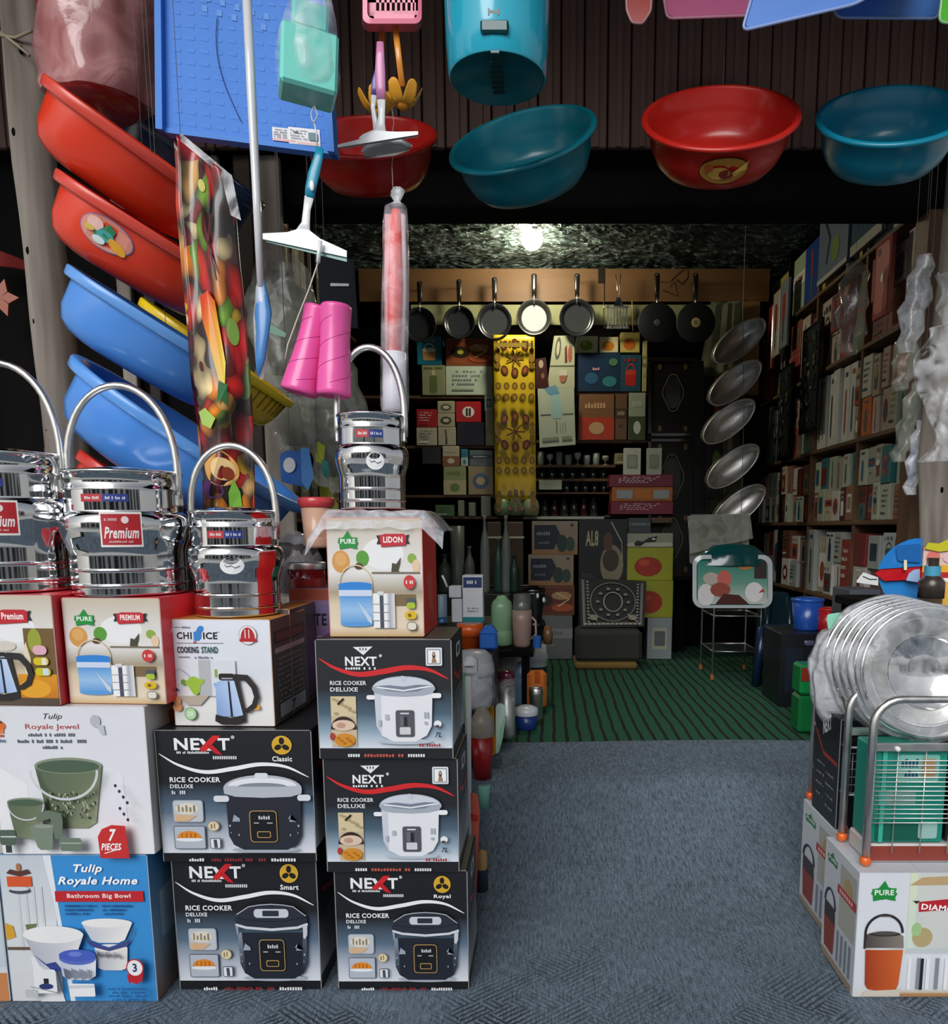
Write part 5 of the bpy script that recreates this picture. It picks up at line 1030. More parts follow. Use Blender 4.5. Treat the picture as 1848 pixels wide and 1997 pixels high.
hung_tub('pink rounded tub hung between the red and the blue ones', rcorner([(1280, -90), (1480, -90), (1464, 30), (1300, 36)], 12), 2.44, .16, '#d96a9c')
hung_tub('blue tub hung slanting at the top beside the pink one', rcorner([(1490, -90), (1830, -90), (1668, 8), (1446, 60)], 16), 2.10, .16, '#5f92e8', .9)
hung_tub('blue tub hung level at the top beside the green one', rcorner([(1600, -90), (1850, -90), (1828, 36), (1630, 34)], 14), 2.36, .16, '#5f92ea')
hung_tub('bright green tub at the top corner', rcorner([(1846, -90), (2000, -90), (1990, 48), (1830, 44)], 14), 2.14, .16, '#4cc21e')

# ================================================================ INSIDE THE SHOP
def gprint(c, kind, acc):
    a = acc[0] if acc else '#555'; b_ = acc[1] if len(acc) > 1 else '#eee'
    if kind == 'lines':
        for i in range(4): blob_line(c, 14, 16 + i * 14, 66 - i * 6, 6, a, 9)
        c.rect(14, 78, 60, 84, b_)
    elif kind == 'band': c.rect(0, 30, 100, 52, a); blob_line(c, 16, 36, 62, 9, b_, 8); blob_line(c, 20, 66, 50, 5, a, 8)
    elif kind == 'pic': c.rr(10, 30, 90, 90, 8, a); c.ell(46, 62, 24, 18, b_, 16); blob_line(c, 14, 10, 60, 10, a, 8)
    elif kind == 'pot': c.poly([(22, 48), (78, 48), (74, 84), (26, 84)], a); c.ell(50, 48, 28, 8, b_, 16); c.arc(50, 44, 20, 18, 0, pi, 4, b_, 10); blob_line(c, 16, 10, 60, 9, a, 7)
    elif kind == 'bottle': c.rr(34, 34, 66, 92, 10, a); c.rect(42, 18, 58, 34, b_); blob_line(c, 10, 6, 80, 7, a, 8)
    elif kind == 'oval': c.ell(50, 52, 32, 28, a, 20); c.ell(50, 52, 18, 14, b_, 16)
    elif kind == 'win': c.rr(20, 24, 80, 76, 6, a); c.rr(28, 32, 72, 68, 4, b_)
    elif kind == 'split': c.rect(0, 50, 100, 100, a); blob_line(c, 16, 18, 60, 12, b_, 7); c.ell(50, 74, 22, 14, b_, 14)
    elif kind == 'food': c.rr(4, 8, 96, 94, 6, a); c.ell(32, 50, 20, 22, '#2c1c12', 16); c.ell(32, 50, 7, 8, '#a8a43a', 12); c.ell(72, 34, 22, 14, b_, 14); c.ell(74, 74, 24, 14, '#b5582e', 14); c.rib([(60, 24), (88, 46), (64, 70)], 4, '#e0c4a0')
    elif kind == 'tall': c.rr(38, 30, 62, 88, 9, a); c.rect(30, 8, 70, 14, b_)
    elif kind == 'knife': c.poly([(40, 12), (48, 12), (52, 60), (44, 60)], a); c.rr(43, 60, 53, 92, 4, b_)
    elif kind == 'fruit': c.ell(46, 58, 30, 30, a, 20); c.ell(38, 46, 12, 10, b_, 12)
    elif kind == 'logo': c.ell(50, 50, 24, 26, '#eee8e0', 18); c.rr(40, 32, 48, 70, 3, a); c.rr(52, 32, 60, 70, 3, a)
    elif kind == 'dish':
        c.rr(10, 24, 52, 62, 8, '#102a4a'); c.ell(36, 66, 15, 15, '#27567a', 16); c.ell(76, 74, 16, 14, '#2f7a80', 14); c.ell(84, 24, 10, 10, '#4c7a5a', 12); blob_line(c, 38, 38, 16, 7, '#d6a0a0', 4)
    elif kind == 'grid3':
        for i in range(3): c.rect(8 + i * 30, 20, 34 + i * 30, 80, (a, b_)[i % 2])
    elif kind == 'cow': c.rr(0, 66, 100, 92, 10, '#c9c4b0'); c.poly([(16, 70), (22, 50), (34, 60), (48, 30), (66, 20), (62, 60), (40, 66), (30, 90), (18, 90)], '#17140f'); c.ell(58, 40, 4, 6, '#fff', 10)
def good(name, label, cat, O, U, N, wd, h, dep, col, kind=None, acc=(), group=None, mat='card', round_=False):
    U = Vector(U).normalized(); N = Vector(N).normalized(); O = Vector(O)
    T = Matrix.Translation(O) @ Matrix(((U.x, -N.x, 0, 0), (U.y, -N.y, 0, 0), (0, 0, 1, 0), (0, 0, 0, 1)))
    m_ = MB(mat, col); m_.T = T; m_.box(0, wd, 0, dep, 0, h, col, bev=.003)
    m_.T = None
    if kind:
        c_ = Cv(face(O + Vector((0, 0, h)), U * wd, Vector((0, 0, -h)), N, 100, 100), mb=m_, layer=.0008); gprint(c_, kind, acc)
    return one(m_, name, label, cat, group)
BD = 5.46
def bz(py): return W(0, py, BD).z
SHL = {772: 'upper', 868: 'second', 964: 'third', 1006: 'lowest'}
def shelf(label, x0, x1, py, d=BD, th=.018, dep=.34, X=None, name='shelf_board', mat='shelf_wood', col=None):
    z = W(0, py, d).z; m_ = MB(mat, col); a, b_ = W(x0, py, d).x, W(x1, py, d).x; m_.box(a, b_, d + .01, d + dep, z - th, z, col); return one(m_, name, label, 'shelf')
shelf('upper dark board on the back wall, below the food picture boxes', 700, 965, 771)
shelf('second dark board on the back wall, below the red box', 700, 965, 869)
shelf('third dark board on the back wall, beside the yellow runner foot', 700, 965, 965)
shelf('long counter board along the back wall above the lower cartons', 700, 1020, 1007)
shelf('pale edged glass shelf carrying dark tumblers', 1020, 1178, 1007, mat='gloss', col='#b9beb4', th=.02)
shelf('dark board under the navy dish box', 1045, 1262, 764)
shelf('dark board under the red pot picture boxes', 1045, 1262, 858)
shelf('dark board under the small glassware', 1045, 1200, 906)
shelf('dark board under the black tumbler row', 1045, 1200, 933)
shelf('low board carrying the maroon iron boxes', 1180, 1318, 1004)
SHZ = {y: bz(y) for y in (771, 869, 965, 1007)}; SHZR = {y: bz(y) for y in (764, 858, 906, 933, 1004)}
placed = []
def bi(x0, x1, y0, y1, col, kind, acc, label, cat='box', name='carton', dep=.16, d=BD, snap=None, mat='card'):
    # rests on the nearest board below it or on the piece it is stacked on
    z0, z1 = W(0, y1, d).z, W(0, y0, d).z
    best = None
    cand = [v for v in (SHZ if x1 < 968 else SHZR).values()] + [p[2] for p in placed if p[0] < x1 and p[1] > x0]
    for z in cand:
        if abs(z - z0) < .05 and (best is None or abs(z - z0) < abs(best - z0)): best = z
    if best is not None: z0 = best + .001
    a, b_ = W(x0 + .6, (y0 + y1) / 2, d).x, W(x1 - .6, (y0 + y1) / 2, d).x
    placed.append((x0, x1, z1))
    return good(name, label, cat, (a, d, z0), (1, 0, 0), (0, -1, 0), b_ - a, z1 - z0, dep, col, kind, acc, mat=mat)
bi(822, 868, 712, 770, '#8a8d6c', 'bottle', ('#5c6a3a', '#b9b48e'), 'olive beige carton below the teal glass picture box on the back wall')
bi(812, 861, 656, 712, '#12708c', 'pot', ('#c9935c', '#e8e0cc'), 'teal box picturing a glass cup under the first frying pan')
bi(868, 961, 714, 770, '#b9c4b4', 'lines', ('#6f8a8c', '#8ea48c'), 'pale mint carton with small print below the food picture box')
bi(868, 960, 660, 714, '#8c5230', 'food', ('#8a4626', '#b98a5e'), 'brown food picture box below the second and third frying pans')
bi(811, 852, 834, 868, '#b9b2a4', 'lines', ('#7a7468',), 'small cream carton under the small red one')
bi(811, 852, 798, 834, '#a81c24', 'lines', ('#e6cfc8', '#a81c24'), 'small red carton with white lettering beside the wide red one')
bi(853, 889, 833, 868, '#b3ab98', 'knife', ('#5c4a3a', '#4a3a34'), 'beige carton with black tools picture on the second board')
bi(852, 887, 806, 833, '#aea58e', 'oval', ('#4a4034', '#c9c2b0'), 'beige carton with dark oval picture, middle of its pile')
bi(852, 887, 782, 806, '#a89f86', 'oval', ('#5f5a40', '#d0c8b0'), 'beige carton with olive oval picture, top of its pile')
bi(890, 945, 824, 868, '#16182a', 'lines', ('#16182a', '#16182a'), 'dark navy carton under the wide red one')
bi(888, 938, 783, 824, '#b3141f', 'logo', ('#3a2420',), 'wide red carton with white round emblem')
bi(946, 963, 802, 868, '#b6b494', 'split', ('#9aa860', '#c4bca0'), 'narrow green footed carton beside the yellow runner')
bi(944, 962, 771, 802, '#b9c8c4', 'win', ('#3f565c', '#9fb8bc'), 'tiny grey framed carton beside the yellow runner')
bi(822, 860, 872, 905, '#23252a', None, (), 'black carton on the third board')
bi(862, 896, 870, 909, '#bdb49c', 'split', ('#8a5a38', '#d6c8ae'), 'cream carton with brown picture on the green box')
bi(898, 913, 876, 909, '#2c8296', 'split', ('#c2c8c0', '#2c8296'), 'slim teal and white carton on the third board')
bi(914, 961, 878, 909, '#67747a', 'band', ('#2b3c4c', '#c4cccc'), 'slate blue carton with pale tick')
bi(864, 909, 909, 964, '#98a06c', 'split', ('#c2b78e', '#6f8a38'), 'green and cream carton beside the tan one')
bi(912, 962, 909, 964, '#a3906a', 'oval', ('#4f6a94', '#c9ae7c'), 'tan carton with blue oval on the third board')
bi(892, 905, 976, 1006, '#a8b09c', None, (), 'small frosted candle glass, nearest the bottle', 'glass', 'candle_glass', mat='milky')
bi(913, 927, 980, 1006, '#9da694', None, (), 'small frosted candle glass in the middle of three', 'glass', 'candle_glass', mat='milky')
bi(937, 957, 968, 1006, '#a3ab9c', None, (), 'taller frosted candle glass beside the green jars', 'glass', 'candle_glass', mat='milky')
bi(848, 886, 985, 1006, '#4d7048', 'lines', ('#37563a',), 'flat green carton on the counter board')
# right of the runner
bi(1121, 1210, 688, 763, '#16324e', 'dish', (), 'navy box picturing blue dishes on the back wall')
bi(1123, 1166, 655, 687, '#d8d8ae', 'fruit', ('#7ea22e', '#b9c96a'), 'small box with green pear picture')
bi(1168, 1206, 657, 687, '#d9c9a0', 'fruit', ('#d9801c', '#eaa23c'), 'small box with orange fruit picture')
bi(1209, 1250, 692, 763, '#23485c', 'pot', ('#b4281c', '#c2402a'), 'blue box with red kettle picture')
bi(1209, 1248, 648, 690, '#bfae60', 'fruit', ('#c46a18', '#a84a14'), 'small yellow box with orange loaf picture')
bi(1252, 1262, 664, 763, '#a89f6a', 'band', ('#7a7444', '#d6cc98'), 'thin yellow carton standing beside the carved panel')
bi(1128, 1198, 770, 857, '#7d5638', 'split', ('#b83a1c', '#c9a074'), 'brown box with red pot picture on the back shelf')
bi(1199, 1223, 770, 857, '#6a4c34', 'band', ('#4a3424', '#b09a7a'), 'narrow brown box beside the red pot picture box')
bi(1225, 1259, 766, 857, '#9aa08c', 'split', ('#3f4a28', '#c4c8b8'), 'pale box with dark green bowl picture')
bi(1198, 1236, 884, 905, '#8f8a5c', 'lines', ('#6a6840',), 'olive carton beside the small glassware')
bi(1050, 1096, 936, 955, '#9fa690', 'lines', ('#8a917c', '#8a917c'), 'long pale carton lying between the dark tumblers', dep=.1)
bi(1190, 1313, 978, 1003, '#7c1c38', 'lines', ('#d8b8c0', '#7c1c38'), 'maroon iron box lowest of the pile of three', dep=.22, d=5.3)
bi(1192, 1312, 950, 978, '#b06420', 'grid3', ('#9ca0a0', '#c4701c'), 'orange box with plate pictures between two maroon ones', dep=.22, d=5.3)
bi(1187, 1313, 926, 950, '#741a34', 'lines', ('#e0c4ca', '#741a34'), 'maroon iron box topmost of the pile of three', dep=.22, d=5.3)
bi(1215, 1250, 874, 926, '#c4c8ba', 'win', ('#8c927a', '#9fa690'), 'white framed card with grey window nearer the tumblers', 'card', 'framed_card', dep=.03, d=5.32)
bi(1260, 1291, 874, 926, '#a9ae9e', 'win', ('#7f8570', '#8f947e'), 'white framed card standing against the carved panel', 'card', 'framed_card', dep=.03, d=5.33)
# glassware rows
def glass(x, yb, yt, r, col, label, kind='tumbler', grp=None, d=5.52, mat='glass', z=None, cat='glass'):
    c = W(x, yb, d); sc = 1 / SCL(yb, d); 
    if z is not None: c.z = z
    h = W(0, yt, d).z - W(0, yb, d).z; R = r * sc; m_ = MB(mat, col)
    P_ = {'tumbler': [(.001, 0), (.8, 0), (.85, .05), (1, 1), (.93, 1), (.78, .08), (.001, .07)], 'jar': [(.001, 0), (.8, 0), (1, .15), (1.05, .45), (.8, .72), (.5, .8), (.5, .86), (.62, .88), (.6, 1), (.001, 1)], 'bottle': [(.001, 0), (.95, 0), (1, .06), (1, .55), (.85, .68), (.35, .82), (.3, .95), (.38, .96), (.38, 1), (.001, 1)],
          'goblet': [(.001, 0), (.8, 0), (.7, .05), (.12, .12), (.12, .4), (.6, .5), (1, .75), (.92, 1), (.85, 1), (.9, .75), (.001, .5)]}[kind]
    m_.lathe([(a * R, b_ * h) for a, b_ in P_], 18, M=Matrix.Translation(c)); return one(m_, {'tumbler': 'tumbler', 'jar': 'glass_jar', 'bottle': 'bottle', 'goblet': 'goblet'}[kind], label, cat, grp)
for i in range(8): glass(1054 + i * 18, 906, 880 + (i * 5) % 9, 7, ['#9fae9c', '#c4c8b8', '#8a9a92'][i % 3], f'small pale glass on the back shelf, {ORD[i]} from the yellow runner', 'goblet' if i % 3 == 1 else 'tumbler', 'small pale glasses by the calendar', z=SHZR[906] + .001, mat='milky')
for i in range(7): glass(1056 + i * 20, 933, 911, 8.5, '#16201a', f'black tumbler under the small pale glasses, {ORD[i]} from the yellow runner', 'tumbler', 'black tumblers on the back shelf', z=SHZR[933] + .001, mat='gloss')
for i in range(5): glass(1105 + i * 18, 960, 936, 8, '#1c211f', f'dark tumbler in the row of the long pale carton, {ORD[i]} from it', 'tumbler', 'dark tumblers by the pale carton', z=bz(960), mat='gloss')
shelf('thin board under the dark tumblers beside the long pale carton', 1045, 1200, 960, th=.01)
for i in range(6): glass(1062 + i * 19, 1006, 976 - (i * 7) % 6, 7.5, ['#4c5a50', '#6a3a30', '#5a6258'][i % 3], f'small dark bottle on the pale edged glass shelf, {ORD[i]} from the green jars', 'bottle', 'small dark bottles on the glass shelf', z=bz(1006) + .001)
for i, (x, l) in enumerate(((981, 'nearer the frosted glasses'), (1006, 'in the middle of the three'), (1034, 'touching the glass shelf'))): glass(x, 1006, 964, 17, ['#8fb07a', '#86a872', '#a9b48c'][i], 'pale green bulbous jar ' + l, 'jar', None, 5.40, z=bz(1006) + .001, mat='milky', cat='jar')
# runner and calendar
root = thing('table_runner', 'yellow table runner with brown petal print hung down the back wall', 'runner', W(1003, 975, 5.36))
d = 5.36; m_ = MB('card', '#cfae1c')
def rn(u, v): return W(962 + 80 * u + (3 * v), 653 + 322 * v, d) + Vector((0, .010 * sin(v * 9) * sin(u * 3), 0))
m_.grid(rn, 8, 30, '#d2b01a', thick=(0, .004, 0)); m_.build('cloth', root)
c_ = Cv(lambda u, v, k: rn(u / 80, v / 322) + Vector((0, -.003 - k, 0)), layer=.0004)
BR_ = '#5c2a18'
def petals(cy, s_=1):
    for dx, dy, r in ((-20, -24, .3), (0, -28, 0), (20, -24, -.3), (-20, 24, -.3), (0, 28, 0), (20, 24, .3)): c_.ell(41 + dx * s_, cy + dy * s_, 7 * s_, 10 * s_, BR_, 10, rot=r); c_.ell(41 + dx * s_, cy + dy * s_, 3.5 * s_, 6 * s_, '#9a5a28', 8, rot=r)
    for k in range(7): a = k * pi / 3.5; c_.rib([(41, cy), (41 + 18 * cos(a) * s_, cy + 16 * sin(a) * s_)], 3, '#6a4420')
    for sx in (8, 74): c_.ell(sx, cy, 6, 10, '#8a6a1c', 8); c_.ell(sx, cy + 16, 6, 6, '#7a5a18', 8); c_.ell(sx, cy - 14, 5, 6, '#7a5a18', 8)
petals(45); petals(190, 1.05); petals(330 - 6, .6)
c_.rect(2, 18, 78, 26, '#8a7424')
for i in range(9): c_.rect(4 + i * 8.6, 14, 8 + i * 8.6, 28, '#4a3418')
for yy in (102, 124, 246, 266):
    for i in range(5): c_.ell(9 + i * 16, yy, 6, 8, '#7a5a1c', 9); c_.ell(9 + i * 16, yy, 2.6, 4.5, '#a8861c', 7)
c_.mb.build('petal_print', root)
def flat(label, quad, d, col, fn, cat='poster', name='poster', th=.003, w_=100, h_=100):
    a, b_, c, e = [W(*p, d) for p in quad]       # tl tr br bl
    m_ = MB('card', col); m_.add([a, e, c, b_, a + Vector((0, th, 0)), e + Vector((0, th, 0)), c + Vector((0, th, 0)), b_ + Vector((0, th, 0))], [(0, 1, 2, 3), (7, 6, 5, 4), (0, 4, 5, 1), (1, 5, 6, 2), (2, 6, 7, 3), (3, 7, 4, 0)])
    c_ = Cv(lambda u, v, k: a.lerp(b_, u / w_).lerp(e.lerp(c, u / w_), v / h_) + Vector((0, -k - .0006, 0)), mb=m_, layer=.0005)
    if fn: fn(c_)
    return one(m_, name, label, cat)
def cal(c): c.poly([(18, 0), (50, -6), (60, 8), (46, 14), (30, 10)], '#6a9ab8'); c.poly([(34, 12), (56, 10), (66, 36), (62, 52), (40, 52), (36, 30)], '#9fc4c4'); c.rect(6, 44, 34, 45.4, '#444'); c.rect(66, 44, 96, 45.4, '#444'); c.rect(48, 56, 50, 76, '#3c4440'); [c.rect(58 + i * 7, 58, 59 + i * 7, 76, '#7a8478') for i in range(3)]; c.rect(8, 84, 54, 90, '#8a9078'); c.rect(62, 84, 90, 90, '#8a9078')
flat('white calendar sheet with a blue figure hung beside the yellow runner', [(1048, 758), (1119, 757), (1122, 867), (1052, 873)], 5.38, '#b9c2ac', cal, 'calendar', 'calendar')
def pap(c): c.ell(26, 24, 13, 22, '#5a5a4c', 12); c.ell(26, 24, 7, 14, '#c2bc9c', 10); c.poly([(56, 24), (64, 18), (70, 50), (60, 52)], '#6a2a24'); c.ell(80, 34, 9, 16, '#a85a4a', 12); c.rect(0, 56, 100, 58, '#7d836c'); c.ell(56, 78, 14, 12, '#a86a54', 12); c.rect(40, 66, 72, 76, '#c6c4b0')
flat('cream sheet with utensil pictures hung above the calendar', [(1080, 655), (1120, 654), (1120, 757), (1066, 757)], 5.42, '#b5b698', pap)
flat('dark red bottle picture card hung beside the yellow runner', [(1044, 700), (1064, 697), (1070, 755), (1044, 758)], 5.41, '#3a1410', lambda c: (c.ell(50, 20, 22, 14, '#b09a84', 10), c.ell(60, 60, 14, 10, '#8a5a4a', 10)), 'card', 'picture_card')
# plywood band with the scrawled letters, steel rail and pans
m_ = MB('plywood'); a, b_ = W(700, 560, 5.5), W(1500, 560, 5.5); m_.box(a.x, b_.x, 5.5, 5.52, W(0, 588, 5.5).z, W(0, 524, 5.5).z); 
c_ = Cv(lambda u, v, k: W(u, v, 5.5) + Vector((0, -k - .0005, 0)), mb=m_); 
c_.rib([(1292, 566), (1322, 578), (1316, 550), (1306, 560)], 3, '#3c2414'); c_.rib([(1308, 548), (1326, 532), (1340, 520), (1342, 540), (1330, 556), (1320, 545)], 3, '#3c2414'); c_.rect(1166, 520, 1180, 553, '#1d140d'); c_.rect(1177, 553, 1179, 590, '#1d140d')
o = one(m_, 'plywood_board', 'brown plywood board with scrawled letters behind the pan handles', 'board')
m_ = MB('gloss', '#8c8c68'); a, b_ = W(800, 600, 5.47), W(1390, 600, 5.47); m_.box(a.x, b_.x, 5.47, 5.485, W(0, 634, 5.47).z, W(0, 594, 5.47).z, bev=.003); one(m_, 'metal_strip', 'pale metal strip running behind the row of frying pans', 'strip')
def pan(label, cx, cy, r, htop, col='#1b1d20', inner='#22252a', kind='pan', d=5.36, hx=0):
    c = W(cx, cy, d); sc = 1 / SCL(cy, d); R = r * sc; root = thing('frying_pan', label, 'pan', c, 'frying pans on the back wall')
    del root['group']; M = Matrix.Translation(c) @ Matrix.Rotation(radians(90), 4, 'X')
    m_ = MB('plastic' if kind == 'pan' else 'ironware', col)
    if kind == 'pan': m_.lathe([(.001, -.03), (.78 * R, -.03), (.98 * R, .006), (1.0 * R, .008), (.97 * R, .010), (.80 * R, -.016), (.76 * R, -.022), (.001, -.022)], 40, M=M); 
    else: m_.lathe([(.001, 0), (R * .98, .0), (R, .004), (R, .008), (R * .96, .011), (.001, .012)], 40, M=M)
    pb = m_.build('pan_body', root)
    if kind == 'pan':
        m_ = MB('ironware', inner); m_.lathe([(.001, -.0215), (.70 * R, -.0215), (.72 * R, -.021)], 36, M=M)
        if inner != '#22252a': pass
        m_.build('cooking_surface', pb)
    else:
        m_ = MB('gloss', '#8a8470' if 'plain' not in label else '#4a4c50'); m_.lathe([(.001, .0135), (.15 * R, .0135), (.17 * R, .0128), (.001, .0128)], 20, M=M)
        if 'ringed' in label: m_.lathe([(.12 * R, .0145), (.2 * R, .0145), (.24 * R, .0132)], 24, '#b9a070', M=M)
        m_.build('maker_disc', pb)
    ht = W(cx + hx, htop, d); hb = W(cx + hx * .4, cy - r * .92, d)
    m_ = MB('satin'); m_.tube([hb + Vector((0, 0, -.015)), hb.lerp(ht, .25)], .006, 8); m_.build('handle_neck', root)
    m_ = MB('satin', '#777'); m_.tube([ht + Vector((0, -.01, -.012)), Vector((ht.x, 5.51, ht.z - .012))], .003, 6); m_.build('nail', root)
    m_ = MB('plastic', '#15130f'); m_.tube([hb.lerp(ht, .18), hb.lerp(ht, .5), hb.lerp(ht, .95), ht], [.014, .016, .019, .012], 10, '#171410', flat=(1, 0, 0)); m_.build('handle', root)
pan('first black frying pan of the row, partly behind the film sleeve', 818, 634, 33, 549)
pan('second black frying pan, with shiny rim, over the brown food box', 895, 629, 31, 545)
pan('third black frying pan, just above the yellow runner', 964, 627, 34, 541)
pan('frying pan with grey inside and pale rim, fourth of the row', 1041, 619, 34, 534, '#2a2a26', '#8c9094')
pan('fifth black frying pan, hung above the calendar and pear box', 1125, 620, 35, 534)
pan('flat black griddle pan with plain disc beside the spatula', 1281, 630, 38, 533, kind='griddle', hx=0)
pan('flat black griddle pan with ringed disc, last of the row', 1356, 630, 38, 533, kind='griddle', d=5.33)
root = thing('spatula', 'steel slotted spatula hung between the pans', 'spatula', W(1206, 640, 5.4))
d = 5.38; m_ = MB('steel'); m_.tube([W(1200, 534, d), W(1203, 560, d), W(1205, 585, d), W(1208, 560, d), W(1210, 534, d)], .003, 6); m_.prism([(1196, 598), (1202, 580), (1209, 580), (1216, 598)], lambda x, y: W(x, y, d - .002), lambda x, y: W(x, y, d + .002)); m_.build('handle', root)
m_ = MB('satin'); 
for i in range(7): m_.prism([(1184 + i * 6, 600), (1187 + i * 6, 600), (1187 + i * 6, 636), (1184 + i * 6, 636)], lambda x, y: W(x, y, d - .002), lambda x, y: W(x, y, d + .002))
m_.prism([(1182, 596), (1226, 596), (1226, 601), (1182, 601)], lambda x, y: W(x, y, d - .002), lambda x, y: W(x, y, d + .002)); m_.prism([(1182, 636), (1226, 636), (1226, 641), (1182, 641)], lambda x, y: W(x, y, d - .002), lambda x, y: W(x, y, d + .002)); m_.build('slotted_blade', root)
m_ = MB('steel'); m_.tube([W(1178, 640, d), W(1177, 600, d), W(1176, 590, d)], .004, 6); m_.tube([W(1176, 590, d), W(1176, 588, 5.47)], .002, 4); one(m_, 'skewer', 'slim steel skewer between the fifth frying pan and the spatula', 'skewer')
m_ = MB('plastic', '#a07a50'); m_.tube([W(1234, 645, d), W(1233, 600, d), W(1232, 588, d)], .004, 6); m_.tube([W(1232, 588, d), W(1232, 586, 5.47)], .002, 4); one(m_, 'skewer', 'slim brown skewer between the spatula and the plain griddle pan', 'skewer')
# carved dark panel
root = thing('carved_panel', 'tall black carved panel leaning on the back wall beside the shelves', 'panel', W(1308, 1135, 5.4))
d = 5.36; m_ = MB('ironware', '#0a0806'); f0, f1 = (lambda x, y: W(x, y, d)), (lambda x, y: W(x, y, d + .04))
m_.prism([(1262, 697), (1358, 697), (1356, 1130), (1264, 1130)], f0, f1); m_.build('panel_board', root)
def frm(x0, x1, y0, y1, t_, col, nm_):
    m_ = MB('gloss', col)
    for q in ([(x0, y0), (x1, y0), (x1, y0 + t_), (x0, y0 + t_)], [(x0, y1 - t_), (x1, y1 - t_), (x1, y1), (x0, y1)], [(x0, y0), (x0 + t_, y0), (x0 + t_, y1), (x0, y1)], [(x1 - t_, y0), (x1, y0), (x1, y1), (x1 - t_, y1)]): m_.prism(q, lambda x, y: W(x, y, d - .012), lambda x, y: W(x, y, d + .001))
    m_.build(nm_, root)
frm(1264, 1357, 700, 850, 5, '#1d160c', 'panel_frame'); frm(1264, 1357, 856, 1128, 5, '#1d160c', 'panel_frame')
c_ = Cv(lambda u, v, k: W(u, v, d) + Vector((0, -k - .001, 0)), layer=.0006)
def car(cx, cy, h, w_):
    pts = [(cx + w_ * sin(a) * (1 + .15 * cos(a * 4)), cy - h * cos(a)) for a in [2 * pi * i / 28 for i in range(29)]]; c_.rib(pts, .9, '#8a8664'); c_.ell(cx, cy, w_ * .85, h * .86, '#171611', 24)
car(1312, 766, 36, 18); car(1310, 930, 44, 20); car(1310, 1050, 40, 18)
for y in (716, 836, 872, 1010, 1110):
    for x in (1286, 1336): c_.ell(x, y, 4, 6, '#54421a', 8)
c_.mb.build('carved_motif', root)
m_ = MB('ironware', '#0c0b0b'); m_.prism([(1352, 700), (1372, 704), (1372, 1135), (1354, 1130)], lambda x, y: W(x, y, 5.30), lambda x, y: W(x, y, 5.34)); one(m_, 'dark_plank', 'narrow black plank standing beside the carved panel', 'plank')
# hung steel trays in film, one below another
for i, (x, y, n_) in enumerate(((1432, 668, 'topmost'), (1424, 748, 'second'), (1412, 822, 'third'), (1420, 908, 'fourth'), (1432, 985, 'lowest'))):
    root = thing('steel_strainer', f'shiny steel strainer hung slanting beside the carved panel, {n_} of five', 'strainer', W(x, y, 4.9)); c = W(x, y, 4.9); M = Matrix.Translation(c) @ Matrix.Rotation(radians(-38), 4, 'Y') @ Matrix.Rotation(radians(100), 4, 'X'); R = 58 / SCL(y, 4.9)
    m_ = MB('ironware', '#5a5c50'); m_.lathe([(.001, 0), (R * .9, 0), (R * .98, .012), (R, .085)], 32, M=M, sy=.45); m_.build('bowl', root); m_ = MB('satin'); m_.lathe([(R, .083), (R * 1.05, .086), (R * 1.02, .092), (R * .95, .085), (R * .9, .01), (.001, .008)], 32, M=M, sy=.45); m_.build('rim', root)
m_ = MB('matte', '#8c8c84'); m_.tube([W(1445, 1000, 4.86), W(1450, 800, 4.86), W(1448, 610, 4.86), Vector((W(1448, 610, 4.86).x, 4.86, CEIL - .05))], .002, 5); one(m_, 'cord', 'cord carrying the slanted steel strainers', 'cord')
# sheets behind the strainers
def streak(cols):
    def f(c):
        for i, q in enumerate(cols): c.poly([(i * 100 / len(cols), 5), ((i + 1) * 100 / len(cols), 0), ((i + .8) * 100 / len(cols), 96), (i * 100 / len(cols) + 4, 100)], q)
    return f
flat('grey green sheet hung behind the topmost steel strainer', [(1386, 588), (1420, 590), (1412, 730), (1362, 735)], 5.44, '#6e7358', streak(['#7c8068', '#4a4c3a', '#868a70']))
flat('pale card hung high beside the wall corner', [(1418, 588), (1446, 586), (1444, 760), (1412, 760)], 5.45, '#7a7d62', streak(['#8a8c70', '#54583f']))
flat('tan sheet hung at the corner of the back wall', [(1446, 586), (1482, 584), (1478, 770), (1446, 770)], 5.5, '#8a6a3c', None)
flat('purple cloth strip hung beside the carved panel', [(1360, 735), (1388, 732), (1380, 1010), (1362, 1010)], 5.42, '#2a1c38', None)
flat('orange slip and pale stripes card behind the strainers', [(1392, 690), (1440, 740), (1442, 900), (1390, 900)], 5.46, '#4c4a3a', streak(['#9a4418', '#6d6f5a', '#8c8a70', '#2c2a20']))
flat('dark card with a lime green disc beside the strainers', [(1370, 860), (1410, 858), (1410, 970), (1372, 972)], 5.43, '#14161a', lambda c: c.ell(66, 36, 22, 18, '#5f8a2a', 16))
flat('lime patterned card low behind the strainers', [(1382, 925), (1450, 915), (1448, 1000), (1380, 1000)], 5.46, '#34361c', lambda c: (c.ell(26, 40, 22, 26, '#7a8a34', 14), c.ell(66, 20, 20, 10, '#8a8c74', 12)))

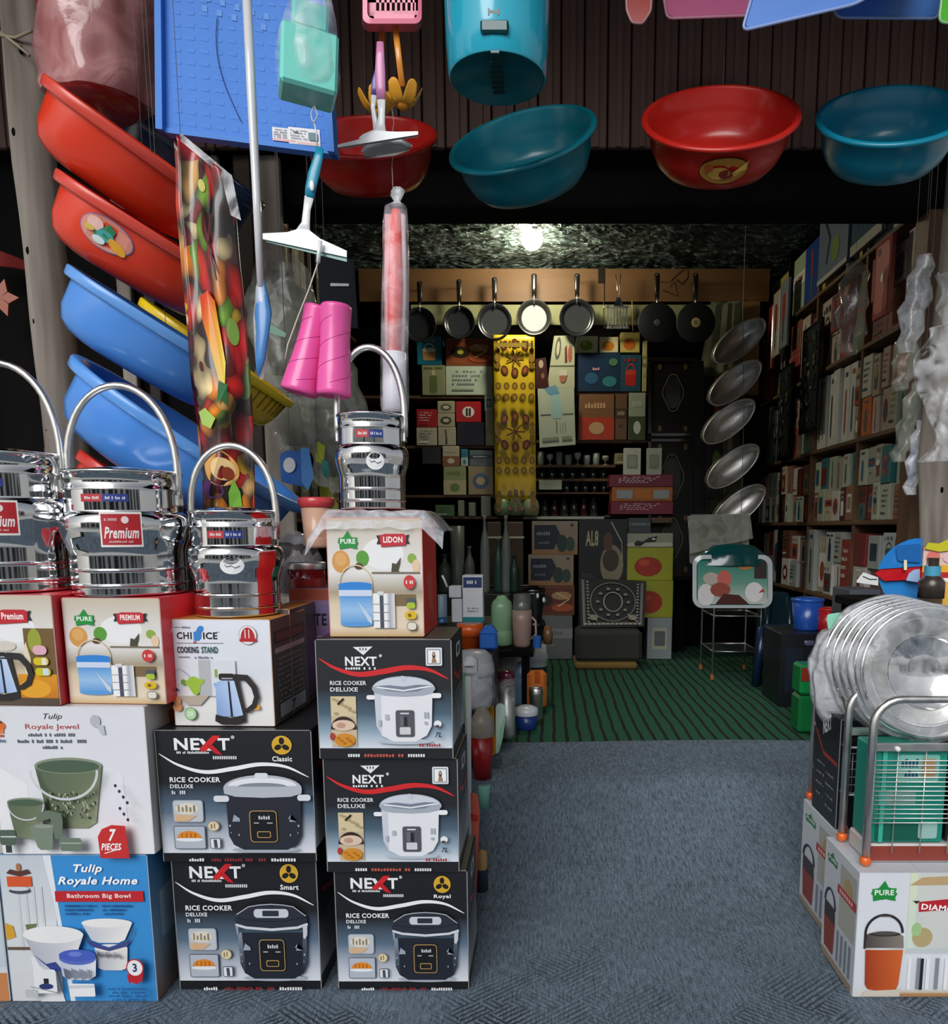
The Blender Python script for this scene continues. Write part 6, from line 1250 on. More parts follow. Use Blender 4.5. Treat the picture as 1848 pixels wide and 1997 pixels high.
# lower back: counter front and cartons under it
m_ = MB('dark_wood'); a, b_ = -1.33, W(1340, 1020, 5.6).x; m_.box(a, b_, 5.6, 5.84, INZ, bz(1010) - .02); one(m_, 'counter_base', 'dark timber base under the back wall shelves', 'cabinet')
LD = 5.25
def lo_(x0, x1, y0, y1, col, kind, acc, label, cat='box', name='carton', dep=.18, d=LD, base=None):
    z1 = W(0, y0, d).z; z0 = base if base is not None else W(0, y1, d).z; a, b_ = W(x0, (y0 + y1) / 2, d).x, W(x1, (y0 + y1) / 2, d).x
    o = good(name, label, cat, (a, d, z0), (1, 0, 0), (0, -1, 0), b_ - a, z1 - z0, dep, col, kind, acc); return z1 + .001
z = lo_(1034, 1116, 1200, 1262, '#6f7272', 'band', ('#8d9090', '#6f7272'), 'grey silver carton lowest under the food picture box', base=INZ)
z = lo_(1030, 1120, 1142, 1200, '#7a4a2c', 'food', ('#6a2f1c', '#c29460'), 'brown cookie picture box under the counter', base=z)
def pr_plants(c, t=''): c.grad(0, 0, 100, 100, [(0, '#9c9080'), (.75, '#a08468'), (1, '#a87444')]); c.poly([(5, 12), (52, 12), (62, 40), (48, 84), (5, 84)], '#141e30'); blob_line(c, 10, 32, 30, 10, '#8c98a8', 6); blob_line(c, 14, 60, 24, 8, '#66788c', 6); c.ell(66, 66, 12, 26, '#1f3a30', 14); c.ell(84, 68, 10, 22, '#2a4a40', 14); c.rect(84, 8, 91, 16, '#5c3030')
def lowprint(x0, x1, y0, y1, fn, label, base, dep=.18, d=LD, col='#8c7a66'):
    z1 = W(0, y0, d).z; a, b_ = W(x0, (y0 + y1) / 2, d).x, W(x1, (y0 + y1) / 2, d).x; m_ = MB('card', col); m_.box(a, b_, d, d + dep, base, z1, bev=.003)
    c_ = Cv(face((a, d, z1), (b_ - a, 0, 0), (0, 0, -(z1 - base)), (0, -1, 0), 100, 100), mb=m_, layer=.0008); fn(c_); one(m_, 'carton', label, 'box'); return z1 + .001
z = lowprint(1030, 1118, 1082, 1142, pr_plants, 'lower of two tan boxes with dark blue panel and plants', z)
z = lowprint(1037, 1126, 1016, 1081, pr_plants, 'upper of two tan boxes with dark blue panel and plants', z)
def pr_albe(c):
    c.rect(0, 0, 100, 100, '#0f0f10'); c.text('AL8', 14, 8, 11, '#b9b48c', w=26, bold=True); c.text('BE', 10, 60, 12, '#b9b48c', w=28, bold=True)
    for cy in (32, 84): c.ell(68, cy, 24, 14, '#8c8468', 18); c.ell(66, cy - 3, 17, 8, '#3c3426', 14); c.ell(60, cy - 16, 10, 7, '#5a3a28', 10); c.rib([(66, cy - 30), (88, cy - 16), (90, cy - 4)], 1.6, '#a8a898')
    blob_line(c, 6, 38, 28, 7, '#3c4450', 5)
z1_ = lowprint(1128, 1222, 1012, 1245, pr_albe, 'tall black box picturing bowls with letters under the glass shelf', INZ, col='#101011')
z = lo_(1262, 1310, 1205, 1262, '#8b9296', 'win', ('#a8a890', '#5c6064'), 'grey tub carton on the floor beneath the tomato boxes', base=INZ)
z = lo_(1226, 1312, 1132, 1205, '#9a9c22', 'fruit', ('#a02a14', '#c0442a'), 'lower lime box with red tomato picture', base=z)
z = lo_(1222, 1312, 1068, 1132, '#a4a824', 'fruit', ('#a82c16', '#c84a2c'), 'upper lime box with red tomato picture', base=z)
z = lo_(1222, 1312, 1040, 1068, '#9fa08c', 'cow', (), 'white box with a black cow picture under the maroon boxes', base=z)
z = lo_(1225, 1268, 1010, 1040, '#3c4448', 'band', ('#56605f', '#8c9490'), 'small slate carton on the cow picture box', base=z)
lo_(1270, 1310, 1020, 1040, '#5c4228', 'band', ('#3c2a18', '#8a6a44'), 'small brown carton on the cow picture box', base=z)
# ornate tray leaning in front
root = thing('ornate_tray', 'square black tray with silver ornament leaning on the lower boxes', 'tray', W(1193, 1226, 5.0))
f = lambda u, v, k: W(1128, 1126, 5.05).lerp(W(1260, 1134, 5.05), u / 100).lerp(W(1132, 1224, 4.98).lerp(W(1256, 1222, 4.98), u / 100), v / 100) + Vector((0, -k, 0))
m_ = MB('ironware', '#0a0a09'); m_.prism([(0, 0), (100, 0), (100, 100), (0, 100)], lambda x, y: f(x, y, 0), lambda x, y: f(x, y, -.02)); m_.build('tray_plate', root)
c_ = Cv(f, layer=.0008); c_.rect(4, 4, 8, 96, '#4c4a40'); c_.rect(92, 4, 96, 96, '#4c4a40'); c_.rect(4, 90, 96, 95, '#54503f')
for i in range(13): c_.rect(6 + i * 7, 91, 9 + i * 7, 94, '#a09c84'); c_.rect(11, 6 + i * 6.6, 14, 9 + i * 6.6, '#8a8670'); c_.rect(86, 6 + i * 6.6, 89, 9 + i * 6.6, '#8a8670')
c_.arc(50, 46, 34, 40, 0, 2 * pi, 1.5, '#6a6654', 30); c_.arc(50, 46, 14, 20, 0, 2 * pi, 1.6, '#9a9680', 20)
for i in range(10): a = 2 * pi * i / 10; c_.ell(50 + 23 * cos(a), 46 + 28 * sin(a), 3, 3, '#6a6440', 8)
for x, y in ((20, 78), (80, 78)): c_.ell(x, y, 7, 6, '#6c6844', 10); c_.rib([(x - 8, y - 8), (x + 6, y + 8)], 1.5, '#8a8668')
c_.mb.build('ornament', root)
m_ = MB('fabric', '#8a6a2c'); p = W(1190, 1262, 5.02); m_.box(W(1125, 0, 5.05).x, W(1258, 0, 5.05).x, 4.86, 5.2, INZ, INZ + .045, '#7d6330', bev=.015); one(m_, 'folded_mat', 'mustard patterned mat lying folded on the green carpet', 'mat')
m_ = MB('fabric', '#3c3c3a'); m_.box(W(1128, 0, 5.05).x, W(1268, 0, 5.05).x, 4.88, 5.18, INZ + .046, W(0, 1225, 5.0).z, '#34342f', bev=.025); one(m_, 'folded_mat', 'dark grey folded mat on top of the mustard one', 'mat')

# ---------------------------------------------------------------- side wall shelving (facing the aisle)
XW = 1.6
RZ = [.67, 1.088, 1.51, 1.965, 2.42]; RN = ['lowest', 'second lowest', 'middle', 'second highest', 'highest']
root = thing('shelf_rack', 'long wooden shelf rack along the side wall by the toy boat', 'shelf', (XW + .15, 4.55, .14))
for z in RZ: m_ = MB('shelf_wood'); m_.box(XW + .005, XW + .34, 3.36, 5.84, z - .022, z, bev=.003); m_.build('shelf_board', root)
for y in (3.36, 4.02, 4.72, 5.30): m_ = MB('shelf_wood' if y != 5.30 else 'dark_wood'); m_.box(XW + .01, XW + .34, y - .012, y + .012, INZ, 2.86, bev=.003); m_.build('upright', root)
m_ = MB('dark_wood'); m_.box(XW + .33, XW + .345, 3.36, 5.84, INZ, 2.86); m_.build('back_sheet', root)
PALS = {0: ['#b9b4ac', '#8c3a30', '#c4c2bc', '#9aa09a', '#6a4030', '#b4bab8', '#7c2a24', '#a89c84'], 1: ['#b9b7ae', '#aab09c', '#4c1c1a', '#9a9888', '#2c6a6c', '#8c5c48', '#c0beb4', '#a4a690', '#5a241f', '#b4a890'],
        2: ['#b4b2a4', '#a88a7c', '#c2c0b8', '#a08c80', '#b86030', '#c4c2ba', '#9a9a84', '#8f9c8c', '#6a8c7c', '#aa9a8c'], 3: ['#9c3430', '#8c4438', '#b4a494', '#a85a44', '#6c2c28', '#b0a090', '#98302c', '#5c6a44'], 4: ['#7c8ca0', '#9cae8c', '#6a7c94', '#a89a54', '#1c3c84', '#8c8c54', '#a4acac']}
KS = ['lines', 'band', 'pic', 'tall', 'bottle', 'split', 'knife', 'pot', 'win', 'oval']
ACC = ['#6a2a24', '#2c3440', '#9c4428', '#3c5c4c', '#4a4a48', '#8c7a54', '#22506a', '#d8d4c8']
rg = random.Random(11)
CN = {'#b9b4ac': 'grey', '#8c3a30': 'brick red', '#c4c2bc': 'pale grey', '#9aa09a': 'slate grey', '#6a4030': 'brown', '#b4bab8': 'silver grey', '#7c2a24': 'dark red', '#a89c84': 'tan', '#b9b7ae': 'cream grey', '#aab09c': 'sage', '#4c1c1a': 'maroon', '#9a9888': 'stone grey', '#2c6a6c': 'teal', '#8c5c48': 'copper brown', '#c0beb4': 'off white', '#a4a690': 'dull green', '#5a241f': 'wine red', '#b4a890': 'sand',
      '#b4b2a4': 'light grey', '#a88a7c': 'dusty pink', '#c2c0b8': 'white', '#a08c80': 'pinkish grey', '#b86030': 'orange', '#c4c2ba': 'whitish', '#9a9a84': 'olive grey', '#8f9c8c': 'grey green', '#6a8c7c': 'sea green', '#aa9a8c': 'mushroom', '#9c3430': 'red', '#8c4438': 'rust', '#b4a494': 'beige', '#a85a44': 'terracotta', '#6c2c28': 'oxblood', '#b0a090': 'biscuit', '#98302c': 'crimson', '#5c6a44': 'moss green', '#7c8ca0': 'blue grey', '#9cae8c': 'pale green', '#6a7c94': 'steel blue', '#a89a54': 'mustard', '#1c3c84': 'royal blue', '#8c8c54': 'olive', '#a4acac': 'cool grey'}
for ri, zb in enumerate(RZ):
    top = (RZ + [2.86])[ri + 1] - .03
    y = 3.40; cnt = 0
    while y < 5.72:
        nx = next((u for u in (4.02, 4.72, 5.30) if y - .02 < u < y + .03), None)
        if nx: y = nx + .02
        wmax = {0: .17, 1: .125, 2: .12, 3: .20, 4: .30}[ri]; wd = rg.uniform(.62, 1) * wmax
        for u in (4.02, 4.72, 5.30):
            if y < u < y + wd + .03: wd = u - .016 - y
        if wd < .04: y += wd + .03; continue
        tiers = {0: rg.choice([1, 2, 2]), 1: 2, 2: 1 if 4.05 < y < 4.7 else rg.choice([1, 2, 2]), 3: rg.choice([1, 1, 2]), 4: 1}[ri]
        z = zb + .001; H = top - zb; cnt += 1
        for t in range(tiers):
            h = (H / tiers) * rg.uniform(.80, .97); 
            if ri == 2 and 4.05 < y < 4.7: h = H * .96; wd = min(wd, .09)
            col = rg.choice(PALS[ri]) if not (ri == 2 and 4.05 < y < 4.7) else '#c2c0b8'
            kd = rg.choice(KS) if not (ri == 2 and 4.05 < y < 4.7) else 'tall'
            where = f'{ORD[cnt - 1]} from the doorway' + ('' if tiers == 1 else (', lower one' if t == 0 else ', upper one'))
            o = good('carton', f'{CN[col]} box on the {RN[ri]} side shelf, {where}', 'box', (XW + .012 + rg.uniform(0, .03), y + wd - .002, z), (0, -1, 0), (-1, 0, 0), wd - .005, h, .2, col, kd, (rg.choice(ACC), rg.choice(ACC)), 'boxes on the side wall shelves')
            z += h + .001
        y += wd + rg.uniform(.002, .012)
# framed black pieces and hung packs in front of the side shelves
def sideflat(label, ya, yb, z0, z1, X, col, fn, name='ornament_picture', cat='picture', th=.02, tiltz=0):
    m_ = MB('gloss', col); m_.box(X, X + th, ya, yb, z0, z1, bev=.004)
    c_ = Cv(face((X, yb, z1), (0, ya - yb, 0), (0, 0, z0 - z1), (-1, 0, 0), 100, 100), mb=m_, layer=.001)
    if fn: fn(c_)
    return one(m_, name, label, cat)
def ornf(c):
    c.rect(8, 4, 92, 96, '#1c211e'); rr_ = random.Random(5)
    for i in range(40): x, y = rr_.uniform(16, 84), rr_.uniform(8, 92); c.ell(x, y, rr_.uniform(2, 7), rr_.uniform(1, 4), rr_.choice(['#3c463c', '#5a6050', '#28302c', '#6c6c58', '#20383c']), 7)
sideflat('black framed ornament picture hung on the side rack, farther one', 5.02, 5.28, 1.50, 2.10, XW - .03, '#0a0a0a', ornf)
sideflat('black framed ornament picture hung on the side rack, nearer one', 4.52, 4.84, 1.62, 2.24, XW - .03, '#0a0a0a', ornf)
sideflat('large blue grey box picture with green plant on the highest side shelf', 4.22, 4.66, 2.44, 2.86, XW - .015, '#5f6f80', lambda c: (c.rect(0, 0, 100, 100, '#5c6a7a'), c.rib([(20, 20), (40, 50), (30, 80)], 6, '#20262c'), c.ell(60, 70, 14, 16, '#6c7c3a', 12), c.rect(0, 94, 100, 100, '#a8a8a0')), 'display_box', 'box')
sideflat('large blue and green box picture near the doorway on the highest side shelf', 3.80, 4.18, 2.44, 2.86, XW - .015, '#4a5c6c', lambda c: (c.rect(50, 0, 100, 60, '#5c7a38'), c.rib([(10, 10), (34, 40), (20, 70)], 5, '#1c2228'), c.rect(0, 88, 100, 100, '#9c988c')), 'display_box', 'box')
sideflat('red phone case shaped pack hung by the doorway post', 3.60, 3.78, 2.02, 2.36, XW - .05, '#a8544c', lambda c: (c.rr(10, 6, 90, 94, 14, '#b05048'), c.ell(30, 14, 10, 5, '#14100f', 10), c.ell(54, 50, 8, 6, '#e8e4e0', 10)), 'pack', 'pack')
for i, (y, z, c1) in enumerate(((5.5, 2.14, '#9c3a34'), (5.35, 2.2, '#b4a89c'), (5.18, 2.22, '#7c868c'))):
    sideflat(f'{["red", "pale", "grey"][i]} hanging pack at the far end of the side rack above the black frames', y - .07, y + .07, z, z + .42, XW - .05, c1, lambda c: (c.rr(30, 20, 70, 60, 10, '#8a3428'), c.rect(46, 60, 56, 90, '#3c2a28')), 'pack', 'pack')
# hung film packs by the doorway post
def filmpack(label, pts, d, mat='film_dim', wdt=.06, depth=.03, core=None, name='plastic_pack'):
    root = thing(name, label, 'pack', W(*pts[-1], d))
    m_ = MB(); P_ = [W(*p, d) for p in pts]; n = len(P_); ws = [wdt * (.35 + .65 * sin(pi * (i + .5) / n) ** .6) for i in range(n)]
    vs = []; fs = []; N = 24
    for i, p in enumerate(P_):
        for q in range(N): a = 2 * pi * q / N; k = 1 + .28 * noise.noise(Vector((cos(a) * 2.5, sin(a) * 2.5, p.z * 12))); vs.append(p + Vector((ws[i] * k * cos(a), depth * k * sin(a), 0)))
    for i in range(n - 1):
        for q in range(N): fs.append((i * N + q, i * N + (q + 1) % N, (i + 1) * N + (q + 1) % N, (i + 1) * N + q))
    m_.add(vs, fs, '#ccc', mat, True); m_.build('film', root)
    if core: m_ = MB('matte', core); m_.tube([P_[1], P_[n // 2], P_[-2]], [wdt * .3, wdt * .55, wdt * .35], 10, core, flat=(1, 0, 0)); m_.build('content', root)
    m_ = MB('matte', '#8a867c'); m_.tube([P_[0], Vector((P_[0].x, P_[0].y, ROOFZ if d < 3.2 else CEIL - .04))], .001, 4); m_.build('string', root)
def sub(p, q, n=9): return [(p[0] + (q[0] - p[0]) * i / n + 6 * sin(i * 2.1), p[1] + (q[1] - p[1]) * i / n) for i in range(n + 1)]
filmpack('crinkled silver film pack hung from the doorway post', sub((1802, 500), (1768, 690)), 3.1, 'film_thick', .05, .03, '#3a3c34')
filmpack('clear film pack with orange scrap hung lower on the doorway post', sub((1775, 640), (1757, 760)), 3.1, 'film_dim', .045, .03, '#7c5a44')
filmpack('dull green film pack hung slanting by the doorway post', sub((1790, 745), (1752, 900)), 3.08, 'film_dim', .04, .03, '#3c4632')
filmpack('blue and white film pack hung beside the grey tree pole', sub((1796, 820), (1776, 965)), 3.05, 'film_thick', .035, .02, '#27488a')
filmpack('red film wrapped flower pack hung before the side shelves', sub((1668, 515), (1655, 690)), 3.7, 'film_dim', .07, .04, '#7c2420')
m_ = MB(); 
def fb(u, v):
    y = 530 + 370 * v; ex = 1800 + (14 * sin(v * 9.5) + 8 * sin(v * 23)) + (30 if v < .3 else 0); return W(ex + (1870 - ex) * u, y, 2.76) + Vector((0, .03 * sin(u * 7 + v * 13) + .03 * noise.noise(Vector((u * 4, v * 9, 0))), 0))
m_.grid(fb, 20, 60, '#dddddd', 'film', thick=(0, .01, 0)); root = thing('plastic_bag', 'crumpled grey plastic sheet bag hung at the edge before the tree pole', 'bag', W(1840, 900, 2.76)); m_.build('bag_film', root)
m_ = MB('matte'); wire(m_, W(1845, 530, 2.76)); m_.build('string', root)
# left shelving seen past the wipers
root = thing('shelf_rack', 'dark wooden rack of wrapped goods along the wall behind the pink tubes', 'shelf', (-1.5, 4.6, .14)); XL = -1.37
for z in (.72, 1.1, 1.5, 1.95, 2.4): m_ = MB('shelf_wood'); m_.box(XL - .34, XL, 3.4, 5.8, z - .02, z, bev=.003); m_.build('shelf_board', root)
for y in (3.45, 4.1, 4.8, 5.45): m_ = MB('dark_wood'); m_.box(XL - .34, XL - .005, y - .015, y + .015, INZ, 2.85); m_.build('upright', root)
rg = random.Random(5); zs = [.72, 1.1, 1.5, 1.95, 2.4, 2.86]; LN = ['lowest', 'second lowest', 'middle', 'second highest', 'highest']; LP = [('#5c5a4c', 'olive grey'), ('#3c2620', 'dark brown'), ('#7c7a6c', 'dull grey'), ('#2c3238', 'charcoal'), ('#8c8878', 'pale taupe'), ('#4a2a24', 'maroon brown'), ('#3a4434', 'dark green')]
for ri in range(5):
    y = 3.48; cnt = 0
    while y < 5.7:
        for u in (4.1, 4.8, 5.45):
            if y - .02 < u < y + .02: y = u + .02
        wd = rg.uniform(.06, .16)
        for u in (4.1, 4.8, 5.45):
            if y < u < y + wd + .02: wd = u - .018 - y
        if wd < .03: y += wd + .03; continue
        cnt += 1; col, cn = rg.choice(LP); h = (zs[ri + 1] - zs[ri] - .03) * rg.uniform(.6, .96)
        good('carton', f'{cn} pack on the {LN[ri]} shelf behind the wipers, {ORD[cnt - 1]} from the entrance', 'pack', (XL - .012 - rg.uniform(0, .05), y, zs[ri] + .001), (0, 1, 0), (1, 0, 0), wd - .004, h, .2, col, rg.choice(['lines', 'tall', 'band', 'knife', 'split']), (rg.choice(['#a8a490', '#8a4030', '#4a5a60', '#c4c0ac']), '#8a8470'), 'packs on the shelves behind the wipers'); y += wd + .008

# ================================================================ GOODS BETWEEN THE BOXES AND THE SHOP
# low dark bench and crates that carry the kitchenware
def bench(name, label, x0, x1, y0, y1, z1, zb, mat='dark_wood', cat='bench'):
    root = thing(name, label, cat, ((x0 + x1) / 2, (y0 + y1) / 2, zb))
    m_ = MB(mat); m_.box(x0, x1, y0, y1, z1 - .03, z1, bev=.004); m_.build('bench_top', root)
    for x in (x0 + .02, x1 - .06):
        for y in (y0 + .02, y1 - .06): m_ = MB(mat); m_.box(x, x + .04, y, y + .04, zb, z1 - .031); m_.build('leg', root)
    m_ = MB(mat); m_.box(x0 + .02, x1 - .02, y1 - .03, y1 - .02, zb, z1 - .031); m_.build('back_board', root)
bench('display_bench', 'low dark bench carrying bottles and jugs beside the aisle', -1.2, -.06, 3.75, 4.5, .44, INZ)
bench('display_bench', 'dark stand behind the cooker boxes carrying tubs and bags', -1.3, -.42, 2.15, 2.75, .62, .05)
def on(px, py, z):                                            # point where the ray meets height z
    r = ray(px, py); k = (z - CZ) / r.z; return Vector((0, 0, CZ)) + r * k
def pot(name, label, cat, px, pyb, pyt, rpx, prof, d, col, z=None, mat='plastic', wob=0, parts=None, sy=1, sx=1, cols=None):
    c = W(px, pyb, d); 
    if z is not None: c.z = z
    sc = 1 / SCL((pyb + pyt) / 2, d); h = W(px, pyt, d).z - W(px, pyb, d).z; R = rpx * sc; M = Matrix.Translation(c)
    root = thing(name, label, cat, c)
    k = 0
    for nm_, c_, mt, pr in ([('body', col, mat, prof)] + (parts or [])):
        m_ = MB(mt, c_); m_.lathe([(max(.001, a * R), b_ * h) for a, b_ in pr], 32, M=M, wob=wob, sy=sy, sx=sx); m_.build(nm_, root)
    return root
CYL = [(0, 0), (.95, 0), (1, .03), (1, .97), (.95, 1), (0, 1)]
bd = .441
# --- on the low bench (seen from the aisle)
pot('storage_bottle', 'pale green ribbed plastic bottle standing on the low bench', 'bottle', 979, 1272, 1176, 21, [(0, 0), (.9, 0), (1, .04), (1, .28), (.94, .31), (1, .34), (1, .78), (.86, .88), (.55, .94), (.4, 1), (0, 1)], 3.95, '#8fb890', bd)
r_ = pot('water_jug', 'clear jug with pinkish content standing before the black blender', 'jug', 1018, 1272, 1170, 19, [(0, 0), (.8, 0), (.88, .05), (1, .5), (.98, .7), (.9, .70), (.8, .08), (0, .07)], 3.9, '#c9a89c', bd, 'milky', parts=[('jug_neck', '#c4cfcb', 'glass', [(.9, .70), (.9, 1), (.84, 1), (.84, .70)])])
m_ = MB('milky', '#cbb4aa'); c = W(1036, 1225, 3.9); sc = 1 / SCL(1225, 3.9); m_.tube([c + Vector((-.0, 0, 22 * sc)), c + Vector((8 * sc, 0, 14 * sc)), c + Vector((9 * sc, 0, -12 * sc)), c + Vector((-2 * sc, 0, -22 * sc))], .006, 8); m_.build('handle', r_)
r_ = pot('blender', 'black blender with bright studs standing at the bench end', 'blender', 1040, 1270, 1165, 24, [(0, 0), (1, 0), (1, .3), (.85, .38), (0, .38)], 4.15, '#121315', bd, 'gloss', parts=[('jar', '#1d2022', 'gloss', [(.7, .38), (.95, .85), (.95, .9), (0, .9)]), ('lid', '#0c0c0c', 'gloss', [(.98, .9), (.98, .96), (.4, .97), (.4, 1), (0, 1)])])
m_ = MB('gloss', '#dfe4ea'); 
for x, y in ((1008, 1168), (1026, 1166), (1048, 1162), (1060, 1170), (1030, 1176)): m_.sphere(W(x, y, 4.02), .008, n=8, m_=6, sz=1.8)
o = m_.build('stud', r_); o['kind'] = 'stuff'
m_ = MB('plastic', '#2c66b4'); c = W(1047, 1262, 3.85); m_.cyl((c.x, 3.85, bd), (c.x, 3.85, W(0, 1240, 3.85).z), .022, n=20); one(m_, 'plastic_cup', 'small blue upright cup before the black blender', 'cup')
pot('clay_jar', 'brown wicker patterned jar at the end of the low bench', 'jar', 1068, 1270, 1236, 10, [(0, 0), (.8, 0), (1, .5), (.7, 1), (0, 1)], 4.0, '#7a5838', bd)
z = W(0, 1250, 3.85).z
m_ = MB('plastic', '#d4581c'); c = W(917, 1266, 3.14); bz_ = W(0, 1266, 3.1).z; m_.T = Matrix.Translation((c.x, 3.14, bz_ + .001)); sc = 1 / SCL(1240, 3.14); m_.lathe([(.001, 0), (20 * sc, 0), (21 * sc, .05), (25 * sc, .052), (26 * sc, .10), (.001, .095)], 32); one(m_, 'plastic_bowl', 'orange stepped plastic bowl beside the blue peaked carton', 'bowl')
m_ = MB('plastic', '#2458a8'); c = W(953, 1266, 3.10); m_.T = Matrix.Translation((c.x, 3.10, bz_ + .001)) @ Matrix.Scale(.8, 4); m_.box(-.045, .045, -.04, .04, 0, .085, '#2860b4', bev=.012); m_.prism([(-.045, .085), (.045, .085), (.02, .125), (-.02, .12)], lambda x, z_: Vector((x, -.035, z_)), lambda x, z_: Vector((x, .035, z_)), '#2c68c0'); one(m_, 'plastic_pack', 'blue peaked carton beside the orange bowl', 'carton')
good('crate', 'dark crate carrying the orange bowl behind the aisle boxes', 'crate', (W(850, 1266, 3.05).x, 3.05, .142), (1, 0, 0), (0, -1, 0), W(966, 1266, 3.05).x - W(850, 1266, 3.05).x, W(0, 1266, 3.1).z - .143, .21, '#15151a', None)
# white packs further up: on a tall crate
good('crate', 'dark crate carrying the white dispenser packs behind the aisle boxes', 'crate', (W(846, 1215, 3.3).x, 3.28, INZ), (1, 0, 0), (0, -1, 0), .23, W(0, 1216, 3.28).z - INZ, .3, '#1b1a19', None)
zc = W(0, 1216, 3.28).z + .002
def pr_disp(c): c.rect(0, 0, 100, 100, '#d5d8dd'); c.rect(4, 4, 96, 26, '#26396c'); blob_line(c, 20, 11, 50, 7, '#dfe4ee', 6);  blob_line(c, 22, 68, 60, 3, '#8a8d92', 14); blob_line(c, 22, 74, 56, 3, '#8a8d92', 14); c.rect(0, 88, 100, 100, '#1d7c84')
dd = 3.30; a, b_ = W(902, 1160, dd).x, W(941, 1160, dd).x; z1 = W(0, 1122, dd).z; m_ = MB('card', '#cfd3d9'); m_.box(a, b_, dd, dd + .08, zc, z1, bev=.003)
c_ = Cv(face((a, dd, z1), (b_ - a, 0, 0), (0, 0, zc - z1), (0, -1, 0), 100, 100), mb=m_, layer=.0008); pr_disp(c_); one(m_, 'carton', 'tall white pack with navy header standing above the orange bowl', 'box')
a, b_ = W(880, 1180, dd).x, W(901, 1180, dd).x; m_ = MB('card', '#c9cdd3'); m_.box(a, b_, dd, dd + .07, zc, W(0, 1168, dd).z, bev=.003); m_.box(a - .01, b_ - .003, dd - .002, dd + .06, W(0, 1166, dd).z, W(0, 1143, dd).z, bev=.003); m_.tube([W(872, 1145, dd), W(866, 1130, dd), W(862, 1122, dd)], .005, 8, '#dfe2e6')
one(m_, 'soap_dispenser', 'grey white dispenser with lever beside the navy headed pack', 'dispenser')
pot('tumbler', 'clear tumbler with blue base at the edge of the red hotpot box', 'glass', 863, 1206, 1150, 9, [(0, 0), (.9, 0), (1, .1), (1, .98), (.9, 1), (.88, .15), (0, .12)], 3.28, '#8aa4b8', zc, 'milky', parts=[('printed_base', '#1d4a78', 'plastic', [(1.02, .02), (1.02, .22), (0, .22)])])
# tall bottles and glass further in, on a dark cabinet
good('cabinet', 'dark cabinet by the wall carrying tall glass bottles', 'cabinet', (-1.12, 4.75, INZ), (1, 0, 0), (0, -1, 0), .9, .50, .5, '#14110e', None)
zc2 = INZ + .502
for i, (x, yt, r, col, l) in enumerate(((868, 1075, 13, '#5a6a5c', 'square green grey'), (893, 1020, 14, '#77807a', 'glittering silver'), (916, 1060, 10, '#7c8478', 'smoky clear'), (946, 1000, 9, '#a4aca4', 'slim bright'), (972, 1045, 9, '#3c6a5c', 'green tinted'), (987, 1000, 9, '#9ca49c', 'long necked bright'), (1003, 1075, 11, '#2c4a3a', 'dark green'))):
    glass(x, 1150, yt, r, col, f'{l} glass vase on the dark cabinet beyond the white packs', 'bottle' if i != 1 else 'tumbler', None, 4.85, z=zc2, mat='milky', cat='vase')
for i, (x0, x1, l) in enumerate(((938, 968, 'narrower'), (974, 1016, 'wider'))):
    a, b_ = W(x0, 0, 5.3).x, W(x1, 0, 5.3).x; m_ = MB('card', '#4a3420'); m_.box(a, b_, 5.3, 5.5, .66, W(0, 1018, 5.3).z, bev=.003); m_.box(a - .004, b_ + .004, 5.29, 5.5, W(0, 1050, 5.3).z, W(0, 1046, 5.3).z, '#c9c4b0'); one(m_, 'cardboard_box', f'{l} brown cardboard box behind the tall glass vases', 'box')
good('cabinet', 'low dark cupboard behind the glass vases carrying cardboard boxes', 'cabinet', (-1.1, 5.28, INZ), (1, 0, 0), (0, -1, 0), 1.0, .518, .3, '#100e0c', None)
# green ground goods: aisle edge
FZ = INZ - .003
def onf(px, py): p = on(px, py, FZ); return p
r_ = None
p = onf(1026, 1420); dk = p.y
pot('plastic_tub', 'blue tub with white lid on the green carpet edge', 'tub', 1026, 1420, 1376, 22, [(0, 0), (.86, 0), (.92, .05), (1, .62), (0, .62)], dk, '#203c86', FZ, parts=[('lid', '#dfe2e8', 'plastic', [(1.04, .62), (1.06, .72), (1.0, .9), (.5, 1), (0, 1)])])
m_ = MB('card', '#e6e6ee'); c = Vector((p.x, p.y, FZ)); sc = 1 / SCL(1400, dk); f = lambda u, v, k: c + Vector(((24 * sc + k) * sin((u - 50) / 80), -(24 * sc + k) * cos((u - 50) / 80), .01 + .05 * (1 - v / 100)))
pot('travel_mug', 'dark steel travel mug behind the blue and white tub', 'mug', 1045, 1402, 1340, 14, [(0, 0), (.92, 0), (.96, .03), (.96, .74), (1.02, .78), (1.02, .86), (.96, .9), (.95, 1), (0, 1)], on(1045, 1402, FZ).y, '#4a4644', FZ, 'satin')
p = on(1046, 1382, FZ)
m_ = MB('fabric', '#d9732c'); m_.T = Matrix.Translation((p.x, p.y, FZ)) @ Matrix.Rotation(radians(8), 4, 'Z'); m_.box(-.05, .05, -.03, .03, 0, .20, '#d9742e', bev=.018); m_.box(-.012, .012, -.034, -.029, .14, .2, '#b9541c'); one(m_, 'orange_pouch', 'orange pouch standing behind the dark travel mug', 'pouch')
p = on(1042, 1330, FZ); pot('storage_jar', 'dark blue jar with clear crinkled lid behind the orange pouch', 'jar', 1042, 1340, 1268, 24, [(0, 0), (.95, 0), (1, .05), (1, .45), (0, .45)], p.y, '#1d3848', FZ, parts=[('lid', '#dfe3ea', 'card', [(1.02, .45), (1.04, .6), (1.1, .62), (1.1, .72), (1.0, .78), (.94, 1), (0, 1)])])
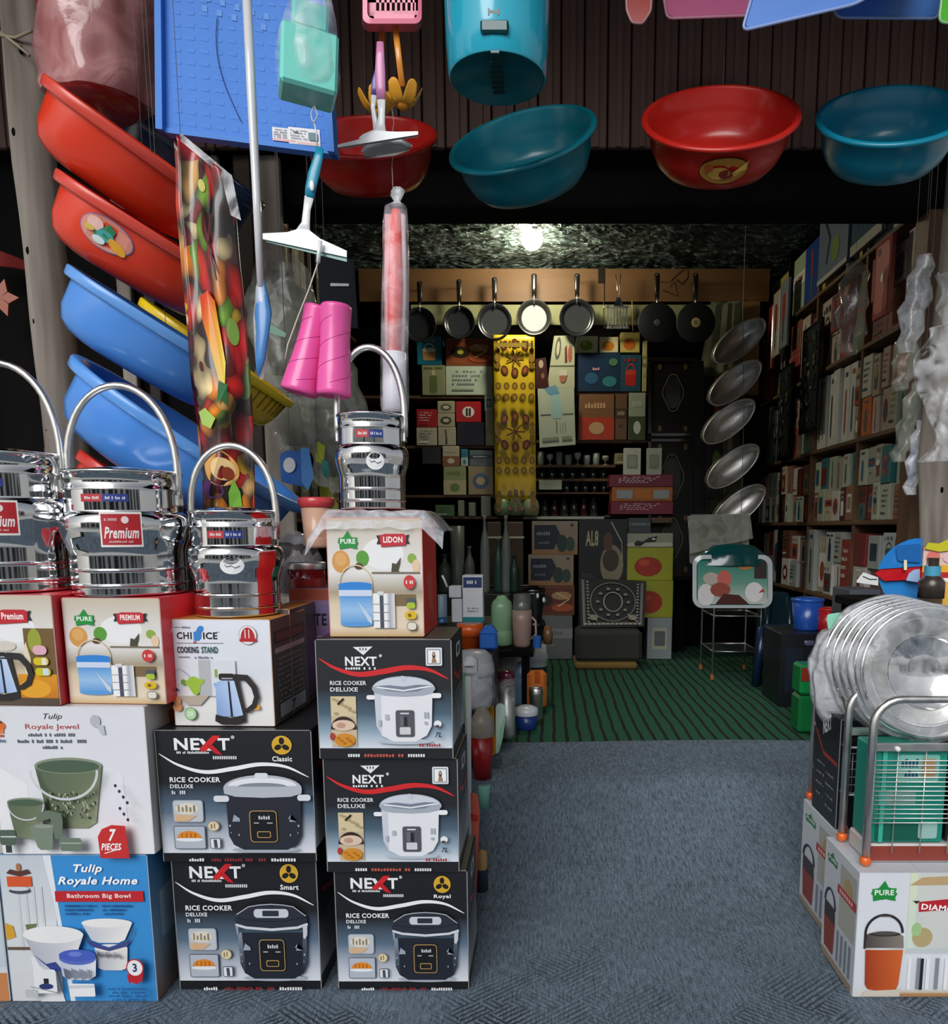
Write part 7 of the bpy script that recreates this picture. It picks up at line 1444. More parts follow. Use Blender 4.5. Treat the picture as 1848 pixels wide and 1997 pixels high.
p = on(1018, 1374, FZ); pot('water_bottle', 'clear blue water bottle beside the blue and white tub', 'bottle', 1016, 1378, 1296, 15, [(0, 0), (.9, 0), (1, .05), (1, .3), (.93, .34), (1, .38), (1, .62), (.9, .66), (.98, .7), (.8, .84), (.5, .9), (.5, 1), (0, 1)], p.y, '#7fa2c4', FZ, 'milky')
p = on(993, 1436, FZ)
pot('thermos', 'burgundy and brass thermos wrapped in film at the carpet edge', 'thermos', 988, 1440, 1312, 16, [(0, 0), (.9, 0), (.96, .03), (.94, .78), (0, .78)], p.y, '#8c7c5c', FZ, 'satin', sy=1, parts=[('cap', '#5c1c30', 'gloss', [(1.0, .78), (1.05, .84), (.98, .95), (.8, 1), (0, 1)]), ('film', '#cccccc', 'film', [(1.08, .0), (1.14, .3), (1.12, .7), (1.1, .9)])])
p = on(985, 1340, FZ)
pot('wrapped_pack', 'striped pack wrapped in clear crinkled plastic behind the thermos', 'pack', 1000, 1345, 1262, 30, [(0, 0), (.8, 0), (1, .3), (.95, .7), (.6, .95), (0, 1)], p.y, '#d8d2cc', FZ, 'milky', wob=.25, parts=[('film', '#ccc', 'film_thick', [(1.05, .0), (1.2, .4), (1.1, .8), (.5, 1.08), (.1, 1.1)])])
good('crate', 'dark crate under the large clear lidded container', 'crate', (W(890, 1375, 2.8).x - .02, 2.8, .145), (1, 0, 0), (0, -1, 0), .09, W(0, 1375, 2.9).z - .147, .2, '#15151a', None)
# things against the aisle side of the cooker boxes
dS = 2.3
p = W(935, 1345, 2.9)
pot('cake_dome', 'large clear lidded plastic container behind the aisle boxes', 'container', 924, 1375, 1268, 42, [(0, 0), (.8, 0), (.86, .05), (.9, .55), (.84, .56), (.8, .1), (0, .08)], 2.9, '#b9bec6', None, 'milky', parts=[('lid', '#c4c6cc', 'milky', [(.92, .56), (.98, .6), (.98, .66), (.92, .72), (.86, .9), (.6, .99), (0, 1)]), ('film', '#ccc', 'film', [(1.0, .0), (1.04, .3), (1.0, .6), (.96, .8)])])
root = thing('dust_pan', 'white and mint long handled dustpan beside the aisle boxes', 'dustpan', W(912, 1560, 2.15))
m_ = MB('plastic', '#dfe2e2'); m_.tube([W(913, 1320, 2.2), W(912, 1440, 2.15), W(913, 1684, 2.1)], [.011, .010, .010], 12, '#dfe3e4'); m_.build('handle', root)
m_ = MB('plastic', '#e6e8ea'); m_.box(W(898, 0, 2.2).x - .02, W(930, 1300, 2.2).x, 2.18, 2.24, W(0, 1318, 2.2).z, W(0, 1280, 2.2).z, bev=.012); m_.box(W(902, 0, 2.2).x - .02, W(926, 1300, 2.2).x, 2.17, 2.18, W(0, 1296, 2.2).z, W(0, 1288, 2.2).z, '#ffffff', bev=.002); m_.build('clip_head', root)
m_ = MB('plastic', '#7fc0a0'); m_.prism([(896, 1316), (908, 1310), (910, 1400), (900, 1420), (903, 1490), (897, 1480)], lambda x, y: W(x, y, 2.24), lambda x, y: W(x, y, 2.3)); m_.build('mint_brush', root)
pot('plastic_bucket', 'dark red bucket with grey wrapped rim beside the aisle boxes', 'bucket', 941, 1535, 1400, 22, [(0, 0), (.8, 0), (1, .62), (0, .62)], 2.70, '#a01c1c', gz(2.70), parts=[('wrapped_rim', '#b0a89c', 'milky', [(1.05, .6), (1.14, .68), (1.05, .74), (1.12, .8), (.9, .86), (.4, 1), (0, 1)])])
def slab2(name, label, cat, poly, d, th, col, mat='plastic', extra=None, hang=False):
    root = thing(name, label, cat, W(poly[0][0], max(p[1] for p in poly), d)); m_ = MB(mat, col); m_.prism(poly, lambda x, y: W(x, y, d), lambda x, y: W(x, y, d + th)); m_.build('body', root)
    for nm_, po, c, dz in (extra or []): m_ = MB(mat, c); m_.prism(po, lambda x, y: W(x, y, d - dz), lambda x, y: W(x, y, d - dz + .012)); m_.build(nm_, root)
    if hang: m_ = MB(); tp = min(poly, key=lambda q: q[1]); wire(m_, W(*tp, d + .01)); m_.build('string', root)
    return root
slab2('dust_pan', 'yellow plastic scoop standing behind the dark red bucket', 'dustpan', rcorner([(938, 1388), (952, 1372), (962, 1378), (966, 1470), (950, 1474), (944, 1430)], 5), 2.95, .05, '#e0c43a', extra=[('scoop_edge', [(954, 1374), (963, 1376), (966, 1472), (957, 1474)], '#c08a1c', .004)])
slab2('dust_pan', 'pale mint scoop standing beside the yellow scoop', 'dustpan', rcorner([(966, 1376), (976, 1370), (986, 1378), (982, 1430), (972, 1468), (966, 1472)], 5), 2.97, .05, '#cfe6dc', extra=[('scoop_edge', [(974, 1420), (986, 1400), (980, 1440), (972, 1470)], '#9fd6b4', .004)])
slab2('parasol', 'closed coral red parasol leaning at the foot of the aisle boxes', 'umbrella', [(917, 1546), (931, 1548), (935, 1580), (931, 1690), (928, 1762), (925, 1760), (922, 1660), (918, 1590)], 1.98, .02, '#e06a58', 'fabric', extra=[('strap', [(917, 1586), (932, 1590), (932, 1602), (918, 1600)], '#c8402c', .002)])
pot('plastic_mug', 'mint cup standing low beside the red bucket', 'cup', 944, 1560, 1514, 12, [(0, 0), (.8, 0), (1, .95), (.96, 1), (0, .9)], 2.52, '#8fd2c0', gz(2.52))
pot('cloth_bundle', 'tan topped navy cloth bundle on the ramp beside the parasol', 'bundle', 939, 1672, 1590, 12, [(0, 0), (.9, .02), (1, .4), (.95, .55), (0, .6)], 2.08, '#22303e', gz(2.08), 'fabric', parts=[('tan_top', '#b8905c', 'fabric', [(.9, .55), (1.0, .7), (.7, .95), (0, 1)])], wob=.2)
slab2('navy_pack', 'dark navy pack with a white bar hung right behind the pink tubes', 'pack', [(618, 500), (690, 505), (698, 640), (626, 640)], 2.82, .05, '#0d1420', 'matte', hang=True, extra=[('white_bar', [(644, 552), (680, 553), (680, 558), (644, 558)], '#d8dce0', .004)])
# --- behind the steel cans: goods between the columns
dm = 2.3; zm = .621
pot('food_bucket', 'peach bucket with red rim behind the smallest steel can', 'bucket', 620, 1068, 970, 32, [(0, 0), (.72, 0), (.76, .05), (.92, .8), (0, .8)], 2.0, '#e0b49a', None, parts=[('rim', '#d84a50', 'plastic', [(.96, .8), (1.08, .86), (1.1, .97), (1.0, 1.0), (.9, .96), (0, .9)])])
slab2('paper_bag', 'bright blue bag with white oval mark behind the smallest steel can', 'bag', rcorner([(545, 886), (560, 878), (604, 880), (606, 925), (594, 950), (548, 940)], 5), 2.6, .06, '#1f62b8', hang=True, extra=[('fold', rcorner([(586, 872), (602, 874), (612, 930), (600, 958), (588, 940)], 4), '#4a8cd4', .02), ('white_mark', [(564 + 12 * cos(a), 907 + 15 * sin(a)) for a in [2 * pi * i / 14 for i in range(14)]], '#e6e8ec', .006)])
slab2('plastic_pack', 'lime and teal pack hung beside the blue bag', 'pack', [(618, 860), (634, 870), (630, 905), (616, 900)], 2.8, .04, '#b8c428', hang=True, extra=[('teal_part', [(626, 896), (640, 900), (640, 935), (630, 928)], '#3c9a90', .004)])
slab2('plastic_pack', 'olive yellow wrapped pack behind the narrow steel can', 'pack', [(622, 948), (640, 950), (660, 985), (656, 1000), (624, 975)], 2.7, .05, '#8f9428', hang=True)
filmpack('large clear crinkled film pack hung behind the pink tubes', sub((640, 690), (668, 960)), 3.0, 'film_dim', .12, .06, '#4c4e40')
filmpack('grey film wrapped pack hung beside the mop head', sub((545, 500), (560, 760)), 3.0, 'film_dim', .13, .06, '#55564a')
filmpack('film pack with pale card inside below the yellow lattice basket', sub((560, 770), (578, 880)), 2.9, 'film_dim', .09, .04, '#8a8a7c')
pot('wrapped_bundle', 'clouded plastic bundle between smallest can and film wrapped box', 'bundle', 580, 1160, 1042, 44, [(0, 0), (.8, .05), (1, .4), (.8, .8), (.35, 1), (0, 1)], 2.06, '#6c6c6e', None, 'milky', wob=.3, parts=[('film', '#ccc', 'film_thick', [(.86, .0), (1.06, .3), (1.0, .6), (.6, .95), (.1, 1.06)])])
pot('snack_jar', 'dark red jar with silver lid behind the white kettle box', 'jar', 601, 1158, 1096, 34, [(0, 0), (.95, 0), (1, .06), (1, .78), (0, .78)], 2.0, '#7c1418', None, 'gloss', parts=[('lid', '#c0bdc4', 'satin', [(1.02, .78), (1.04, .8), (1.04, .96), (1.0, 1), (0, 1)]), ('label', '#9c2a20', 'card', [(1.01, .1), (1.01, .5)])])
dP = 1.93
def pr_purple(c): c.grad(0, 0, 100, 100, [(0, '#b05a44'), (.1, '#b4604a'), (.12, '#9a8cb8'), (.26, '#8a80b0'), (.34, '#8c7898'), (.5, '#8a62b0'), (.85, '#6a4a98'), (1, '#54406a')]); c.text('MATE', 52, 24, 12, '#1d1830', w=70, bold=True, al='c'); c.rect(6, 46, 100, 47.5, '#b8a8cc'); c.poly([(8, 66), (60, 60), (90, 70), (60, 84), (10, 82)], '#9874c4')
a = W(594, 1260, dP).x; zP = W(0, 1345, dP).z
_, PB = carton('carton', 'purple printed box with brown top behind the white kettle box', 'box', 568, 650, 1148, 1345, dP, .16, '#5c4a78', pr_purple, 100, 100)
good('crate', 'dark crate under the purple printed box', 'crate', (PB[0] - PB[4], dP, .002), (1, 0, 0), (0, -1, 0), 2 * PB[4], PB[2] - .004, .2, '#1d1b1c', None)

# ================================================================ TROLLEY WITH PICTURE TRAY
dT = 4.35
TX0, TX1 = W(1358, 1200, dT + .3).x, W(1480, 1200, dT).x
root = thing('serving_trolley', 'thin steel trolley with lower shelf on the green striped carpet', 'trolley', ((TX0 + TX1) / 2, dT, INZ))
L0, L1 = on(1388, 1325, INZ), on(1479, 1325, INZ); dl = (L0.y + L1.y) / 2; xl, xr = L0.x, L1.x; zb_ = W(0, 1165, dl).z; zt_ = W(0, 1192, dl).z; dpt = .34
for nm_, y in (('front', dl), ('rear', dl + dpt)):
    m_ = MB('satin'); pts = [(xl, y, INZ + .02), (xl, y, zt_ + .02)] + [((xl + xr) / 2 - (xr - xl) / 2 * cos(a), y, zt_ + .02 + (zb_ - zt_) * 1.2 * sin(a) ** .6) for a in [pi * i / 14 for i in range(1, 14)]] + [(xr, y, zt_ + .02), (xr, y, INZ + .02)]
    m_.tube(pts, .006, 8); m_.build('leg_frame', root)
for x in (xl, xr):
    for y in (dl, dl + dpt): m_ = MB('plastic', '#a8683c'); m_.cyl((x, y, INZ), (x, y, INZ + .03), .012, n=10); m_.build('foot', root)
for z, n_ in ((zt_ - .03, 'upper_shelf'), (INZ + .17, 'lower_shelf')):
    m_ = MB('satin'); m_.tube([(xl, dl, z), (xr, dl, z), (xr, dl + dpt, z), (xl, dl + dpt, z)], .005, 6, closed=True); m_.box(xl, xr, dl, dl + dpt, z - .004, z, '#3c4446', 'gloss'); m_.build(n_, root)
root = thing('picture_tray', 'teal tray with fruit and flower picture in film on the trolley', 'tray', W(1428, 1180, dl - .02))
d = dl - .075; zz = zt_ - .02
R0 = rrp(1350, 1082, 1506, 1186, 20); R1 = rrp(1358, 1090, 1497, 1180, 15)
m_ = MB('gloss', '#c9ced2'); ringw(m_, R0, R1, lambda x, y: W(x, y, d), lambda x, y: W(x, y, d - .006)); ringw(m_, R0, rrp(1356, 1086, 1500, 1182, 18), lambda x, y: W(x, y, d), lambda x, y: W(x, y, d + .05)); m_.build('rim', root)
m_ = MB('gloss', '#1d6c66'); m_.prism(R1, lambda x, y: W(x, y, d + .0), lambda x, y: W(x, y, d + .04)); m_.build('tray_plate', root)
c_ = Cv(lambda u, v, k: W(u, v, d - .001) + Vector((0, -k, 0)), layer=.0006); c_.grad(1360, 1094, 1496, 1178, [(0, '#2f8a76'), (.5, '#6aa08e'), (1, '#c9ccc8')]); c_.ell(1376, 1160, 16, 22, '#e4e0e0', 14); c_.ell(1386, 1128, 16, 12, '#c4b4ac', 12); c_.ell(1412, 1128, 14, 16, '#d06a5c', 14); c_.ell(1404, 1150, 20, 14, '#9c4a3c', 12); c_.ell(1470, 1155, 18, 20, '#e6e4e4', 12); c_.rect(1470, 1094, 1494, 1128, '#3c2a28'); c_.ell(1452, 1104, 14, 8, '#b0804c', 10); c_.poly([(1394, 1178), (1410, 1158), (1440, 1160), (1460, 1178)], '#4c1c18'); c_.poly([(1478, 1156), (1486, 1148), (1490, 1154)], '#c03a2a'); c_.mb.build('fruit_picture', root)
m_ = MB('gloss', '#10474a'); c = W(1428, 1092, d + .05); m_.lathe([(.001, .10), (.12, .085), (.20, .03), (.225, -.03)], 36, M=Matrix.Translation(c), sy=.35); m_.build('dome_cover', root)
m_ = MB('film_dim'); m_.prism([(1340, 1006), (1462, 1000), (1468, 1050), (1345, 1080)], lambda x, y: W(x, y, d + .12), lambda x, y: W(x, y, d + .14)); m_.build('film', root)
m_ = MB('plastic', '#8c8c88'); q0 = rrp(1344, 1003, 1460, 1100, 6); q1 = rrp(1360, 1014, 1446, 1100, 6); ringw(m_, q0, q1, lambda x, y: W(x, y, d + .16), lambda x, y: W(x, y, d + .18)); m_.prism(q1, lambda x, y: W(x, y, d + .18), lambda x, y: W(x, y, d + .19), '#6a6250'); root2 = one(m_, 'framed_tray', 'grey framed tray with woven middle standing behind the teal dome', 'tray')
# ================================================================ PLASTIC GOODS UNDER THE SIDE SHELVES
def stool(name, label, px, pyb, pyt, wpx, col, cat='stool', d=None, legs=True):
    p = on(px, pyb, INZ) if d is None else W(px, pyb, d); d = p.y; sc = 1 / SCL(pyb, d); w_ = wpx * sc / 2; h = W(0, pyt, d).z - INZ; root = thing(name, label, cat, (p.x, d, INZ)); m_ = MB('plastic', col); m_.T = Matrix.Translation((p.x, d, INZ))
    m_.box(-w_ * .82, w_ * .82, -w_ * .82, w_ * .82, h - .03, h, bev=.01); m_.build('seat', root)
    for sx in (-1, 1):
        for sy in (-1, 1): m_ = MB('plastic', col); m_.T = Matrix.Translation((p.x, d, INZ)); m_.tube([(sx * w_, sy * w_, 0), (sx * w_ * .8, sy * w_ * .8, h - .02)], [.024, .032], 6); m_.build('leg', root)
    m_ = MB('plastic', col); m_.T = Matrix.Translation((p.x, d, INZ))
    for s_ in (-1, 1): m_.box(-w_ * .8, w_ * .8, s_ * w_ * .82 - .006, s_ * w_ * .82 + .006, h * .45, h - .02); m_.box(s_ * w_ * .82 - .006, s_ * w_ * .82 + .006, -w_ * .8, w_ * .8, h * .45, h - .02)
    m_.build('side_panel', root)
    return root
stool('plastic_stool', 'navy plastic stool stack farthest along under the side shelves', 1506, 1300, 1155, 50, '#10303c')
stool('plastic_stool', 'dark blue plastic stool nearest the trolley wheels', 1520, 1345, 1220, 74, '#0f2546')
def binn(label, px, pyb, pyt, rpx, col, lidc=None, d=None, z=INZ, wob=0, name='plastic_bin', cat='bin', mat='plastic', sy=1):
    p = on(px, pyb, z) if d is None else W(px, pyb, d); return pot(name, label, cat, px, pyb, pyt, rpx, [(0, 0), (.8, 0), (.84, .03), (.98, .86), (0, .86)], p.y, col, z, mat, parts=[('lid', lidc or mix(col, '#ffffff', .08), mat, [(1.0, .86), (1.04, .88), (1.04, .93), (.6, .98), (0, 1)])], sy=sy)
binn('deep blue plastic bin with domed lid under the side shelves', 1560, 1370, 1235, 34, '#12305c')
good('crate', 'dark slatted crate carrying the blue and red buckets under the shelves', 'crate', (W(1538, 1240, 3.7).x, 3.82, INZ), (1, 0, 0), (0, -1, 0), .34, W(0, 1236, 3.82).z - INZ, .3, '#10141c', 'grid3', ('#16202c', '#121820'))
zk = W(0, 1236, 3.82).z + .001
binn('bright blue bucket wrapped in film under the side shelves', 1572, 1230, 1166, 30, '#1c4aa0', '#2456b4', d=3.99, z=zk)
binn('red bucket with rolled rim beside the bright blue one', 1612, 1232, 1186, 24, '#a81c20', '#b82426', d=3.95, z=zk)
p = on(1582, 1372, INZ); 
m_ = MB('plastic', '#147038'); m_.T = Matrix.Translation((W(1588, 1300, 3.3).x, 3.3, INZ)); m_.box(-.06, .07, 0, .12, 0, .17, '#0f6a34', bev=.012); m_.box(-.06, .07, -.004, .12, .175, .31, '#148040', bev=.012); m_.box(-.058, -.02, -.008, -.003, .24, .30, '#8a3020'); one(m_, 'storage_box', 'green plastic drawer box beside the steel dish racks', 'box')
# ================================================================ FRONT CORNER: HOTPOT BOXES, RACKS, WRAPPED TRAYS
dR = 1.584
_, R1_ = carton('carton', 'white box picturing an orange and brown hotpot, nearest the street', 'box', 1669, 1905, 1702, 1946, dR, .20, '#cdd2da', pr_orange, 235, 250, z0=.001, sideL=pr_orange_side, sw=100, sh=250)
_, R2_ = carton('carton', 'white box with orange hotpot pictures just behind the nearest one', 'box', 1630, 1850, 1640, 1850, dR + .205, .26, '#c9ced6', None, z0=.001, z1=R1_[3], sideL=pr_orange_side, sw=100, sh=250)
d3 = dR + .43
xa = W(1600, 1700, dR + .205).x - .055
zR = R1_[3]
_, R3_ = carton('carton', 'black cooker box standing on end behind the steel dish racks', 'box', 1636, 1760, 1404, 1560, dR + .24, .17, '#17181c', None, z0=R2_[3] + .0012, sideL=lambda c: (c.grad(0, 0, 100, 100, [(0, '#1b1c21'), (1, '#23262c')]), c.text('NEXT', 30, 10, 14, '#e8e8ea', w=34, bold=True, rot=.3), c.rib([(4, 22), (40, 40), (96, 42)], 4, '#a03428'), [blob_line(c, 14 + (i % 2) * 40, 50 + i * 5, 34, 2.4, '#8d9096', 9) for i in range(8)]))
def arch(x0, x1, y, z0, z1, r=.008, plane='x', fixed=0, rad=.05):
    pts = []
    for cx, a0 in ((x0 + rad, pi), (x1 - rad, pi / 2)):
        for i in range(7): a = a0 - pi / 2 * i / 6; pts.append((cx + rad * cos(a), z1 - rad + rad * sin(a)))
    pts = [(x0, z0)] + pts + [(x1, z0)]
    return [Vector((u, fixed, v)) if plane == 'x' else Vector((fixed, u, v)) for u, v in pts]
zt = R1_[3] + .0012
rx0 = W(1698, 1560, dR + .02).x
root = thing('dish_rack', 'steel dish rack with close wires standing on the nearest hotpot box', 'rack', (rx0 + .2, dR + .1, zt))
ztop = W(0, 1364, dR + .03).z
for y in (dR + .03, dR + .165):
    m_ = MB('satin'); m_.tube(arch(rx0, rx0 + .42, 0, zt + .02, ztop, fixed=y, rad=.06), .0092, 10); ef = m_.build('end_frame', root)
    for x in (rx0, rx0 + .42): m_ = MB('plastic', '#ee6a22'); m_.sphere((x, y, zt + .014), .013, n=12, m_=8); m_.build('foot', ef)
m_ = MB('satin'); zs_ = W(0, 1455, dR + .03).z; m_.box(rx0, rx0 + .42, dR + .028, dR + .036, zs_ - .012, zs_ + .006, bev=.002); m_.box(rx0, rx0 + .42, dR + .16, dR + .167, zs_ - .012, zs_ + .006); m_.build('cross_bar', root)
for k in range(15):
    z = zs_ - .03 - k * .0105 - (.004 if k < 3 else 0); 
    m_ = MB('satin'); m_.tube([(rx0 + .006, dR + .032, z), (rx0 + .414, dR + .032, z)], .0016, 5); m_.build('wire', root)
for k in range(6):
    m_ = MB('satin'); x = rx0 + .06 + k * .062; m_.tube([(x, dR + .034, zs_ - .005), (x, dR + .034, zt + .03), (x, dR + .16, zt + .03), (x, dR + .16, zs_)], .0014, 5); m_.build('wire', root)
m_ = MB('plastic', '#e6e6e2'); m_.sphere((rx0 + .055, dR + .026, zs_ - .006), .006, n=10, m_=6); m_.build('rivet', root)
# second rack behind, its end frame turned to the aisle
root = thing('dish_rack', 'steel dish rack with arched end toward the aisle, behind the nearer rack', 'rack', (rx0 + .1, dR + .3, zt))
xq = R2_[0] - R2_[4] + .012
for y0, y1, zt2, rr_ in ((dR + .215, dR + .45, W(0, 1345, dR + .30).z, .07),):
    m_ = MB('satin'); m_.tube(arch(y0, y1, 0, zt + .02, zt2, plane='y', fixed=xq, rad=rr_), .0082, 8); m_.build('end_frame', root)
    m_ = MB('satin'); m_.tube(arch(y0, y1, 0, zt + .02, zt2, plane='y', fixed=xq + .44, rad=rr_), .0082, 8); m_.build('end_frame', root)
    for y in (y0, y1):
        for x in (xq, xq + .44): m_ = MB('plastic', '#ee5a1a'); m_.sphere((x, y, zt + .014), .012, n=12, m_=8); m_.build('foot', root)
    for z in (zt + .10, zt + .22):
        m_ = MB('satin'); m_.tube([(xq, y0, z), (xq, y1, z + .0)], .004, 6); m_.tube([(xq, y0, z), (xq + .44, y0, z)], .004, 6); m_.build('side_bar', root)
# contents of the rack
yk = dR + .05
def teal_print(c): c.rect(0, 0, 100, 100, '#148a78'); c.rr(34, 8, 90, 36, 3, '#7cbcae'); blob_line(c, 38, 12, 24, 9, '#1d4a6c', 5); blob_line(c, 38, 24, 24, 8, '#1d4a6c', 5); c.rect(66, 12, 84, 32, '#b0906a'); c.rect(10, 44, 60, 60, '#6a9a90'); c.rect(8, 78, 70, 98, '#0f5a4a'); c.rr(66, 78, 92, 96, 3, '#9ac0b8'); c.rect(12, 0, 18, 100, '#3cb09a')
m_ = MB('card', '#148a78'); a = rx0 + .012; m_.box(a, a + .165, yk, yk + .09, zt + .05, zs_ - .008, bev=.003); c_ = Cv(face((a, yk, zs_ - .008), (.165, 0, 0), (0, 0, zt + .05 - zs_ + .008), (0, -1, 0), 100, 100), mb=m_, layer=.0006); teal_print(c_); one(m_, 'carton', 'teal printed box behind the wires of the nearer dish rack', 'box')
m_ = MB('card', '#1a1414'); m_.box(a + .175, a + .38, yk, yk + .09, zt + .05, zs_ - .02, bev=.003); one(m_, 'carton', 'black box beside the teal one inside the dish rack', 'box')
m_ = MB('card', '#cfcac6'); m_.box(rx0 + .01, rx0 + .40, dR + .045, dR + .15, zt + .002, zt + .045, '#c9c4c0', bev=.004, cols={0: '#8c3c30', 4: '#d2cecb'}); one(m_, 'carton', 'flat white and brown box lying in the foot of the dish rack', 'box')
m_ = MB('satin'); 
for i in range(9):
    for j in range(5): pass
yb_ = dR + .23
root = thing('wire_basket', 'chrome wire basket inside the rear dish rack', 'basket', (xq + .08, yb_ + .06, zt + .1))
for i in range(10): m_ = MB('satin'); x = xq + .02 + i * .016; m_.tube([(x, yb_, zt + .20), (x, yb_, zt + .10), (x, yb_ + .12, zt + .10)], .0014, 4); m_.build('wire', root)
for j in range(6): m_ = MB('satin'); z = zt + .10 + j * .02; m_.tube([(xq + .015, yb_, z), (xq + .18, yb_, z)], .0014, 4); m_.build('wire', root)
# wrapped round trays
base = W(1806, 1310, dR + .13); RR = 128 / SCL(1310, dR + .13)
for i in range(6):
    nmn = ['front', 'second', 'third', 'fourth', 'fifth', 'rearmost'][i]
    root = thing('round_tray', f'round steel tray in clouded film leaning over the dish racks, {nmn} of six', 'tray', base)
    y = dR + .12 + i * .045; off = W(1806 - 14 * i, 1311 - 3 * i, y); M = Matrix.Translation(off) @ Matrix.Rotation(radians(-6), 4, 'Z') @ Matrix.Rotation(radians(80), 4, 'X')
    R = RR * (1 + .03 * i)
    m_ = MB('steel'); m_.lathe([(.001, -.012), (.50 * R, -.012), (.54 * R, -.006), (.57 * R, .0)], 60, M=M); m_.lathe([(.80 * R, .004), (.82 * R, .010), (.90 * R, .012), (.94 * R, .020), (.99 * R, .022), (1.0 * R, .016), (.97 * R, .004), (.001, -.018)], 60, M=M); m_.build('tray_plate', root)
    m_ = MB('satin'); m_.lathe([(.57 * R, .0), (.59 * R, .003), (.78 * R, .0), (.80 * R, .004)], 60, M=M); m_.build('inner_ring', root)
    if i == 0:
        m_ = MB(); m_.lathe([(.001, .012), (.5 * R, .026), (.9 * R, .036), (1.04 * R, .024), (1.07 * R, .0), (1.0 * R, -.01)], 60, '#ccc', 'film', M=M, wob=.05); m_.build('film', root)
    else:
        m_ = MB(); m_.lathe([(.88 * R, .022), (1.02 * R, .020), (1.05 * R, .0), (1.0 * R, -.01)], 60, '#ccc', 'film_thick', M=M, wob=.06); m_.build('film', root)
m_ = MB('plastic', '#8fd4b8'); c = W(1622, 1220, 2.05); m_.prism(rcorner([(1612, 1198), (1640, 1194), (1644, 1212), (1632, 1242), (1622, 1240), (1613, 1222)], 5), lambda x, y: W(x, y, 1.98), lambda x, y: W(x, y, 1.985)); one(m_, 'price_tag', 'mint paper tag stuck on the clouded film at the back', 'tag')
for i, (x, y, r) in enumerate(((1622, 1306, 52), (1630, 1330, 50))):
    dd = 1.93 + .05 * (1 - i); c = W(x, y, dd); R = r / SCL(y, dd); root = thing('oval_tray', f'small oval glass plate in film beside the round steel trays, {["farther", "nearer"][i]} one', 'plate', c); M = Matrix.Translation(c) @ Matrix.Rotation(radians(-28), 4, 'Z') @ Matrix.Rotation(radians(84), 4, 'X')
    m_ = MB('milky', '#a8aeb8'); m_.lathe([(.001, 0), (.6 * R, 0), (.95 * R, .02), (1 * R, .022), (.97 * R, .014), (.6 * R, -.008), (.001, -.008)], 36, M=M, sx=.75, sy=1.5); m_.build('plate', root)
    m_ = MB(); m_.lathe([(.001, .03), (.9 * R, .034), (1.08 * R, .01), (.9 * R, -.02)], 30, '#ccc', 'film_thick', M=M, sx=.8, sy=1.55, wob=.14); m_.build('film', root)
# toy boat, toy blocks, dark jar on a table behind the trays
bench('display_table', 'dark table behind the wrapped trays carrying the toys', 1.10, 1.75, 2.36, 2.88, .80, .06, cat='table')
zt3 = .801; dB = 2.5
root = thing('toy_boat', 'blue and red plastic toy boat on the table behind the wrapped trays', 'toy', W(1755, 1172, dB))
fx = lambda dd: (lambda x, y: W(x, y, dB + dd))
m_ = MB('plastic', '#2a86d0'); m_.prism([(1712, 1130), (1792, 1134), (1794, 1168), (1740, 1172), (1722, 1155)], fx(-.05), fx(.10)); m_.build('hull', root)
m_ = MB('plastic', '#c41420'); m_.prism([(1705, 1118), (1720, 1108), (1795, 1102), (1795, 1130), (1724, 1133)], fx(-.065), fx(.11)); m_.build('deck', root)
m_ = MB('gloss', '#2c7cc8'); m_.prism([(1712, 1110), (1714, 1102), (1718, 1094), (1725, 1084), (1734, 1074), (1744, 1066), (1756, 1059), (1770, 1053), (1784, 1050), (1798, 1050), (1798, 1104)], fx(-.07), fx(.11), '#2c80cc'); m_.build('canopy', root)
m_ = MB('plastic', '#1f66b0'); m_.prism(rcorner([(1746, 1064), (1795, 1060), (1796, 1098), (1750, 1094)], 6), fx(-.078), fx(-.07)); m_.build('window', root)
m_ = MB('plastic', '#f2ecc0'); m_.prism(rcorner([(1762, 1092), (1768, 1092), (1768, 1112), (1762, 1112)], 2.5), fx(-.085), fx(-.066)); m_.build('handle_tab', root)
m_ = MB('plastic', '#a9c4ea'); m_.prism([(1766, 1132), (1772, 1118), (1782, 1111), (1793, 1110), (1793, 1136)], fx(-.08), fx(-.06)); m_.build('side_fin', root)
m_ = MB('plastic', '#dfe2e2'); m_.prism([(1670, 1132), (1683, 1116), (1712, 1126), (1712, 1142), (1670, 1136)], fx(-.06), fx(.04)); c_ = Cv(lambda u, v, k: W(u, v, dB - .061) + Vector((0, -k, 0)), mb=m_); c_.rib([(1682, 1124), (1696, 1130), (1710, 1130)], 2, '#333'); m_.build('bow', root)
root = thing('toy_box', 'bright toy box with yellow top and animal pictures at the edge', 'toy', W(1825, 1160, 2.45))
m_ = MB('card', '#d8402c'); a = W(1798, 1100, 2.45).x; zl, zh = W(0, 1160, 2.45).z, W(0, 1068, 2.45).z; m_.box(a, a + .16, 2.45, 2.60, zt3, zh, bev=.004); c_ = Cv(face((a, 2.45, zh), (.16, 0, 0), (0, 0, zt3 - zh), (0, -1, 0), 100, 100), mb=m_, layer=.0006)
c_.rect(0, 0, 100, 40, '#e6c8b8'); c_.rect(0, 30, 100, 42, '#f0b42c'); c_.rect(0, 42, 100, 70, '#c8242c'); c_.rect(30, 52, 70, 58, '#f6f2f0'); c_.rect(44, 58, 60, 100, '#f0b84a'); c_.ell(20, 18, 14, 14, '#e07a70', 12); c_.ell(60, 16, 22, 12, '#e8c0c8', 12); c_.rect(0, 70, 44, 100, '#5a4a2c'); m_.build('box_body', root)
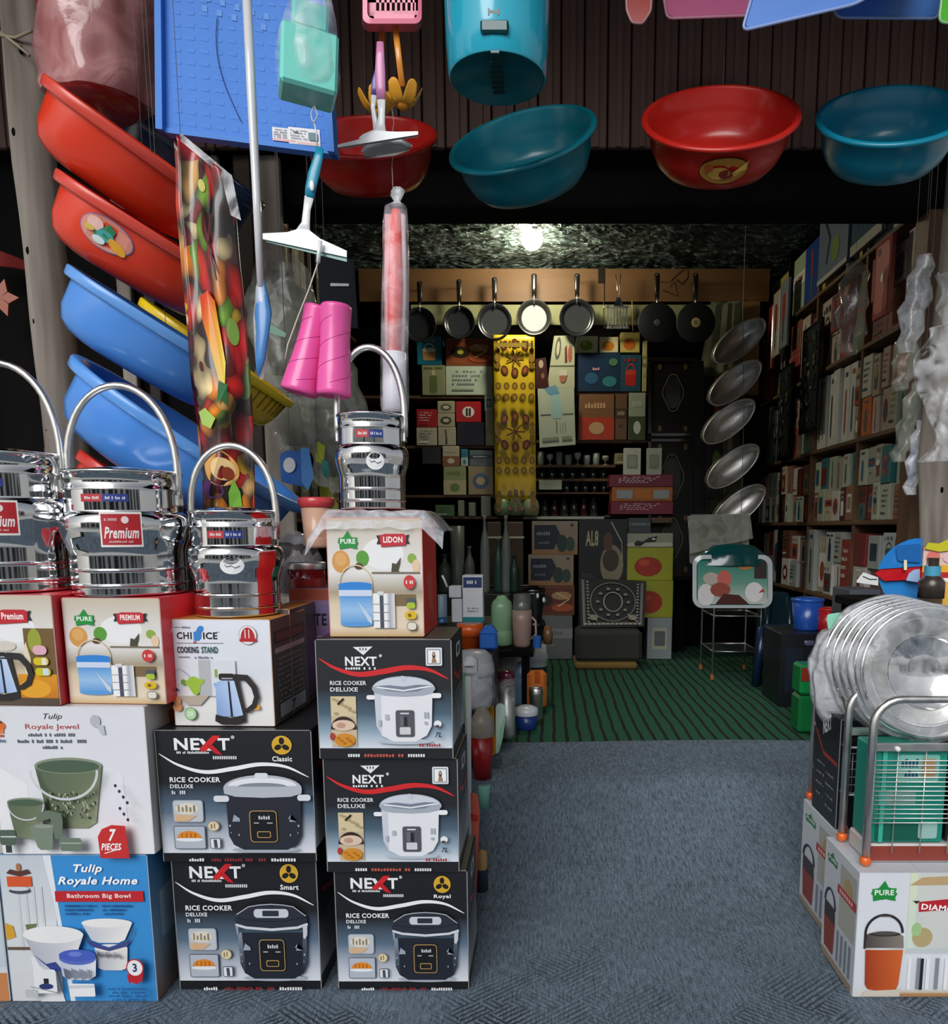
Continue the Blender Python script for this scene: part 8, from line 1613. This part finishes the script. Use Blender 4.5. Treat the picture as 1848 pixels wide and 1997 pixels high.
m_ = MB('plastic', '#ccc42c'); m_.prism([(1802, 1070), (1810, 1058), (1830, 1060), (1848, 1052), (1900, 1050), (1900, 1068), (1830, 1076)], lambda x, y: W(x, y, 2.44), lambda x, y: W(x, y, 2.6)); m_.build('yellow_top', root)
pot('dark_jar', 'dark brown jar with sky blue picture in front of the toy box', 'jar', 1814, 1166, 1088, 24, [(0, 0), (1, 0), (1.02, .4), (.8, .5), (.5, .6), (.45, 1), (0, 1)], 2.32, '#3a302c', None, parts=[('picture_label', '#4aa0c0', 'card', [(.62, .5), (.62, .8)])])
m_ = MB('card', '#4c4f58'); a = W(1656, 1180, 3.2).x; zh = W(0, 1150, 3.2).z; m_.box(a, W(1716, 1180, 3.2).x, 3.2, 3.4, .137, zh, bev=.004); c_ = Cv(face((a, 3.2, zh), (W(1716, 1180, 3.2).x - a, 0, 0), (0, 0, -.2), (0, -1, 0), 100, 100), mb=m_, layer=.0006); [c_.rect(8 + i * 22, 40, 16 + i * 22, 90, ['#1c1d22', '#9a9aa0'][i % 2]) for i in range(4)]; blob_line(c_, 10, 12, 70, 10, '#8a8c94', 10); one(m_, 'carton', 'tall slate grey printed box beyond the bow of the toy boat', 'box')
# far corner beyond the pole: dim red sheet and flowers in the neighbouring stall
root = thing('toy_flower', 'dim orange plastic flower hanging in the dark beyond the pole', 'flower', W(12, 600, 3.0)); 
for k in range(5):
    m_ = MB('plastic', '#a84418'); a = 2 * pi * k / 5; c = W(4, 582, 3.0); m_.prism([(0, 0), (.03, .02), (.07, 0), (.03, -.02)], lambda x, y: c + Vector((x * cos(a) - y * sin(a), -.01, x * sin(a) + y * cos(a))), lambda x, y: c + Vector((x * cos(a) - y * sin(a), 0, x * sin(a) + y * cos(a)))); m_.build('petal', root)
m_ = MB('fabric', '#7a1c14'); m_.grid(lambda u, v: W(-60 + 135 * u, 470 + 46 * u + 50 * v * (1 - u * .8), 3.0) + Vector((0, .02 * sin(u * 9), 0)), 14, 6, thick=(0, .004, 0)); one(m_, 'red_sheet', 'dim red sheet edge hanging in the dark beyond the pole', 'cloth')
m_ = MB('plastic', '#2c8a34'); wire(m_, W(70, 545, 2.9)); m_.tube([W(70, 545, 2.9), W(66, 560, 2.9), W(66, 600, 2.9), W(74, 602, 2.9)], .006, 8); one(m_, 'green_hanger', 'bent green hanger beside the bark stick and pole', 'hanger')
